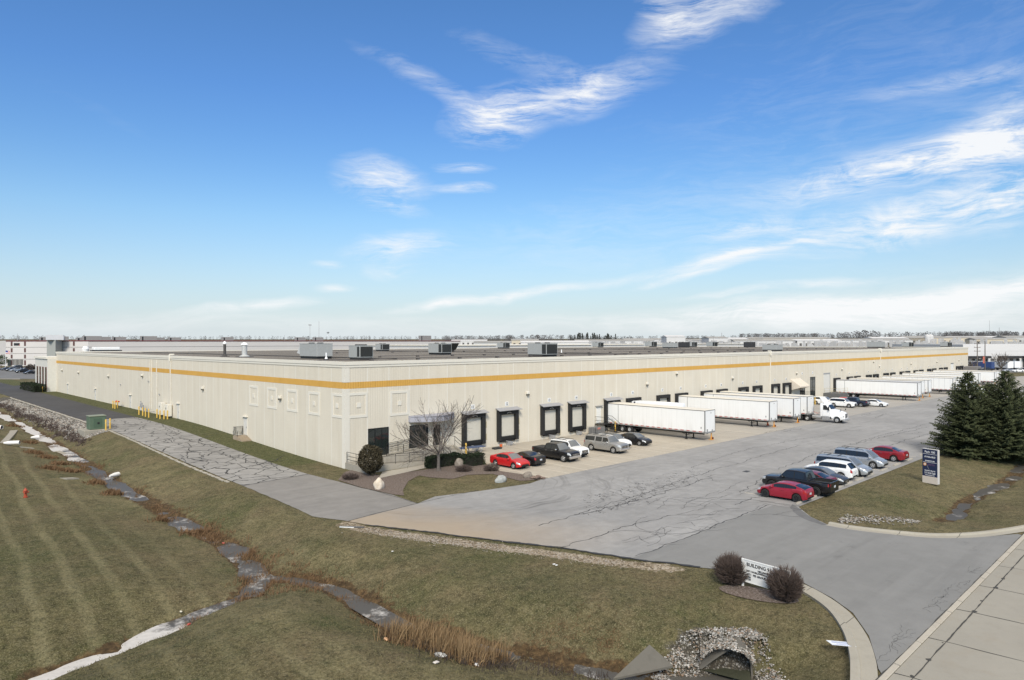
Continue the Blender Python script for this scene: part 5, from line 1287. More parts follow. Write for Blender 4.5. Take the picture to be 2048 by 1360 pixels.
def spruce(px, py, h, rbase, label, seed, lean=0.0, dx=0):
    x, y = W(px, py); t = thing('spruce_tree', label, 'tree', (x, y, -.05)); rg = random.Random(seed); b = MB(); tr = MB()
    tr.lathe([(.22, 0), (.17, h*.3), (.09, h*.7), (.02, h*.98)], 8)
    z = .25
    while z < h-.15:
        f = z/h; rr = rbase*(1-f)**.82*(1-.10*max(0, .12-f)/.12)+.07; nb = max(6, int(21*(1-f)+6))
        for k in range(nb):
            a_ = rg.uniform(0, 6.283); L = rr*rg.uniform(.50, 1.18)*(1.15 if rg.random() < .08 else 1); ev = (-.14+.55*f)+rg.gauss(0, .09)
            d = Vector((math.cos(a_), math.sin(a_), 0)); s_ = Vector((-d.y, d.x, 0)); m_ = max(3, int(L/.20))
            zz_ = z+rg.uniform(-.1, .1)
            for i in range(1, m_+1):
                u = i/m_; pz = zz_+L*(ev*u+.16*u*u); c = d*(L*u)+Vector((0, 0, pz)); wd = (.13+.26*L*(1-u)*.75)*rg.uniform(.7, 1.2)
                if u < .25 and L > 1: continue
                for sg in (-1, 1):
                    e = c+(s_*sg*wd+d*.22+Vector((0, 0, rg.uniform(-.16, .05))))*1.0
                    n_ = (e-c).orthogonal().normalized()*.06*rg.uniform(.7, 1.5)
                    b.add([tuple(c-n_*.8), tuple(c+n_*.8), tuple(e+n_*.25), tuple(e-n_*.25)], [(0, 1, 2, 3)])
                    up = c+(s_*sg*wd*.35+d*.14+Vector((0, 0, rg.uniform(.02, .16))))
                    n2 = Vector((rg.gauss(0, 1), rg.gauss(0, 1), .3)).normalized()*.05
                    b.add([tuple(c-n2), tuple(c+n2), tuple(up+n2*.2), tuple(up-n2*.2)], [(0, 1, 2, 3)])
            tip = d*(L*1.05)+Vector((0, 0, zz_+L*(ev+.20))); c = d*(L*.8)+Vector((0, 0, zz_+L*(ev*.8+.10))); n_ = s_*.05
            b.add([tuple(c-n_), tuple(c+n_), tuple(tip)], [(0, 1, 2)])
        z += rg.uniform(.10, .17)
    for k in range(20):
        a_ = rg.uniform(0, 6.28); b.add([(0, .02, h-.5), (0, -.02, h-.5), (.03*math.cos(a_), .03*math.sin(a_), h+.1)], [(0, 1, 2)])
    tr.build('trunk', BARK, t); b.build('crown', SPRUCE, t); return t
spruce(1936, 911, 9.7, 3.9, 'dark spruce with the narrowest top, left in the clump by the blue sign', 31)
spruce(2012, 914, 9.7, 4.4, 'dark spruce with the broad top, right in the clump beside the grass', 32)
spruce(1978, 907, 8.2, 4.0, 'shorter dark spruce wedged between the two taller ones', 33)
spruce(2070, 905, 8.6, 3.4, 'dark spruce cut off by the right edge of the view', 34)

# dead growth along the creeks: nobody could count it
def brush(name, spots, mt, n, hgt, seed, wid=.02, spread=.5, flop=.6, label=None):
    rg = random.Random(seed); b = MB()
    for i in range(n):
        cx, cy, rx, ry = rg.choice(spots); x = rg.gauss(cx, rx*.5); y = rg.gauss(cy, ry*.5); z = hz(x, y)-.04
        for k in range(6):
            a_ = rg.uniform(0, 6.28); l = hgt*rg.uniform(.35, 1.1); lean = abs(rg.gauss(0, flop)); px_, py_ = x+rg.gauss(0, .12), y+rg.gauss(0, .12)
            d = Vector((math.cos(a_)*math.sin(lean), math.sin(a_)*math.sin(lean), math.cos(lean))); m_ = Vector((px_, py_, z))+d*l*.55
            e = m_+(d+Vector((math.cos(a_)*.5*lean, math.sin(a_)*.5*lean, -.45*lean)))*l*.45; s_ = Vector((-math.sin(a_+.7), math.cos(a_+.7), 0))*wid
            p = Vector((px_, py_, z))
            b.add([tuple(p-s_), tuple(p+s_), tuple(m_+s_*.8), tuple(m_-s_*.8), tuple(e)], [(0, 1, 2, 3), (3, 2, 4)])
    return tag(b.build(name, mt), label, None, None, 'stuff')
def along(pts, lo, hi, off, n, rx, ry, seed):
    rg = random.Random(seed); out = []
    for _ in range(n):
        t_ = rg.uniform(lo, hi)*(len(pts)-1); k = min(int(t_), len(pts)-2); f = t_-k
        out.append((pts[k][0]+(pts[k+1][0]-pts[k][0])*f+rg.gauss(off, .55), pts[k][1]+(pts[k+1][1]-pts[k][1])*f+rg.gauss(0, .3), rx, ry))
    return out
A0 = CREEKS[0][0]; B0 = CREEKS[1][0]; C0 = CREEKS[2][0]
brush('dead_grass', along(A0, .30, 1.0, .1, 70, .62, 1.6, 1)+[G(*p, -1.1)+(1.0, 1.0) for p in ((500, 1105), (530, 1135), (560, 1120), (600, 1140), (540, 1185), (580, 1190), (620, 1185), (480, 1090), (560, 1160))], RUST, 1500, .38, 41, .016, flop=.85)
brush('dead_grass', [G(*p, -.9)+(.9, .9) for p in ((70, 905), (95, 912), (120, 925), (140, 940), (30, 848), (60, 880), (100, 940), (190, 965), (225, 985), (330, 1035), (390, 1060))], RUST, 900, .5, 42, .03, flop=.8)
brush('creek_edge_growth', along(C0, .0, .55, 0, 30, .9, .9, 3)+along(C0, .0, .22, 0, 22, 1.2, .9, 5)+along(B0, .0, .4, 0, 8, .5, .4, 4), RUST, 900, .30, 43, .013, flop=1.0)
CAT = [G(x, y, -1.3)+(.8, .8) for x, y in ((790, 1282), (820, 1275), (850, 1285), (880, 1290), (910, 1300), (930, 1310), (960, 1322), (860, 1310), (900, 1325), (940, 1340), (800, 1300), (985, 1330), (840, 1300), (880, 1310))]
brush('cattails', CAT, STRAW, 250, 1.25, 44, .017, flop=.30)
brush('cattail_bent_stems', CAT, STRAW, 240, .95, 48, .016, flop=1.05)
brush('cattails', CAT, RUST, 160, .8, 49, .015, flop=.6)
brush('cattail_litter', CAT+CAT+[G(x, y, -1.4)+(1.1, 1.0) for x, y in ((900, 1352), (1000, 1350), (1050, 1356), (1100, 1360), (1200, 1372), (980, 1372))], TWIG, 620, .5, 45, .016, flop=1.2)
brush('dead_grass', [(-12.3, -41.6, 1.9, 1.3), (-13.4, -40.6, 1.3, 1.0), (-11.6, -43.2, .9, .7)], RUST, 420, .12, 46, .011, flop=1.3)
brush('bank_growth', [(-14.6+rnd.gauss(0, .4), y, .8, 2.2) for y in np.arange(40, 110, 2.4)], TWIGR, 1000, .6, 47, .03, flop=.9)
# turf tufts that break up the near lawn
rg = random.Random(51); b = MB(); pts = []
for _ in range(42000):
    dd = 21+52*rg.random()**1.5; px = rg.uniform(-20, 2068); x, y = D(px, dd)
    pts.append((x, y))
pa = np.array(pts); hh = height(pa[:, 0], pa[:, 1])
def paved(x, y):
    if x > -11.4 and y > -19.2 and not (-3.4 < x < 9 and -16.5 < y < -9.5): return True
    if y > -52.5 and x > -1.5 and y < -18 and not (x > 19 and -51.5 < y < -40.5 and y < -40.5): return True
    return False
KO = [Vector(p) for p in near_pts([(680, 1042), (731, 1058), (902, 1090), (1073, 1112), (1260, 1136), (1425, 1146), (1560, 1175), (1650, 1228), (1700, 1285), (1708, 1330), (1706, 1420)])]
def beyond_edge(x, y):
    for p, q_ in zip(KO, KO[1:]):
        e_ = q_-p; w_ = Vector((x, y))-p; tt = w_.dot(e_)/e_.length_squared
        if -.02 <= tt <= 1.02 and e_.x*w_.y-e_.y*w_.x > 0: return True
    return False
k = 0
for (x, y), z in zip(pts, hh):
    if paved(x, y) or (y < -17 and x > -13.5 and beyond_edge(x, y)) or (x > -13 and y < -50): continue
    for _ in range(3):
        a_ = rg.uniform(0, 6.28); l = rg.uniform(.03, .075); ox, oy = x+rg.gauss(0, .10), y+rg.gauss(0, .10); c_, s_ = math.cos(a_), math.sin(a_)
        b.add([(ox-.018*s_, oy+.018*c_, z-.04), (ox+.018*s_, oy-.018*c_, z-.04), (ox+l*.8*c_, oy+l*.8*s_, z-.02+l*.7)], [(0, 1, 2)])
tag(b.build('grass_tufts', m_foliage('turf_blades', (.085, .078, .034), (.175, .152, .082), .35, .9)), None, None, None, 'stuff')

# ------------------------------------------------------------------ stones
def rock_mesh(b, c, s_, rg, n=7):
    rs = []; tw_ = rg.uniform(0, 6.28)
    for z, r_ in ((-.4, .7), (.05, 1.0), (.45, .78), (.7, .36)):
        rs.append([(c[0]+s_[0]*r_*rg.uniform(.78, 1.15)*math.cos(tw_+6.283*i/n), c[1]+s_[1]*r_*rg.uniform(.78, 1.15)*math.sin(tw_+6.283*i/n), c[2]+s_[2]*z+rg.uniform(-.06, .06)*s_[2]) for i in range(n)])
    b.rings(rs, True, False, True)
PEB = m_pebble()
rg = random.Random(61); b = MB(); outl = [Vector(W(p[0], p[1], -.3)) for p in ((1302, 1296), (1345, 1270), (1420, 1258), (1500, 1258), (1530, 1275), (1560, 1310), (1590, 1355), (1600, 1400), (1500, 1400), (1420, 1345), (1345, 1338))]
def inside(p, poly):
    r_ = False
    for i in range(len(poly)):
        a_, b_ = poly[i], poly[i-1]
        if (a_.y > p[1]) != (b_.y > p[1]) and p[0] < (b_.x-a_.x)*(p[1]-a_.y)/(b_.y-a_.y)+a_.x: r_ = not r_
    return r_
xs_ = [p.x for p in outl]; ys_ = [p.y for p in outl]
for _ in range(15000):
    x, y = rg.uniform(min(xs_)-.1, max(xs_)+.1), rg.uniform(min(ys_)-.1, max(ys_)+.1)
    if not inside((x+rg.gauss(0, .09), y+rg.gauss(0, .09)), outl): continue
    q_ = (x+9.9)*.86+(y+48.3)*.5; l_ = (x+9.9)*.5-(y+48.3)*.86
    if abs(l_) < 1.0 and q_ < .26: continue
    zt_ = hz(x, y)
    if abs(l_) < 1.15 and .12 <= q_ < 1.7: zt_ = max(zt_, -.32-.42*abs(l_)**2)
    s_ = rg.uniform(.03, .068); rock_mesh(b, (x, y, zt_+rg.uniform(.0, .07)), (s_, s_*rg.uniform(.6, 1), s_*.7), rg, 5)
tag(b.build('riprap_stones', PEB), None, None, None, 'stuff')
b = MB()
for _ in range(2600):
    x, y = rg.gauss(-13.3, .9), 41+75*rg.random()**1.3
    if x > -11.8 or x < -15.8: continue
    s_ = rg.uniform(.08, .26); rock_mesh(b, (x, y, hz(x, y)), (s_, s_*rg.uniform(.6, 1), s_*.6), rg, 5)
for _ in range(420):   # pale stones at the far mouth of the entrance
    x, y = W(1690+160*rg.random()**1.4, rg.gauss(1041, 3.5)); x += rg.gauss(0, .35); s_ = rg.uniform(.04, .10); rock_mesh(b, (x, y+.35, hz(x, y)+.02), (s_, s_, s_*.6), rg, 5)
tag(b.build('bank_stones', PEB), None, None, None, 'stuff')
b = MB()
for _ in range(1500):   # crushed stone strewn along the broken asphalt edge
    k = rg.choice((1, 2, 2, 2, 3, 3, 4, 5, 6)); f = rg.random(); p = SHOULDER[k]; q_ = SHOULDER[k+1]
    x = p[0]+(q_[0]-p[0])*f+rg.gauss(-.25, .40); y = p[1]+(q_[1]-p[1])*f+rg.gauss(0, .40); s_ = rg.uniform(.015, .045)
    rock_mesh(b, (x, y, hz(x, y)), (s_, s_, s_*.6), rg, 5)
tag(b.build('shoulder_gravel', m_stone('crushed_limestone', (.22, .18, .14), (.50, .46, .41), 6)), None, None, None, 'stuff')
def boulder(px, py, s_, mt, label, seed, rz=0, z=0):
    x, y = W(px, py); rg = random.Random(seed); bm = bmesh.new(); bmesh.ops.create_icosphere(bm, subdivisions=3, radius=1)
    for v in bm.verts:
        n_ = mnoise.noise(v.co*1.1+Vector((seed, 0, 0)))*.30+mnoise.noise(v.co*2.3+Vector((0, seed, 0)))*.08; v.co *= 1+n_; v.co.z = max(-.55, v.co.z)
        v.co = Vector((v.co.x*s_[0], v.co.y*s_[1], v.co.z*s_[2]))
    m_ = bpy.data.meshes.new('boulder'); bm.to_mesh(m_); bm.free(); m_.materials.append(mt); m_.set_sharp_from_angle(angle=R(38))
    for p in m_.polygons: p.use_smooth = True
    o = link(bpy.data.objects.new('boulder', m_)); o.location = (x, y, s_[2]*.45+z); o.rotation_euler = (0, 0, rz); return tag(o, label, 'boulder')
boulder(758, 977, (.50, .42, .66), m_stone('pale_limestone', (.46, .38, .28), (.70, .63, .54), 1.6), 'pale upright boulder on the mulch at the drive edge', 3, .4)
boulder(1001, 963, (.62, .42, .40), m_stone('grey_granite', (.24, .25, .24), (.44, .45, .43), 2.4), 'angular grey boulder on the island grass', 8, .2)
boulder(1055, 954, (.55, .40, .34), m_stone('brown_rock', (.16, .135, .11), (.30, .26, .22), 2.4), 'flat brown rock at the tip of the planted island', 5)
boulder(919, 934, (.50, .45, .62), m_stone('brown_rock', (.16, .135, .11), (.30, .26, .22), 2.4), 'brown rock standing between the two hedges', 6)
x, y = W(1076, 958); b = MB(); rg = random.Random(9)
for i in range(16):
    a_ = rg.uniform(0, 6.28); d_ = rg.uniform(0, .55); s_ = rg.uniform(.12, .24); rock_mesh(b, (x+d_*math.cos(a_), y+d_*math.sin(a_), .08+max(0, .3-d_*.5)*rg.random()), (s_, s_*.8, s_*.7), rg, 7)
tag(b.build('rock_pile', m_stone('red_brown_rock', (.11, .075, .06), (.27, .20, .165), 4)), 'small heap of reddish rocks at the tip of the planted island', 'rock pile')

# ------------------------------------------------------------------ drainage
FES = m_concrete('weathered_concrete', (.135, .126, .108), stain=.5)
def on(px, py, z): x, y = W(px, py, z); return Vector((x, y, z))
t = thing('culvert_outlet', 'concrete flared culvert end with a dark pipe mouth among the stones', 'culvert', (0, 0, 0))
# arch rim: from left tip over the crown down the right wall
ax_ = [on(1404, 1338, -1.35), on(1425, 1322, -1.02), on(1447, 1307, -.66), on(1466, 1297, -.42), on(1478, 1296, -.40), on(1489, 1301, -.55), on(1497, 1312, -.85), on(1501, 1332, -1.25), on(1503, 1362, -1.75)]
fw = Vector((sd.x, sd.y, 0))*1.0; bk = Vector((.86, .5, 0)).normalized()
rs = []
for i, p in enumerate(ax_):
    o = Vector((0, 0, .11)); c_ = Vector((-9.9, -48.4, -1.1)); rad = (p-c_).normalized()*.13
    rs.append([tuple(p), tuple(p+rad), tuple(p+rad+bk*1.6), tuple(p+bk*1.6-rad*.6)])
MB().rings(rs, True, True, True).build('flared_rim', FES, t, 40)
b = MB(); bb = [p+bk*.8 for p in ax_]; b.add([tuple(p) for p in bb]+[tuple(bb[0]+Vector((0, 0, -.9))), tuple(bb[-1]+Vector((0, 0, -.9)))], [tuple(range(len(bb)))+(len(bb)+1, len(bb))]); b.build('pipe_mouth', BLACK, t)
b = MB(); f0 = [on(1404, 1340, -1.5), on(1503, 1366, -1.5)]; b.add([tuple(f0[0]), tuple(f0[1]), tuple(f0[1]+bk*2.2), tuple(f0[0]+bk*2.2)], [(0, 1, 2, 3)]); b.build('apron_floor', pm('mossy_floor', (.045, .047, .028), .7, var=.4, sc=4), t)
b = MB(); A_, B_, C_, D_ = on(1226, 1357, -1.25), on(1299, 1289, -.32), on(1346, 1331, -.80), on(1338, 1337, -.98)
b.add([tuple(A_), tuple(C_), tuple(B_)]+[tuple(p+Vector((0, 0, -.09))) for p in (A_, C_, B_)], [(0, 1, 2), (5, 4, 3), (0, 3, 4, 1), (1, 4, 5, 2), (2, 5, 3, 0)])
o = b.build('concrete_slab', FES); tag(o, 'tilted triangular concrete slab left of the stones and culvert', 'concrete slab')
def flume(p0, p1, wid, label):
    x0, y0 = G(*p0, -.3); x1, y1 = G(*p1, -.9); b = MB(); n_ = 6; d_ = Vector((x1-x0, y1-y0)).normalized(); s_ = Vector((-d_.y, d_.x))*wid; rows = []
    for i in range(n_+1):
        f = i/n_; x = x0+(x1-x0)*f; y = y0+(y1-y0)*f; z = hz(x, y)+.05; rows.append([(x+s_.x, y+s_.y, z), (x-s_.x, y-s_.y, z), (x-s_.x, y-s_.y, z-.2), (x+s_.x, y+s_.y, z-.2)])
    b.rings(rows, True, True, True); return tag(b.build('drain_flume', CONC), label, 'drain flume')
flume((6, 884), (28, 858), .45, 'concrete flume running to the ice at the upper creek'); flume((40, 886), (66, 893), .45, 'concrete flume ending at the white pipe on the left bank')
flume((138, 886), (112, 894), .5, 'concrete flume on the far bank opposite the white pipe'); flume((126, 950), (152, 957), .5, 'concrete flume on the lawn side of the lower ice'); flume((232, 939), (212, 950), .55, 'concrete flume with a small white pipe on the drive side of the lower ice')
def drain(p0, p1, r, label):
    x0, y0 = G(*p0, -.3); x1, y1 = G(*p1, -.3); z = max(hz(x0, y0), hz(x1, y1))+r+.06; d_ = Vector((x1-x0, y1-y0, 0))
    t = thing('drain_pipe', label, 'pipe', (x0, y0, z)); M = d_.to_track_quat('Z', 'Y').to_matrix().to_4x4(); l = d_.length
    MB().lathe([(r*.5, -.6), (r, 0), (r, l), (r*.84, l), (r*.84, .1)], 14, M, cap1=False).build('pipe_shell', pm('white_pipe', (.72, .70, .67), .5), t, 40)
    MB().lathe([(.02, l-.06), (r*.83, l-.06)], 12, M, cap0=False, cap1=False).build('opening', BLACK, t)
drain((19, 887), (39, 886.5), .24, 'white drain pipe lying on the left bank of the creek'); drain((72, 859.5), (78, 859), .26, 'short white pipe stub above the upper ice on the rock bank'); drain((0, 853), (4, 853), .3, 'white pipe end on the lawn at the left edge'); drain((229, 941), (237, 939), .22, 'small white pipe on the drive side flume')

# ------------------------------------------------------------------ utilities along the drive
x0, y0 = G(160, 866); x1, y1 = G(206, 860)
t = thing('transformer', 'green electrical transformer box on a concrete pad beside the drive', 'transformer', (-12.4, 44.6, gz(44.6)))
MB().bbox(-1.0, 1.0, -.85, .85, .02, 1.78, .05).build('cabinet', pm('utility_green', (.085, .13, .085), .55), t)
MB().bbox(-1.06, 1.06, -.92, .92, 1.78, 1.9, .04).build('lid', pm('utility_green_lid', (.20, .22, .16), .6), t)
b = MB(); b.box(-.5, .5, -.88, -.85, .3, 1.5); t_ = b.build('access_door', pm('utility_green_dark', (.06, .10, .065), .55), t); MB().box(-.05, .2, -.93, -.88, .75, 1.0).build('padlock', BLACK, t_)
o = MB().bbox(-14.2, -11.45, 42.9, 46.4, gz(44)-1.6, gz(44.6)+.015, .03).build('transformer_pad', CONC); tag(o, 'grey concrete plinth under the green transformer', 'concrete pad')
bol = None
def bollard(x, y, z, h, label, group, r=.10, lean=0.0):
    global bol
    if bol is None:
        bol = thing('bollard', label, 'bollard'); MB().lathe([(r, -.3), (r, 1.0), (r*.8, 1.07), (r*.3, 1.1)], 12).build('post', YELLOW, bol, 50); MB().lathe([(r*1.02, .70), (r*1.02, .76)], 12, None, 0, False, False).build('band', pm('worn_band', (.50, .43, .28), .8), bol); o = bol
    else: o = copy_tree(bol); 
    o.location = (x, y, z); o.scale = (1, 1, h/1.1); o.rotation_euler = (0, lean, 0); return tag(o, label, None, group)
for i, (px, py, lb) in enumerate(((191, 852, 'yellow bollard close behind the green transformer'), (204, 857, 'yellow bollard at the pad corner right of the transformer'))):
    x, y = G(px, py); bollard(max(x, -12.4) if i else -10.9, 43.8 if i == 0 else 42.6, gz(43), 1.45, lb, 'yellow bollards at the transformer')
for px, py, lb, gr in ((226, 816, 'leftmost of three yellow bollards before the red standpipe', 1), (230, 817, 'middle of three yellow bollards before the red standpipe', 1), (235, 816, 'rightmost of three yellow bollards before the red standpipe', 1),
                    (278, 829, 'first of eight yellow bollards at the gas meter, leftmost', 2), (285.5, 831, 'second yellow bollard at the gas meter', 2), (291, 833, 'third yellow bollard at the gas meter, before the pipes', 2), (297.5, 834.5, 'fourth yellow bollard at the gas meter, last before the gap', 2),
                    (314, 835, 'fifth yellow bollard, just after the gap by the meter', 2), (320, 837.5, 'sixth yellow bollard, second after the gap by the meter', 2), (328, 838, 'seventh yellow bollard in front of the pale cabinet', 2), (335, 838, 'eighth yellow bollard beside the pale cabinet and door', 2), (85, 784, 'lone yellow bollard by the far office portal', 3)):
    x, y = G(px, py); bollard(x, y, gz(y), 1.35, lb, ('', 'yellow bollards at the red standpipe', 'yellow bollards at the gas meter', 'yellow bollards at the office portal')[gr])
for px, py, h, lb, ln in ((932, 912, 1.5, 'yellow bollard rising behind the right hedge', 0), (1230.5, 863, 1.5, 'straight yellow bollard at the foot of the metal stair', 0), (1248, 863, 1.6, 'leaning yellow bollard beside the first trailer', -.10), (1630, 809, 1.5, 'yellow bollard at the corner by the white tractor', 0), (1696, 793, 1.6, 'left of a pair of yellow posts by the far ramp', 0), (1699, 793, 1.6, 'right of a pair of yellow posts by the far ramp', 0)):
    x, y = W(px, py); bollard(x, y, 0, h, lb, 'yellow bollards at the dock', lean=ln)
y = WY(247)[0]; t = thing('fire_standpipe', 'red fire department standpipe with several caps at the side wall', 'standpipe', (-1.0, y, gz(y)+.1))
MB().tube((0, 0, 0), (0, 0, .9), .09).tube((0, -.9, .9), (0, .9, .9), .13, .13, 8).build('manifold', RED, t)
for k in range(5): MB().tube((0, -.7+.35*k, .9), (-.30, -.7+.35*k, .82), .10, .10, 8).build('valve_cap', RED, t)
hx, hy_ = G(51, 994); t = thing('fire_hydrant', 'orange red fire hydrant standing alone on the west lawn', 'fire hydrant', (hx, hy_, hz(hx, hy_)-.02))
HM = pm('hydrant_orange', (.34, .06, .025), .6); MB().lathe([(.17, 0), (.17, .06), (.12, .08), (.12, .52), (.16, .55), (.16, .60), (.13, .66), (.06, .74), (.05, .80)], 14).build('barrel', HM, t, 40)
for a_ in (0, 2.1, 4.2): MB().tube((.1*math.cos(a_), .1*math.sin(a_), .44), (.23*math.cos(a_), .23*math.sin(a_), .44), .07, .07, 8).build('outlet_cap', HM, t)
# gas meter set and cabinets
y = WY(295)[0]; t = thing('gas_meter', 'grey gas meter set with pipes behind yellow bollards', 'gas meter', (-1.0, y, gz(y)))
MB().path([(0, -1.4, .1), (0, -1.4, .9), (0, 1.2, .9), (0, 1.2, .1)], .06).path([(0, .3, .9), (0, .3, 1.9)], .07).path([(0, .6, .3), (0, -4, .3), (.9, -4, .3)], .05).build('pipework', STEEL, t); MB().lathe([(.2, 1.3), (.22, 1.5), (.1, 1.7)], 10).bbox(-.2, .2, -.9, -.4, .75, 1.3, .04).build('regulator', GREY, t)
for px, lb, w_, h_ in ((330, 'pale electrical cabinet left of the downpipe', 1.5, 2.0), (343, 'narrow pale cabinet under the downpipe', 1.2, 1.9)):
    y = WY(px)[0]; t = thing('electric_cabinet', lb, 'cabinet', (-.5, y, gz(y)+.15)); MB().bbox(-.35, .35, -w_/2, w_/2, .05, h_, .03).build('case', SMOOTHW, t); MB().box(-.37, -.35, -w_/2+.15, w_/2-.15, .3, h_-.3).build('cabinet_door', SMOOTHW, t); MB().box(-.385, -.37, -.1, .1, h_-.75, h_-.5).build('meter_glass', BLKMET, t)
# side wall stair
def rail_set(b, pts, posts, h=1.07, mids=(.35, .7), r=.028):
    for z in mids+(h,): b.path([(x, y, q+z) for x, y, q in pts], r, 6)
    for x, y, q in posts: b.tube((x, y, q), (x, y, q+h), r)
y = WY(491)[0]; g0 = gz(y); t = thing('side_stair', 'concrete stair with black railing at the side wall door', 'stair', (0, 0, 0))
b = MB(); b.box(-1.35, -.04, y-.7, y+.75, g0-.4, 1.12)
for i in range(4): b.box(-1.3, -.08, y-.7-.29*(i+1), y-.7-.29*i, g0-.4, 1.12-(1.12-g0)*(i+1)/4.6)
b.build('steps', m_concrete('stained_steps', (.36, .29, .21), stain=.5), t)
b = MB(); rail_set(b, [(-.06, y+.72, 1.12), (-1.32, y+.72, 1.12), (-1.32, y-.6, 1.12)], [(-.08, y+.72, 1.12), (-1.32, y+.72, g0), (-1.32, y-.6, g0)], 1.1, (.16, .32, .48, .64, .8, .96)); b.build('railing', BLKMET, t)
# entrance steps, landing and ramp
t = thing('entrance_steps', 'concrete entrance steps with sloping side walls and black handrails', 'stair', (0, 0, 0))
b = MB(); b.box(8.0, 13.0, -2.1, -.06, -.3, 1.18)
for i in range(6): b.box(10.45, 12.75, -2.1-.36*(i+1), -2.1-.36*i, -.3, 1.18-.172*(i+1))
b.build('steps', CONCL, t)
for x in (10.2, 12.76): MB().add([(x, -2.1, -.3), (x+.24, -2.1, -.3), (x+.24, -4.7, -.3), (x, -4.7, -.3), (x, -2.1, 1.32), (x+.24, -2.1, 1.32), (x+.24, -4.7, .28), (x, -4.7, .28)], [(4, 7, 6, 5), (0, 4, 5, 1), (2, 6, 7, 3), (0, 3, 7, 4), (1, 5, 6, 2)]).build('side_wall', CONC, t)
for x in (10.3, 12.9):
    b = MB(); b.path([(x, -.2, 2.3), (x, -2.2, 2.3), (x, -4.6, 1.2), (x, -4.75, .95)], .03); b.path([(x, -2.2, 1.9), (x, -4.6, .8)], .025)
    for yy, z0 in ((-.3, 1.2), (-2.2, 1.3), (-3.4, .8), (-4.6, .3)): b.tube((x, yy, z0), (x, yy, z0+.98), .028)
    b.build('handrail', BLKMET, t)
t = thing('access_ramp', 'switchback concrete access ramp with black railings along the corner of the building', 'ramp', (0, 0, 0))
def ramp_run(x0, z0, x1, z1, ya, yb): return MB().add([(x0, ya, -.3), (x1, ya, -.3), (x1, yb, -.3), (x0, yb, -.3), (x0, ya, z0), (x1, ya, z1), (x1, yb, z1), (x0, yb, z0)], [(4, 5, 6, 7), (0, 1, 5, 4), (1, 2, 6, 5), (2, 3, 7, 6), (3, 0, 4, 7)])
ramp_run(1.6, .62, 8.0, 1.17, -1.75, -.07).build('upper_run', CONC, t); MB().box(-.02, 1.6, -3.75, -.07, -.5, .62).build('landing', CONC, t); ramp_run(1.6, .61, 9.2, .04, -3.75, -2.05).build('lower_run', CONC, t)
for ya, yb in ((-1.93, -1.76), (-3.93, -3.76)):
    z0, z1 = (.78, 1.30) if ya > -2.5 else (.78, .20)
    MB().add([(0, ya, -.4), (8.6, ya, -.4), (8.6, yb, -.4), (0, yb, -.4), (0, ya, z0), (8.6, ya, z1), (8.6, yb, z1), (0, yb, z0)], [(4, 5, 6, 7), (0, 1, 5, 4), (1, 2, 6, 5), (2, 3, 7, 6), (3, 0, 4, 7)]).build('kerb_wall', CONCL, t)
def railing(x0, z0, x1, z1, y):
    b = MB(); n_ = max(2, int(abs(x1-x0)/1.7))
    for h in (.12, .80, .98): b.path([(x0, y, z0+h), (x1, y, z1+h)], .026 if h > .9 else .02)
    for i in range(n_+1): f = i/n_; b.tube((x0+(x1-x0)*f, y, z0+(z1-z0)*f-.1), (x0+(x1-x0)*f, y, z0+(z1-z0)*f+.98), .028)
    m_ = int(abs(x1-x0)/.16)
    for i in range(m_): f = i/m_; b.tube((x0+(x1-x0)*f, y, z0+(z1-z0)*f+.12), (x0+(x1-x0)*f, y, z0+(z1-z0)*f+.80), .009, .009, 4)
    b.build('railing', BLKMET, t)
railing(1.7, .78, 8.2, 1.28, -1.85); railing(.1, .78, 8.9, .22, -3.85); railing(5.0, 1.1, 8.0, 1.3, -.14)
b = MB(); rail_set(b, [(.1, -3.85, .62), (.1, -.2, .62)], [(.1, -3.85, .6), (.1, -2, .6), (.1, -.2, .6)], 1.1); b.build('railing', BLKMET, t)
# odds and ends by the dock
t = thing('blue_bench_frame', 'dark blue folded frame leaning low beside door eleven', 'folded table', (15.6, -1.6, .0), R(-10))
MB().bbox(-2.0, 2.0, -.5, .5, .62, .72, .03).build('top', pm('dull_blue', (.06, .085, .16), .6), t); b = MB(); b.path([(-1.7, -.4, .62), (-1.2, -.4, .0)], .03); b.path([(1.7, -.4, .62), (1.2, -.4, 0)], .03); b.path([(-1.7, .4, .62), (-1.2, .4, .0)], .03); b.path([(1.7, .4, .62), (1.2, .4, 0)], .03); b.build('leg', STEEL, t)
x, y = W(1002, 895.5); t = thing('bucket', 'orange bucket by the wall below door twelve', 'bucket', (x, y, .008)); MB().lathe([(.14, 0), (.20, .42), (.19, .42), (.13, .03)], 14, cap1=False).build('pail', ORANGE, t); MB().path([(-.2, 0, .4), (-.12, 0, .55), (.12, 0, .55), (.2, 0, .4)], .012).build('handle', STEEL, t)
x, y = W(994, 898); tag(MB().bbox(-.6, .6, -.35, .35, 0, .22, .06).build('rubber_mat', pm('rubber_mat_black', (.03, .03, .03), .8), loc=(x, y, .008)), 'dark folded rubber mat beside the orange bucket', 'mat')
x, y = W(1535.5, 851); t = thing('traffic_cone', 'orange traffic cone under the second trailer nose', 'traffic cone', (x, y, .008)); MB().lathe([(.19, .03), (.03, .72)], 14).build('cone_body', ORANGE, t); MB().box(-.24, .24, -.24, .24, 0, .035).build('base', BLACK, t)
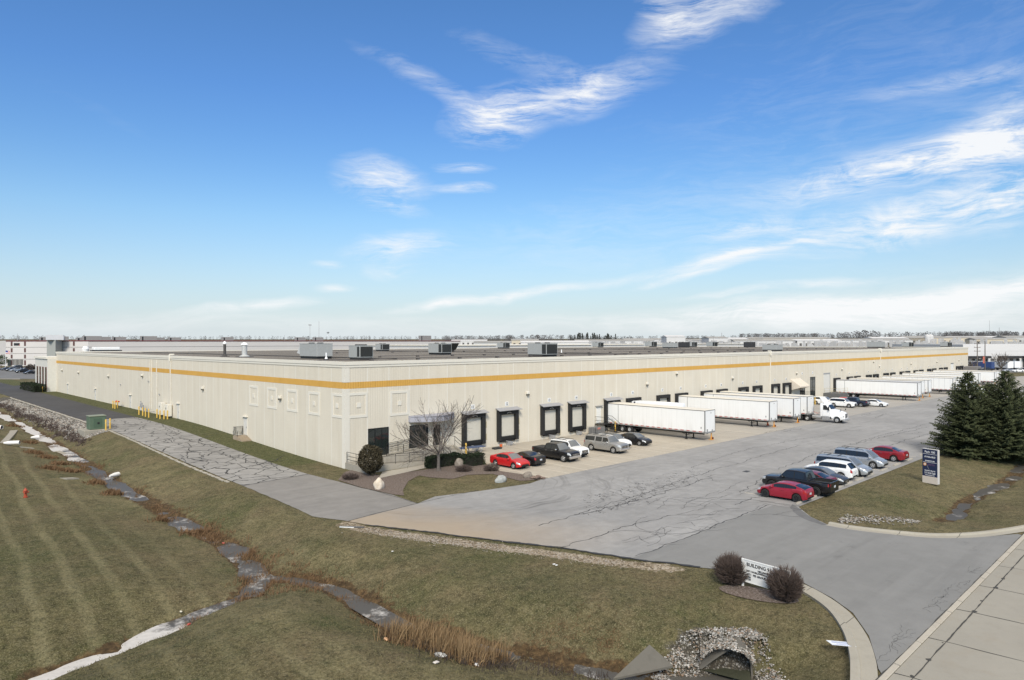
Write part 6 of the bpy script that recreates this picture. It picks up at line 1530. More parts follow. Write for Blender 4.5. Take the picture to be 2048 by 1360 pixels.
# metal dock stair by the first trailer
xs0 = WX(1196.5)[0]; t = thing('dock_stair', 'black steel dock stair and platform beside the first trailer', 'stair', (0, 0, 0))
MB().box(xs0-.9, xs0+1.3, -1.5, -.06, 1.12, 1.22).build('platform', BLKMET, t)
b = MB()
for i in range(6): b.box(xs0+.2, xs0+1.25, -1.5-.27*(i+1), -1.5-.27*i, 1.12-.19*(i+1), 1.17-.19*(i+1))
b.build('tread', BLKMET, t); b = MB(); rail_set(b, [(xs0-.9, -.1, 1.2), (xs0-.9, -1.5, 1.2), (xs0+.2, -1.5, 1.2), (xs0+.2, -3.1, .15)], [(xs0-.9, -.1, 0), (xs0-.9, -1.5, 0), (xs0+.2, -1.5, 0), (xs0+.2, -3.1, .0)], 1.05, (.5,))
rail_set(b, [(xs0+1.3, -.4, 1.2), (xs0+1.3, -1.5, 1.2), (xs0+1.3, -3.1, .15)], [(xs0+1.3, -1.5, 0), (xs0+1.3, -3.1, 0)], 1.05, (.5,)); b.build('railing', BLKMET, t)
x, y = W(1191, 872); t = thing('wire_cage', 'grey metal cage bin beside the dock stair', 'cage', (x+.6, -2.6, .008)); b = MB()
for k in range(9):
    for yy in (-.7, .7): b.box(-1.1+k*.275-.015, -1.1+k*.275+.015, yy-.015, yy+.015, 0, 1.3)
for k in range(6):
    for xx in (-1.1, 1.1): b.box(xx-.015, xx+.015, -.7+k*.28-.015, -.7+k*.28+.015, 0, 1.3)
b.build('bars', STEEL, t); MB().bbox(-1.05, 1.05, -.65, .65, .05, 1.15, .03).build('liner', pm('cage_grey', (.13, .13, .13), .7, var=.4), t); MB().box(-.7, -.1, -.74, -.71, .95, 1.2).build('warning_plate', pm('warning_red', (.42, .16, .13), .6), t)
# long platform ramp by the far trailers
x0 = WX(1646)[0]; t = thing('dock_ramp', 'dark concrete dock ramp with thin yellow railing before the far trailers', 'ramp', (0, 0, 0))
MB().add([(x0, -3.6, -.1), (x0+5.4, -3.6, -.1), (x0+5.4, -.06, -.1), (x0, -.06, -.1), (x0, -3.6, 1.25), (x0+5.4, -3.6, 1.25), (x0+5.4, -.06, 1.25), (x0, -.06, 1.25)], [(4, 5, 6, 7), (0, 1, 5, 4), (1, 2, 6, 5), (3, 0, 4, 7)]).build('ramp_slab', pm('dark_ramp_concrete', (.10, .10, .10), .85, var=.3, sc=2), t)
b = MB(); rail_set(b, [(x0+.1, -.3, 1.25), (x0+.1, -3.5, 1.25), (x0+5.3, -3.5, 1.25)], [(x0+.1, -.3, 1.25), (x0+.1, -1.9, 1.25), (x0+.1, -3.5, 1.25), (x0+3, -3.5, 1.25), (x0+5.3, -3.5, 1.25)], 1.1, (.55,), .022); b.build('railing', pm('pale_yellow_rail', (.45, .38, .20), .6), t)
# stair under the awning
x0 = WX(1597)[0]; t = thing('office_stair', 'steel landing with black railing under the beige awning', 'stair', (0, 0, 0))
MB().box(x0-1.5, x0+5, -1.6, -.06, 1.08, 1.2).build('platform', BLKMET, t); b = MB(); rail_set(b, [(x0-1.5, -1.6, 1.2), (x0+5, -1.6, 1.2)], [(x0-1.5+i*1.3, -1.6, 0) for i in range(6)], 1.1, (.5, .8)); b.build('railing', BLKMET, t)

# ------------------------------------------------------------------ signs
INK = pm('sign_ink', (.02, .02, .022), .6)
p0 = Vector(W(1487, 1172)); p1 = Vector(W(1546, 1190)); d_ = (p1-p0).normalized(); rz = math.atan2(d_.y, d_.x)
t = thing('building_sign', 'white post sign reading BUILDING between two round leafless shrubs', 'sign', (p0.x, p0.y, 0), rz)
SW = 2.55
MB().box(0, SW, -.03, .03, .30, 1.42).build('panel', pm('sign_white', (.72, .72, .70), .5, var=.05), t)
for x in (-.04, SW+.04): MB().bbox(x-.05, x+.05, -.05, .05, -.1, 1.48, .01).build('post', pm('sign_post_white', (.70, .70, .68), .5), t)
b = MB(); b.box(0, SW, -.045, .045, 1.42, 1.47); b.box(0, SW, -.045, .045, .27, .30); b.build('rail', pm('sign_post_white', (.70, .70, .68), .5), t)
TM = lambda x, z, y=-.034: Matrix.Translation((x, y, z)) @ Matrix.Rotation(R(90), 4, 'X')
for tx_, x, z, s_ in (('BUILDING 91', .20, 1.14, .26), ('HELLMANN', .85, .96, .13), ('5071 WORLDWIDE LOGISTICS', .20, .84, .13), ('5071  PSI GROUP, INC.', .20, .66, .155), ('7258', .20, .53, .13), ('7228', .20, .41, .13)):
    text_mesh('lettering', tx_, s_, INK, t, TM(x, z), .006, .95)
p0 = Vector(W(1846.5, 962)); p1 = Vector(W(1876.5, 967.5)); d_ = (p1-p0); rz = math.atan2(d_.y, d_.x); sw = d_.length
gx, gy = p0; t = thing('leasing_sign', 'tall navy leasing sign with white lettering and pale base on the grass', 'sign', (gx, gy, 0), rz)
sc_ = sw/1.5; hgt = 3.05
NV = pm('sign_navy', (.012, .022, .065), .4, var=.06)
MB().bbox(0, sw, -.14, .14, -.1, .55, .01).build('base', pm('sign_base_cream', (.60, .53, .45), .7), t)
MB().box(.0, sw, -.12, .12, .55, hgt).build('panel', NV, t); MB().box(sw, sw+.05, -.13, .13, -.05, hgt+.02).box(0, sw, -.13, .13, hgt, hgt+.04).build('edge_trim', pm('trim_pale', (.52, .50, .48), .6), t)
SI = pm('sign_white_ink', (.74, .74, .74), .5)
cx = sw/2
for tx_, z, s_ in (('Park 100', 2.72, .27), ('AVAILABLE', 2.28, .21), ('WAREHOUSE', 1.93, .15), ('Andrew Morris', 1.03, .16), ('317-414-7260', .78, .24), ('www.exeterpg.com', .64, .11)):
    text_mesh('lettering', tx_, s_, SI, t, TM(cx, z, -.124), .003, min(1.0, sw*.86/(len(tx_)*s_*.56)), 'CENTER')
MB().box(.06, sw-.06, -.126, -.12, 2.60, 2.625).box(.06, sw-.06, -.126, -.12, 1.83, 1.855).build('rule_line', SI, t)
M_ = Matrix.Translation((.24, -.125, 1.64)) @ Matrix.Rotation(R(90), 4, 'X')
MB().lathe([(.15, 0), (.15, .006)], 18, M_).build('emblem_disc', pm('emblem_orange', (.62, .30, .12), .5), t); MB().lathe([(.07, .006), (.06, .012)], 12, M_).build('emblem_core', SI, t)
MB().add([(.42, -.126, 1.55), (.46, -.126, 1.55), (.66, -.126, 1.12), (.63, -.126, 1.12)], [(3, 2, 1, 0)]).build('emblem_ray', GREY, t)
text_mesh('lettering', 'EXETER', .22, pm('sign_violet_ink', (.10, .06, .13), .5), t, TM(.48, 1.56, -.124), .006, .9)
# yard sign lying on the verge
x, y = W(1682, 1292); t = thing('fallen_yard_sign', 'white and blue yard sign lying face up on the verge by the kerb', 'yard sign', (x, y, .10), R(-40)); t.rotation_euler = (R(-4), R(6), R(-42))
MB().box(-.52, .52, -.26, .26, 0, .015).build('panel', pm('yard_sign_white', (.78, .80, .84), .4, var=.04), t); b = MB()
for i, (l, z) in enumerate(((.7, .13), (.8, .02), (.55, -.13))): b.box(-l/2, l/2, z-.022, z+.022, .016, .02)
b.box(-.5, .5, -.25, -.235, .016, .02); b.build('printed_line', pm('yard_sign_blue', (.20, .25, .42), .5), t); MB().tube((.3, .2, -.02), (.55, .5, -.06), .008).tube((-.1, .2, -.02), (.1, .6, -.08), .008).build('wire_stake', STEEL, t)
# litter
LIT = [(880, 1323, .30, (.40, .40, .385), 'crumpled clear plastic sheet among the cattails'), (941, 1296, .12, (.62, .62, .66), 'white scrap in the dark cattails'), (872, 1357, .13, (.50, .46, .42), 'white carton at the foot of the cattails'), (772, 1291, .16, (.55, .33, .18), 'tan paper bag at the edge of the cattails'),
       (516, 1164, .20, (.66, .62, .52), 'pale bag stuck where the creeks meet'), (378, 1241, .12, (.42, .06, .04), 'red wrapper in the lower creek'), (362, 1215, .10, (.66, .62, .50), 'pale cup on the lawn above the lower creek'), (447, 1079, .12, (.50, .10, .08), 'red and white packet in the creek'), (953, 1340, .14, (.6, .6, .6), 'white bag beside the cattail litter'), (1108, 1133, .10, (.68, .66, .64), 'white paper on the grass below the gravel'), (1113, 1135, .10, (.66, .66, .64), 'second white paper on the grass, right of its twin'),
       (785, 1105, .08, (.68, .66, .62), 'small white scrap on the bank below the drive')]
for i, (px, py, s_, c_, lb) in enumerate(LIT):
    x, y = G(px, py, -.9 if py > 1160 or px < 500 else -.1) if py > 1060 else W(px, py); rg = random.Random(i); bm = bmesh.new(); bmesh.ops.create_icosphere(bm, subdivisions=2, radius=1)
    for v in bm.verts: v.co *= 1+.45*mnoise.noise(v.co*2.4+Vector((i*3.1, 0, 0))); v.co = Vector((v.co.x*s_*1.0, v.co.y*s_*.6, v.co.z*s_*.35))
    m_ = bpy.data.meshes.new('litter'); bm.to_mesh(m_); bm.free(); m_.materials.append(pm('litter_%d' % i, c_, .5)); o = link(bpy.data.objects.new('litter_scrap', m_)); o.location = (x, y, hz(x, y)+s_*.2+.02); o.rotation_euler = (0, 0, rg.uniform(0, 6)); tag(o, lb, 'litter')
x, y = W(704, 1054); t = thing('plastic_strip', 'grey and white broken plastic strip at the corner of the drive', 'debris', (x, y, .0), R(-52)); MB().box(-.9, .9, -.13, .05, .0, .05).build('dark_side', pm('dark_rubber_strip', (.10, .10, .10), .7), t); MB().box(-.85, .2, -.20, -.135, .0, .04).build('white_side', WHITEP, t)
# ------------------------------------------------------------------ surroundings
def at(px, dist, z=None): x, y = D(px, dist); return (x, y, hz(x, y) if z is None else z)
FW = m_wall('far_white_wall', (.62, .60, .575), False); FW2 = pm('far_white_panel', (.56, .55, .54), .8, var=.05, sc=.1); FG = pm('far_grey_wall', (.44, .44, .43), .8, var=.08, sc=.1); FT = pm('far_tan_wall', (.52, .46, .36), .8, var=.08, sc=.1)
FROOF = pm('far_roof_grey', (.30, .29, .27), .9, var=.2, sc=.05); COPR = pm('red_coping', (.15, .025, .03), .6); DARKJ = pm('dark_joint', (.10, .095, .09), .8)
# neighbour with red coping, to the north west
P2 = Vector(at(176, 355)); P1 = Vector(at(12, 362)); P3 = P2+Vector((252, 0, 0)); P4 = P3+Vector((-30, 150, 0)); P5 = P1+Vector((-10, 150, 0))
t = thing('office_warehouse', 'long pale two tone warehouse with dark red coping beyond the side wall', 'building', (0, 0, 0)); zt = 14.75
ft = [(p.x, p.y) for p in (P1, P2, P3, P4, P5)]
MB().prism(ft, -1, zt).build('wall', pm('neighbour_wall', (.56, .535, .515), .85, var=.06, sc=.15), t)
def off(a_, b_, d_):
    e = (b_-a_).normalized(); return Vector((e.y, -e.x, 0))*d_
def facestrip(a_, b_, u0, u1, z0, z1, name, mt, d_=.12, parent=None):
    o = off(a_, b_, d_); p = a_.lerp(b_, u0); q_ = a_.lerp(b_, u1); vs = []
    for z in (z0, z1): vs += [(p.x, p.y, z), (q_.x, q_.y, z), (q_.x+o.x, q_.y+o.y, z), (p.x+o.x, p.y+o.y, z)]
    return MB().add(vs, [(3, 2, 1, 0), (4, 5, 6, 7), (0, 1, 5, 4), (1, 2, 6, 5), (2, 3, 7, 6), (3, 0, 4, 7)]).build(name, mt, t if parent is None else parent)
facestrip(P2, P3, 0, 1, zt-.45, zt+.05, 'coping', COPR, .2); facestrip(P1, P2, 0, 1, zt-.4, zt+.05, 'coping', COPR, .2)
for z in (11.2, 7.9, 4.9): facestrip(P1, P2, 0, 1, z, z+.14, 'panel_joint', DARKJ, .05)
facestrip(P2, P3, 0, 1, 11.2, 11.45, 'panel_joint', pm('joint_grey', (.27, .26, .26), .8), .06)
for u_ in (.06, .225, .82):
    for z0, z1 in ((12.0, 14.2), (8.6, 10.8), (5.4, 7.4), (1.8, 4.4)): w_ = facestrip(P1, P2, u_, u_+.022, z0, z1, 'window', pm('brown_window_frame', (.10, .05, .045), .6), .1)
for i in range(9): facestrip(P1, P2, .075+i*.016, .075+i*.016+.009, 1.9, 4.8, 'window', GLASS, .1)
facestrip(P1, P2, .02, .07, 1.4, 4.7, 'entrance_recess', pm('recess_dark', (.03, .035, .032), .5), .1)
sgn = facestrip(P1, P2, .10, .17, 12.2, 13.5, 'wall_emblem', pm('emblem_black', (.02, .02, .022), .6), .15); facestrip(P1, P2, .165, .172, 12.2, 12.6, 'emblem_dot', RED, .2, sgn)
tw_ = Vector(at(93.5, 350)); tw2 = Vector(at(111, 349)); ft2 = [(tw_.x, tw_.y), (tw2.x, tw2.y), (tw2.x+4, tw2.y+6), (tw_.x+4, tw_.y+6)]
MB().prism(ft2, 0, 15.0).build('entrance_tower', pm('tower_grey', (.30, .31, .29), .8), t)
a0_ = Vector(at(91.5, 346)); a1_ = Vector(at(127, 352)); MB().prism([(a0_.x, a0_.y), (a1_.x, a1_.y), (a1_.x+2, a1_.y+8), (a0_.x+2, a0_.y+8)], 15.05, 17.6).build('tower_crown', pm('tower_white', (.68, .68, .69), .7), t)
t0 = t
for px, dd, w_, h_, lb in ((88, 372, 4, 2.0, 'dark roof unit left of the white tower crown'), (130, 372, 3, 2.3, 'reddish roof unit right of the white tower crown'), (163, 390, 5, 1.8, 'low roof unit near the corner of the red coped building'), (184, 380, 9, 2.6, 'long grey roof unit at the corner of the red coped building'), (207, 392, 7, 2.3, 'second long grey roof unit on the red coped building'), (238, 402, 7, 2.3, 'third long grey roof unit on the red coped building'),
                       (297, 420, 9, 2.9, 'largest grey roof unit on the red coped building'), (318, 430, 6, 2.1, 'low roof unit right of the largest one on the red coped building'), (349, 430, 7, 2.2, 'lone roof unit midway on the red coped building'), (455, 452, 7, 2.5, 'roof unit above the dark flue on the red coped building'), (600, 478, 7, 2.5, 'roof unit left of the two tall masts'), (636, 484, 7, 2.5, 'roof unit at the foot of the taller mast'), (850, 530, 10, 4.0, 'dark angled roof unit at the right end of the red coped building')):
    x, y = D(px, dd); u_ = thing('rooftop_unit', lb, 'air conditioner', (x, y, zt), 0, 'roof units on the red coped building'); MB().bbox(-w_/2, w_/2, -1.5, 1.5, .1, h_, .08).build('casing', pm('far_unit_grey', (.20, .19, .185), .6), u_); MB().box(-w_/2+.4, -w_/2+1.2, -1.56, -1.5, .3, h_-.3).build('dark_opening', BLKMET, u_)
# its parking lot
zl = 1.32
sheet('parking_lot', [(*W(px, py, zl), zl) for px, py in ((-160, 737), (-160, 757), (0, 757), (72, 758), (96, 752), (100, 735))], zl, m_asphalt('lot_asphalt', .16))
sheet('access_drive', [(*W(px, py, 1.3), 1.312) for px, py in ((-200, 776), (0, 773), (63, 769.5), (86, 776), (60, 786), (0, 780.5), (-200, 790))], 1.3, DARK)
sheet('lot_kerb_line', [(*W(px, py, 1.3), 1.34) for px, py in ((-160, 756.5), (-160, 757.6), (40, 758.8), (40, 757.8))], 1.3, CONCL)
for px, py, st_, c_, lb in ((13, 742.5, 'sedan', BLK, 'black car leftmost by the flagpole in the far lot'), (23, 744, 'cross', DGR, 'charcoal crossover second in the far lot'), (31.5, 744.5, 'sedan', SIL, 'silver car third in the far lot'), (44, 747.5, 'cross', BLK, 'black crossover fourth in the far lot'), (61, 750, 'sedan', BLK, 'black sedan last in the far lot, by the office portal'), (33, 740, 'suv', DGR, 'grey sport utility vehicle behind the silver car in the far lot'), (56, 741, 'sedan', DGR, 'dark car in the back row of the far lot')):
    x, y = W(px, py-2, zl); car(st_, lb, 'car', c_, (x, y, zl), R(196), 'cars in the far parking lot', detail=False)
fx, fy = D(10.7, 318); t = thing('flagpole', 'pale flagpole with a red white and blue flag at the far lot', 'flagpole', (fx, fy, 1.2)); MB().tube((0, 0, 0), (0, 0, 9.2), .10, .05, 8).build('pole', WHITEP, t)
fl = MB(); FLR = pm('flag_red', (.40, .05, .06), .8); FLB = pm('flag_blue', (.05, .07, .22), .8); e_ = Vector((U[0], V[0], 0))
for k in range(5):
    pts_ = [[tuple(e_*(.1+i*.35)+Vector((0, .12*math.sin(i*1.5), 8.8-.28*k-.05*i))), tuple(e_*(.1+i*.35)+Vector((0, .12*math.sin(i*1.5), 8.52-.28*k-.05*i)))] for i in range(7)]
    fl.rings(pts_, False, m=0 if k % 2 == 0 else 1)
fb = MB(); fb.rings([[tuple(e_*(.1+i*.35)+Vector((0, .12*math.sin(i*1.5)-.03, 8.82-.05*i))), tuple(e_*(.1+i*.35)+Vector((0, .12*math.sin(i*1.5)-.03, 8.0-.05*i)))] for i in range(4)], False)
o = fl.build('flag', [FLR, WHITEP], t); fb.build('canton', FLB, o)
def bush_tree(px, dd, r, h, mt, label, n, seed, sz=.3, trunk=True, z=None):
    p = at(px, dd, z); t = thing('tree', label, 'tree', p); rg = random.Random(seed); b = MB()
    for i in range(n):
        d_ = Vector((rg.gauss(0, 1), rg.gauss(0, 1), rg.gauss(0, 1))).normalized(); q_ = (1-abs(rg.gauss(0, .22)))*(.85+.3*mnoise.noise(d_*2+Vector((seed, 0, 0)))); leaf_quads(b, (d_.x*r*q_, d_.y*r*q_, h*.6+d_.z*h*.42*q_), None, sz*rg.uniform(.6, 1.3), rg)
    b.build('crown', mt, t)
    MB().tube((0, 0, -.3), (0, 0, h*.6), .2, .08, 6).build('trunk', BARK, t); return t
bush_tree(2, 330, 3.6, 6.6, m_foliage('green_leaves', (.018, .030, .014), (.06, .085, .035)), 'green leafy tree at the left edge beside the flagpole', 900, 71)
bush_tree(62, 285, 2.6, 3.4, TWIG, 'low spreading grey tree by the office portal', 500, 72)
# long white building behind the roof and the dock building at the far right
t = thing('rear_warehouse', 'long low white warehouse seen just above the gravel roof', 'building', (0, 0, 0)); rx0 = WX(930, None, 166)[0]; MB().box(rx0, 420, 166, 260, -1, 11.75).build('wall', FW2, t); MB().box(rx0-.4, 420.4, 165.6, 260.4, 11.75, 12.05).build('coping', SMOOTHW, t)
t = thing('dock_warehouse', 'white warehouse with black canopy over its docks at the far end of the yard', 'building', (0, 0, 0))
q1 = Vector(at(1926, 322, 0)); q2 = Vector(at(2300, 322, 0)); dn = (q2-q1).normalized(); bk_ = Vector((-dn.y, dn.x, 0))
MB().prism([(q1.x, q1.y), (q2.x, q2.y), (q2.x+bk_.x*60, q2.y+bk_.y*60), (q1.x+bk_.x*60, q1.y+bk_.y*60)], -1, 11.8).build('wall', FW2, t)
for s_, e_2 in ((.0, .085), (.094, .135), (.185, .30), (.312, .48)):
    p = q1.lerp(q2, s_); r_ = q1.lerp(q2, e_2); o = -bk_*2.2
    MB().prism([(p.x+o.x, p.y+o.y), (r_.x+o.x, r_.y+o.y), (r_.x-bk_.x*.02, r_.y-bk_.y*.02), (p.x-bk_.x*.02, p.y-bk_.y*.02)], 5.25, 6.3).build('dock_canopy', pm('canopy_black', (.018, .018, .02), .7), t)
for i in range(14):
    p = q1.lerp(q2, .012+i*.034); r_ = q1.lerp(q2, .012+i*.034+.018); o = -bk_*.1
    MB().prism([(p.x+o.x, p.y+o.y), (r_.x+o.x, r_.y+o.y), (r_.x, r_.y), (p.x, p.y)], 1.0, 5.0).build('dock_opening', pm('dock_opening_dark', (.05, .05, .05), .7), t)
facestrip(q1, q2, 0, 1, 8.6, 8.72, 'panel_joint', pm('joint_pale', (.5, .5, .5), .8), .05, t)
sheet('far_dock_yard', [(*D(1926, 318), .03), (*D(2300, 318), .03), (*D(2300, 286), .03), (*D(1928, 289), .03)], 0, COURT)
def far_trailer(px, dd, mt, label, rz, L=9.0):
    p = at(px, dd, .03); t = thing('parked_trailer', label, 'trailer', p, rz); MB().box(-1.3, 1.3, 0, L, 1.2, 4.1).build('cargo_box', mt, t); MB().box(-1.1, 1.1, .3, L, .5, 1.19).build('chassis', BLKMET, t)
    for y in (1.2, 2.4, L-1.5):
        for sg in (1, -1): dual_wheel(t, sg*.95, y, sg)
ang = math.atan2(dn.y, dn.x)
far_trailer(1953, 306, TRW, 'white trailer under the black canopy behind the utility pole', ang, 11); far_trailer(1966, 306, TRW, 'white trailer under the black canopy left of the blue container', ang, 11)
far_trailer(1986, 300, pm('container_blue', (.03, .06, .17), .5), 'dark blue container truck at the far docks', ang+.5, 8); far_trailer(2021, 306, TRW, 'white trailer at the far docks right of the bare tree', ang, 11); far_trailer(2035, 308, TRS, 'pale trailer rightmost at the far docks', ang, 9)
for px, dd, st_, c_, lb in ((1942, 299, 'cross', WHT, 'white crossover at the end wall of the long warehouse'), (1968, 297, 'suv', DGR, 'grey vehicle left of the blue container'), (2016, 294, 'sedan', SIL, 'silver car near the far bare tree'), (2036, 291, 'sedan', WHT, 'white car on the far dock yard'), (2046, 295, 'suv', BLK, 'black vehicle at the right edge of the far dock yard')):
    p = at(px, dd, .05); car(st_, lb, 'car', c_, p, ang+R(185), 'cars at the far docks', detail=False)
x, y = LX-6.5, -2.6; t = thing('compactor', 'grey compactor box at the far corner of the dock wall', 'compactor', (x, y, 0)); MB().bbox(-3, 3, -2.2, 2.2, .1, 4.2, .1).build('case', pm('compactor_grey', (.16, .15, .145), .7), t); MB().box(-2.4, 2.4, -2.24, -2.2, 1.0, 3.4).build('hatch', BLKMET, t)
def utility(px, dd, py_top, label, arms=0, flag=False):
    p = at(px, dd, 0); h_ = zpx(py_top, dd, px); t = thing('utility_pole', label, 'utility pole', p, ang); MB().tube((0, 0, -.5), (0, 0, h_), .22, .15, 8).build('pole', BARK, t)
    b = MB()
    for k in range(arms): b.box(-1.3, 1.3, -.08, .08, h_-1.2-1.5*k, h_-1.0-1.5*k); [b.tube((sx, 0, h_-1.0-1.5*k), (sx, 0, h_-.75-1.5*k), .06) for sx in (-1.1, 1.1)]
    if arms: b.build('crossarm', BARK, t)
    if flag: MB().box(-.9, -.2, -.05, .05, h_-9.2, h_-6.4).build('banner', pm('banner_red', (.45, .13, .09), .7), t)
utility(1954.5, 276, 682, 'weathered wooden utility pole with crossarms near the far corner', 3); utility(1970, 282, 682, 'wooden utility pole carrying a red banner', 0, True)
def far_bare(px, dd, h_, label, seed):
    p = at(px, dd); t = thing('bare_tree', label, 'tree', p); b, tw = MB(), MB(); rg = random.Random(seed); b.tube((0, 0, -.2), (0, 0, h_*.28), .25, .18, 6)
    for k in range(7):
        a_ = k*.9+rg.uniform(-.3, .3); el = rg.uniform(.6, 1.15); branch(b, tw, (0, 0, h_*.24), (math.cos(a_)*math.cos(el), math.sin(a_)*math.cos(el), math.sin(el)), h_*.34, .13, 3, rg)
    tw2_ = MB(); 
    b.build('trunk', BARK, t); tw.build('crown', TWIG, t)
far_bare(2003, 284, 8.2, 'spreading bare tree in front of the far black canopy', 81); far_bare(1944, 280, 6.0, 'thin bare tree at the far corner of the long warehouse', 82)
sheet('side_road', [(*W(px, py), .012) for px, py in ((1985, 757), (2048, 752), (2300, 740), (2300, 760), (2048, 768), (2020, 795), (1960, 800))], 0, APRON)
# distant town: low roofs scattered towards the horizon
rg = random.Random(91)
TOWN = [('white', FW2), ('pale grey', FG), ('tan', FT)]
seen = [(938, 1150, 60, 'low tan building left of the dark tree row'), (985, 900, 50, 'pale shed behind the first distant roof unit'), (1050, 1000, 40, 'pale boxy house before the tree row'), (1110, 900, 90, 'wide pale shed in front of the pine wood'), (1230, 950, 110, 'long white shed right of the pine wood'), (1290, 1000, 60, 'white shed with dark eaves past the pine wood'), (1352, 870, 24, 'bright white cube building above the pale roof unit'), (1405, 1000, 90, 'pale shed among distant light poles'), (1437, 920, 26, 'tall white boxes right of the light poles'), (1478, 1000, 70, 'long tan shed left of the black roof unit'), (1530, 900, 80, 'white sheds under the low wooded rise'), (1580, 1000, 120, 'long tan warehouse under the low wooded rise'), (1640, 900, 60, 'white gabled shed right of the low rise'), (1690, 950, 90, 'long white warehouse before the big bare trees'), (1745, 930, 110, 'white warehouse with small red door far off'), (1800, 1000, 80, 'long white warehouse with dark windows far off'), (1850, 1050, 60, 'pale building with two round white tanks nearby'), (1900, 1000, 120, 'wide pale roofed plant near the wooded hill'), (1960, 1100, 90, 'white warehouse at the foot of the wooded hill'), (2040, 1000, 40, 'cream building at the far right under the wooded hill'), (1995, 950, 60, 'dark roofed shed right of the utility poles')]
for i, (px, dd, w_, lb) in enumerate(seen):
    p = at(px, dd); h_ = rg.uniform(6.5, 10)+(4 if w_ < 30 else 0); t = thing('distant_building', lb, 'building', p, math.atan2(V[0], U[0])+rg.uniform(-.1, .1)*0-math.radians(0)); M = t
    mt = (FW2, FG, FT)[(i*7) % 3] if 'white' not in lb else FW2; d_ = rg.uniform(20, 40)
    MB().box(-w_/2, w_/2, 0, d_, -3, h_).build('wall', mt, t); b = MB(); b.add([(-w_/2-.5, -.5, h_), (w_/2+.5, -.5, h_), (w_/2+.5, d_+.5, h_), (-w_/2-.5, d_+.5, h_), (-w_/2-.5, d_/2, h_+2.2), (w_/2+.5, d_/2, h_+2.2)], [(0, 1, 5, 4), (2, 3, 4, 5), (0, 4, 3), (1, 2, 5)]); b.build('roof', FROOF if i % 3 else FW2, t)
    b = MB()
    for k in range(int(w_/8)): b.box(-w_/2+3+k*8, -w_/2+6+k*8, -.15, 0, .5, h_*.55)
    b.build('loading_opening', DARKJ, t)
b = MB()
for _ in range(420):   # parked trailers and cars far off that read as pale specks
    px = rg.uniform(1180, 2060); dd = rg.uniform(620, 1000); x, y = D(px, dd); z = hz(x, y); w_, h_ = rg.uniform(2, 9), rg.uniform(3, 9.5); b.box(x, x+w_, y, y+w_*.5, z-1, z+h_)
tag(b.build('distant_yard_clutter', pm('clutter_pale', (.48, .47, .46), .8, var=.5, sc=.06)), None, None, None, 'stuff')
b = MB()
for px in (1855, 1861):
    p = at(px, 1000); b2 = thing('storage_tank', 'round white storage tank, one of a pair in the distant town', 'tank', p, 0, 'pair of white tanks'); MB().lathe([(4, 0), (4, 11), (3.4, 13), (.2, 14)], 14).build('shell', FW2, b2); MB().tube((4.1, 0, 0), (4.1, 0, 12), .25).build('ladder', GREY, b2)
# woods along the horizon
WOOD = m_foliage('winter_wood', (.095, .090, .092), (.205, .192, .188), .02); PINE = m_foliage('pine_wood', (.050, .058, .050), (.10, .105, .092), .02)
def wood(name, specs, mt, seed, dens=60):
    rg = random.Random(seed); b = MB()
    for px0, px1, dd0, dd1, n, h0, h1, con in specs:
        for _ in range(n):
            px = rg.uniform(px0, px1); dd = rg.uniform(dd0, dd1); x, y = D(px, dd); z = hz(x, y)-.5; h_ = rg.uniform(h0, h1); r_ = h_*rg.uniform(.28, .42)*(1 if not con else .55)
            b.box(x-.25, x+.25, y-.25, y+.25, z, z+h_*.4)
            for k in range(dens):
                if con: f = rg.random()**.7; rr = r_*(1-f)+.2; zc = z+h_*(.1+.88*f)
                else: f = rg.random(); rr = r_*math.sqrt(max(.05, 1-((f-.42)/.6)**2)); zc = z+h_*(.14+.84*f)
                a_ = rg.uniform(0, 6.28); q_ = rg.uniform(.45, 1); cx_, cy_ = x+rr*q_*math.cos(a_), y+rr*q_*math.sin(a_); s_ = rg.uniform(.35, 1.0)*h_/13; u2 = rg.uniform(0, 3.14)
                ex = Vector((math.cos(u2), math.sin(u2), rg.uniform(-.3, .8)))*s_*1.2; wz = Vector((0, 0, s_*.5))+Vector((-math.sin(u2), math.cos(u2), 0))*s_*.2; c_ = Vector((cx_, cy_, zc))
                b.add([tuple(c_-ex), tuple(c_+wz), tuple(c_+ex), tuple(c_-wz)], [(0, 1, 2, 3)])
    return tag(b.build(name, mt), None, None, None, 'stuff')
wood('distant_wood', [(-60, 240, 1300, 1900, 70, 9, 13, 0), (240, 930, 1700, 2300, 220, 9, 13, 0), (890, 1030, 1500, 1900, 120, 11, 15, 0), (1010, 1180, 1400, 1700, 100, 11, 17, 0), (1180, 1270, 1400, 1700, 60, 9, 14, 0), (1270, 1480, 1900, 2400, 110, 8, 12, 0), (1480, 1640, 2100, 2500, 190, 14, 19, 0), (1770, 1900, 1700, 2200, 80, 11, 18, 0), (1890, 2090, 2300, 2700, 300, 16, 24, 0), (1640, 1780, 1800, 2200, 70, 10, 15, 0)], WOOD, 95, 44)
wood('pine_stand', [(1136, 1216, 1350, 1500, 26, 14, 21, 1), (1216, 1234, 1400, 1500, 5, 14, 18, 1)], PINE, 96, 110)
wood('bare_tree_stand', [(1676, 1704, 1450, 1600, 8, 15, 20, 0), (1708, 1722, 1450, 1550, 4, 19, 22, 0), (1726, 1758, 1450, 1600, 9, 18, 23, 0), (1664, 1668, 1500, 1600, 1, 10, 12, 0)], WOOD, 97, 72)
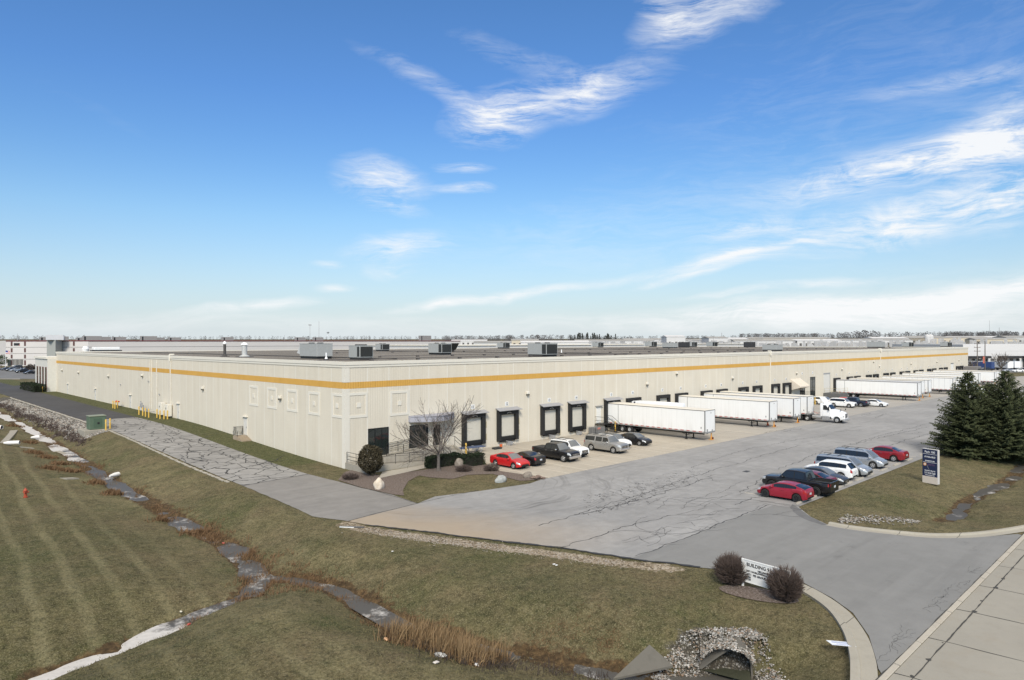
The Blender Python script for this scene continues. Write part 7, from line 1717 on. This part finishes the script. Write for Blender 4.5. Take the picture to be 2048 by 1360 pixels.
def mast(px, dd, py_top, r, label, head=None):
    p = at(px, dd); h_ = zpx(py_top, dd, px)-p[2]; t = thing('light_mast' if head != 'tower' else 'radio_mast', label, 'mast', p); MB().tube((0, 0, 0), (0, 0, h_), r, r*.6, 6).build('pole', GREY, t)
    if head == 'lamp': MB().box(-1.2, 1.2, -.4, .4, h_-.8, h_).build('lamp_head', GREY, t)
    if head == 'tower':
        b = MB()
        for k in range(5): b.box(-.9+.1*k, .9-.1*k, -.1, .1, h_*(.45+.1*k), h_*(.45+.1*k)+.4)
        b.build('antenna', GREY, t)
mast(620, 560, 649, .22, 'shorter floodlight mast above the red coping', 'lamp'); mast(638, 580, 642.5, .22, 'taller thin mast above the red coping')
mast(35, 420, 667, .16, 'thin pole above the left end of the red coped building'); mast(169, 430, 669, .14, 'thin pole near the roof corner of the red coped building'); mast(569, 560, 670, .16, 'thin pole left of the two tall masts'); mast(286, 470, 670.5, .14, 'thin pole beside the largest roof unit of the red coped building')
for px, pt, lb in ((1284, 670, 'first of a row of thin far light poles'), (1300, 671, 'thin far light pole just left of the grey roof unit'), (1338, 671, 'thin far light pole above the pale roof unit'), (1371, 672, 'thin far light pole above the black roof unit'), (1388, 672, 'thin far light pole above the second grey unit'), (1427, 672, 'thin far light pole left of the tall white boxes')): mast(px, 900, pt, .22, lb)
mast(1443.5, 1000, 665, .5, 'dark lattice pole beside the tall white boxes', 'tower'); mast(1300, 420, 675, .2, 'roof mast on the grey unit beyond the pine wood'); mast(1979, 2300, 641, .55, 'hair thin radio mast over the wooded hill'); mast(1998.5, 2300, 655, .9, 'stubby antenna mast on the wooded hill', 'tower')
p = at(656, 2300); h_ = zpx(665, 2300, 656)-p[2]; t = thing('water_tower', 'tiny distant water tower right of the two tall masts', 'water tower', p); MB().lathe([(.8, h_-3), (4.2, h_-1.5), (4.4, h_+1), (1, h_+2.6)], 12).build('tank', pm('tower_tank_grey', (.25, .27, .28), .7), t); MB().tube((0, 0, 0), (0, 0, h_-2.5), .9).build('pedestal', pm('tower_leg_pale', (.66, .68, .70), .8), t)

# ------------------------------------------------------------------ camera
cam = bpy.data.objects.new('Camera', bpy.data.cameras.new('Camera')); COL.objects.link(cam); S.camera = cam
fw_ = Vector((U[1], V[1], 0)); rt = Vector((U[0], V[0], 0)); up = Vector((0, 0, 1)); rt2 = (rt-up*ROLL).normalized(); up2 = rt2.cross(fw_).normalized()
cam.matrix_world = Matrix(((rt2.x, up2.x, -fw_.x, CX), (rt2.y, up2.y, -fw_.y, CY), (rt2.z, up2.z, -fw_.z, EYE), (0, 0, 0, 1)))
cam.data.sensor_width = 36; cam.data.lens = FPX/2048*36; cam.data.shift_y = (HOR-680)/2048; cam.data.clip_start = .5; cam.data.clip_end = 20000

# ------------------------------------------------------------------ daylight: soft sun through thin cloud, blue sky with cirrus
SUN_EL, SUN_AZ = R(38), math.atan2(-.70, -.71)      # direction towards the sun, from +X
sd_ = Vector((math.cos(SUN_EL)*math.cos(SUN_AZ), math.cos(SUN_EL)*math.sin(SUN_AZ), math.sin(SUN_EL)))
sl = bpy.data.lights.new('Sun', 'SUN'); sl.energy = 3.7; sl.angle = R(15); sl.color = (1, .92, .80)
so = bpy.data.objects.new('Sun', sl); COL.objects.link(so); so.rotation_euler = sd_.to_track_quat('Z', 'Y').to_euler()
wd = bpy.data.worlds.new('World'); S.world = wd; wd.use_nodes = True
class NW(N):
    def __init__(s, t): s.t = t; s._co = None
nw = NW(wd.node_tree); bg = wd.node_tree.nodes['Background']
sky = nw.new('ShaderNodeTexSky', sky_type='NISHITA'); sky.sun_disc = False; sky.sun_elevation = SUN_EL; sky.sun_rotation = math.pi/2-SUN_AZ
sky.altitude = 250; sky.air_density = 1.0; sky.dust_density = 1.6; sky.ozone_density = 2.2
gen = nw.new('ShaderNodeTexCoord').outputs['Generated']; dx, dy, dz = nw.sep(gen)
az0 = math.atan2(fw_.y, fw_.x)
# azimuth measured clockwise from the bearing of the yard corner, elevation above the horizon
cxr = nw.math('ADD', nw.math('MULTIPLY', dx, U[0]), nw.math('MULTIPLY', dy, V[0])); cyr = nw.math('ADD', nw.math('MULTIPLY', dx, U[1]), nw.math('MULTIPLY', dy, V[1]))
az = nw.math('ARCTAN2', cxr, cyr); el = nw.math('ARCSINE', dz)
ae = nw.comb(az, el, 0.0)
warp = nw.vadd(nw.noise(5.0, 3, ae, col=True), (-.5, -.5, 0)); aw = nw.vadd(ae, nw.vadd(warp, (.10, .05, 0), 'MULTIPLY'))
def ang(px, py):
    a_ = math.atan((px-1024)/FPX); return a_, math.atan((HOR-py)/FPX*math.cos(a_))
def puff(px, py, rx, ry, rot, amp):
    a_, e_ = ang(px, py)
    v = nw.map(aw, (a_, e_, 0), (0, 0, R(rot)), (rx/FPX, ry/FPX, 1), 'TEXTURE')
    ln = nw.new('ShaderNodeVectorMath', operation='LENGTH'); nw.put(ln.inputs[0], v)
    return nw.math('MULTIPLY', nw.mr(ln.outputs['Value'], 1.0, .0, 0, 1, True), amp)
def total(ls):
    s_ = ls[0]
    for q_ in ls[1:]: s_ = nw.math('ADD', s_, q_)
    return s_
A = total([puff(990, 235, 150, 75, 8, 1.0), puff(1120, 195, 190, 60, 12, .75), puff(870, 170, 230, 30, -24, .42), puff(1230, 160, 170, 55, 18, .36), puff(1060, 125, 260, 34, -14, .28), puff(1420, 18, 190, 55, 12, .95), puff(1330, 10, 60, 80, 60, .5), puff(765, 365, 140, 60, -8, .95), puff(790, 420, 90, 24, -8, .6),
           puff(930, 340, 80, 18, -3, .7), puff(930, 384, 80, 16, 0, .7), puff(800, 495, 130, 34, 4, .75), puff(660, 523, 40, 12, 0, .5), puff(800, 540, 80, 24, 0, .4), puff(1820, 335, 330, 48, 6, 1.15), puff(1990, 285, 150, 80, 35, .8), puff(1830, 438, 420, 52, 7, .95), puff(2030, 400, 100, 80, 40, .5), puff(1480, 462, 130, 26, 10, .5), puff(1930, 160, 190, 20, 2, .45), puff(1800, 260, 900, 420, 10, .12), puff(1250, 470, 900, 110, 4, .14), puff(1450, 520, 260, 22, 12, .45)])
Bn = total([puff(520, 610, 170, 17, 7, 1.1), puff(675, 573, 60, 13, 3, 1.0), puff(990, 592, 250, 17, 7, 1.15), puff(870, 612, 130, 13, 9, .9), puff(1480, 512, 130, 11, 14, .85), puff(1390, 548, 190, 12, 10, .8), puff(1560, 575, 260, 12, 5, .9), puff(1900, 592, 460, 34, 6, 1.25), puff(1620, 606, 420, 24, 3, .8), puff(1850, 600, 700, 70, 4, .5), puff(1200, 560, 300, 14, 8, .5), puff(300, 640, 700, 30, 1, .45), puff(1100, 648, 900, 34, 1, .5), puff(1800, 640, 700, 46, 0, .7), puff(210, 230, 330, 30, -28, .07)])
wis = nw.noise(8.0, 8, nw.map(aw, rot=(0, 0, R(-14)), sc=(.9, 3.4, 1)), .68, 1.0); fib = nw.noise(24.0, 6, nw.map(aw, rot=(0, 0, R(-17)), sc=(.55, 4.2, 1)), .72, .5)
tex = nw.math('ADD', nw.math('MULTIPLY', wis, .60), nw.math('MULTIPLY', fib, .40))
den = nw.math('ADD', nw.math('MULTIPLY', A, nw.mr(tex, .385, .66, 0, 1.45)), nw.math('MULTIPLY', Bn, nw.mr(tex, .32, .66, .05, 1.0)))
den = nw.mr(den, .03, 1.05, 0, .93)
hzn = nw.math('POWER', nw.mr(el, .30, .0, 0, 1), 2.6)
SKYMUL = nw.ramp(nw.mr(el, 0, .62), [(0, (.98, 1.12, 1.22)), (.28, (.93, 1.28, 1.46)), (.55, (.74, 1.15, 1.58)), (1, (.68, 1.12, 1.50))])
base_ = nw.mix(1.0, sky.outputs[0], SKYMUL, 'MULTIPLY')
base_ = nw.mix(nw.math('MULTIPLY', hzn, .84), base_, (7.7, 8.35, 8.75))
col = nw.mix(den, base_, (9.2, 9.3, 9.4))
# unseen overcast added above the field of view to whiten and soften ambient light
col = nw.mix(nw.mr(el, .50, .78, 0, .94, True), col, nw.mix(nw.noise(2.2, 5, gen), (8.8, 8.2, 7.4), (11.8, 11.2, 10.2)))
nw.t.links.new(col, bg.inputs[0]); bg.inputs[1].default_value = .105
S.view_settings.view_transform = 'Standard'; S.view_settings.look = 'None'; S.view_settings.gamma = 1; S.view_settings.exposure = 0; S.view_settings.use_curve_mapping = False
S.cycles.max_bounces = 6; S.cycles.transparent_max_bounces = 4; S.cycles.use_denoising = True
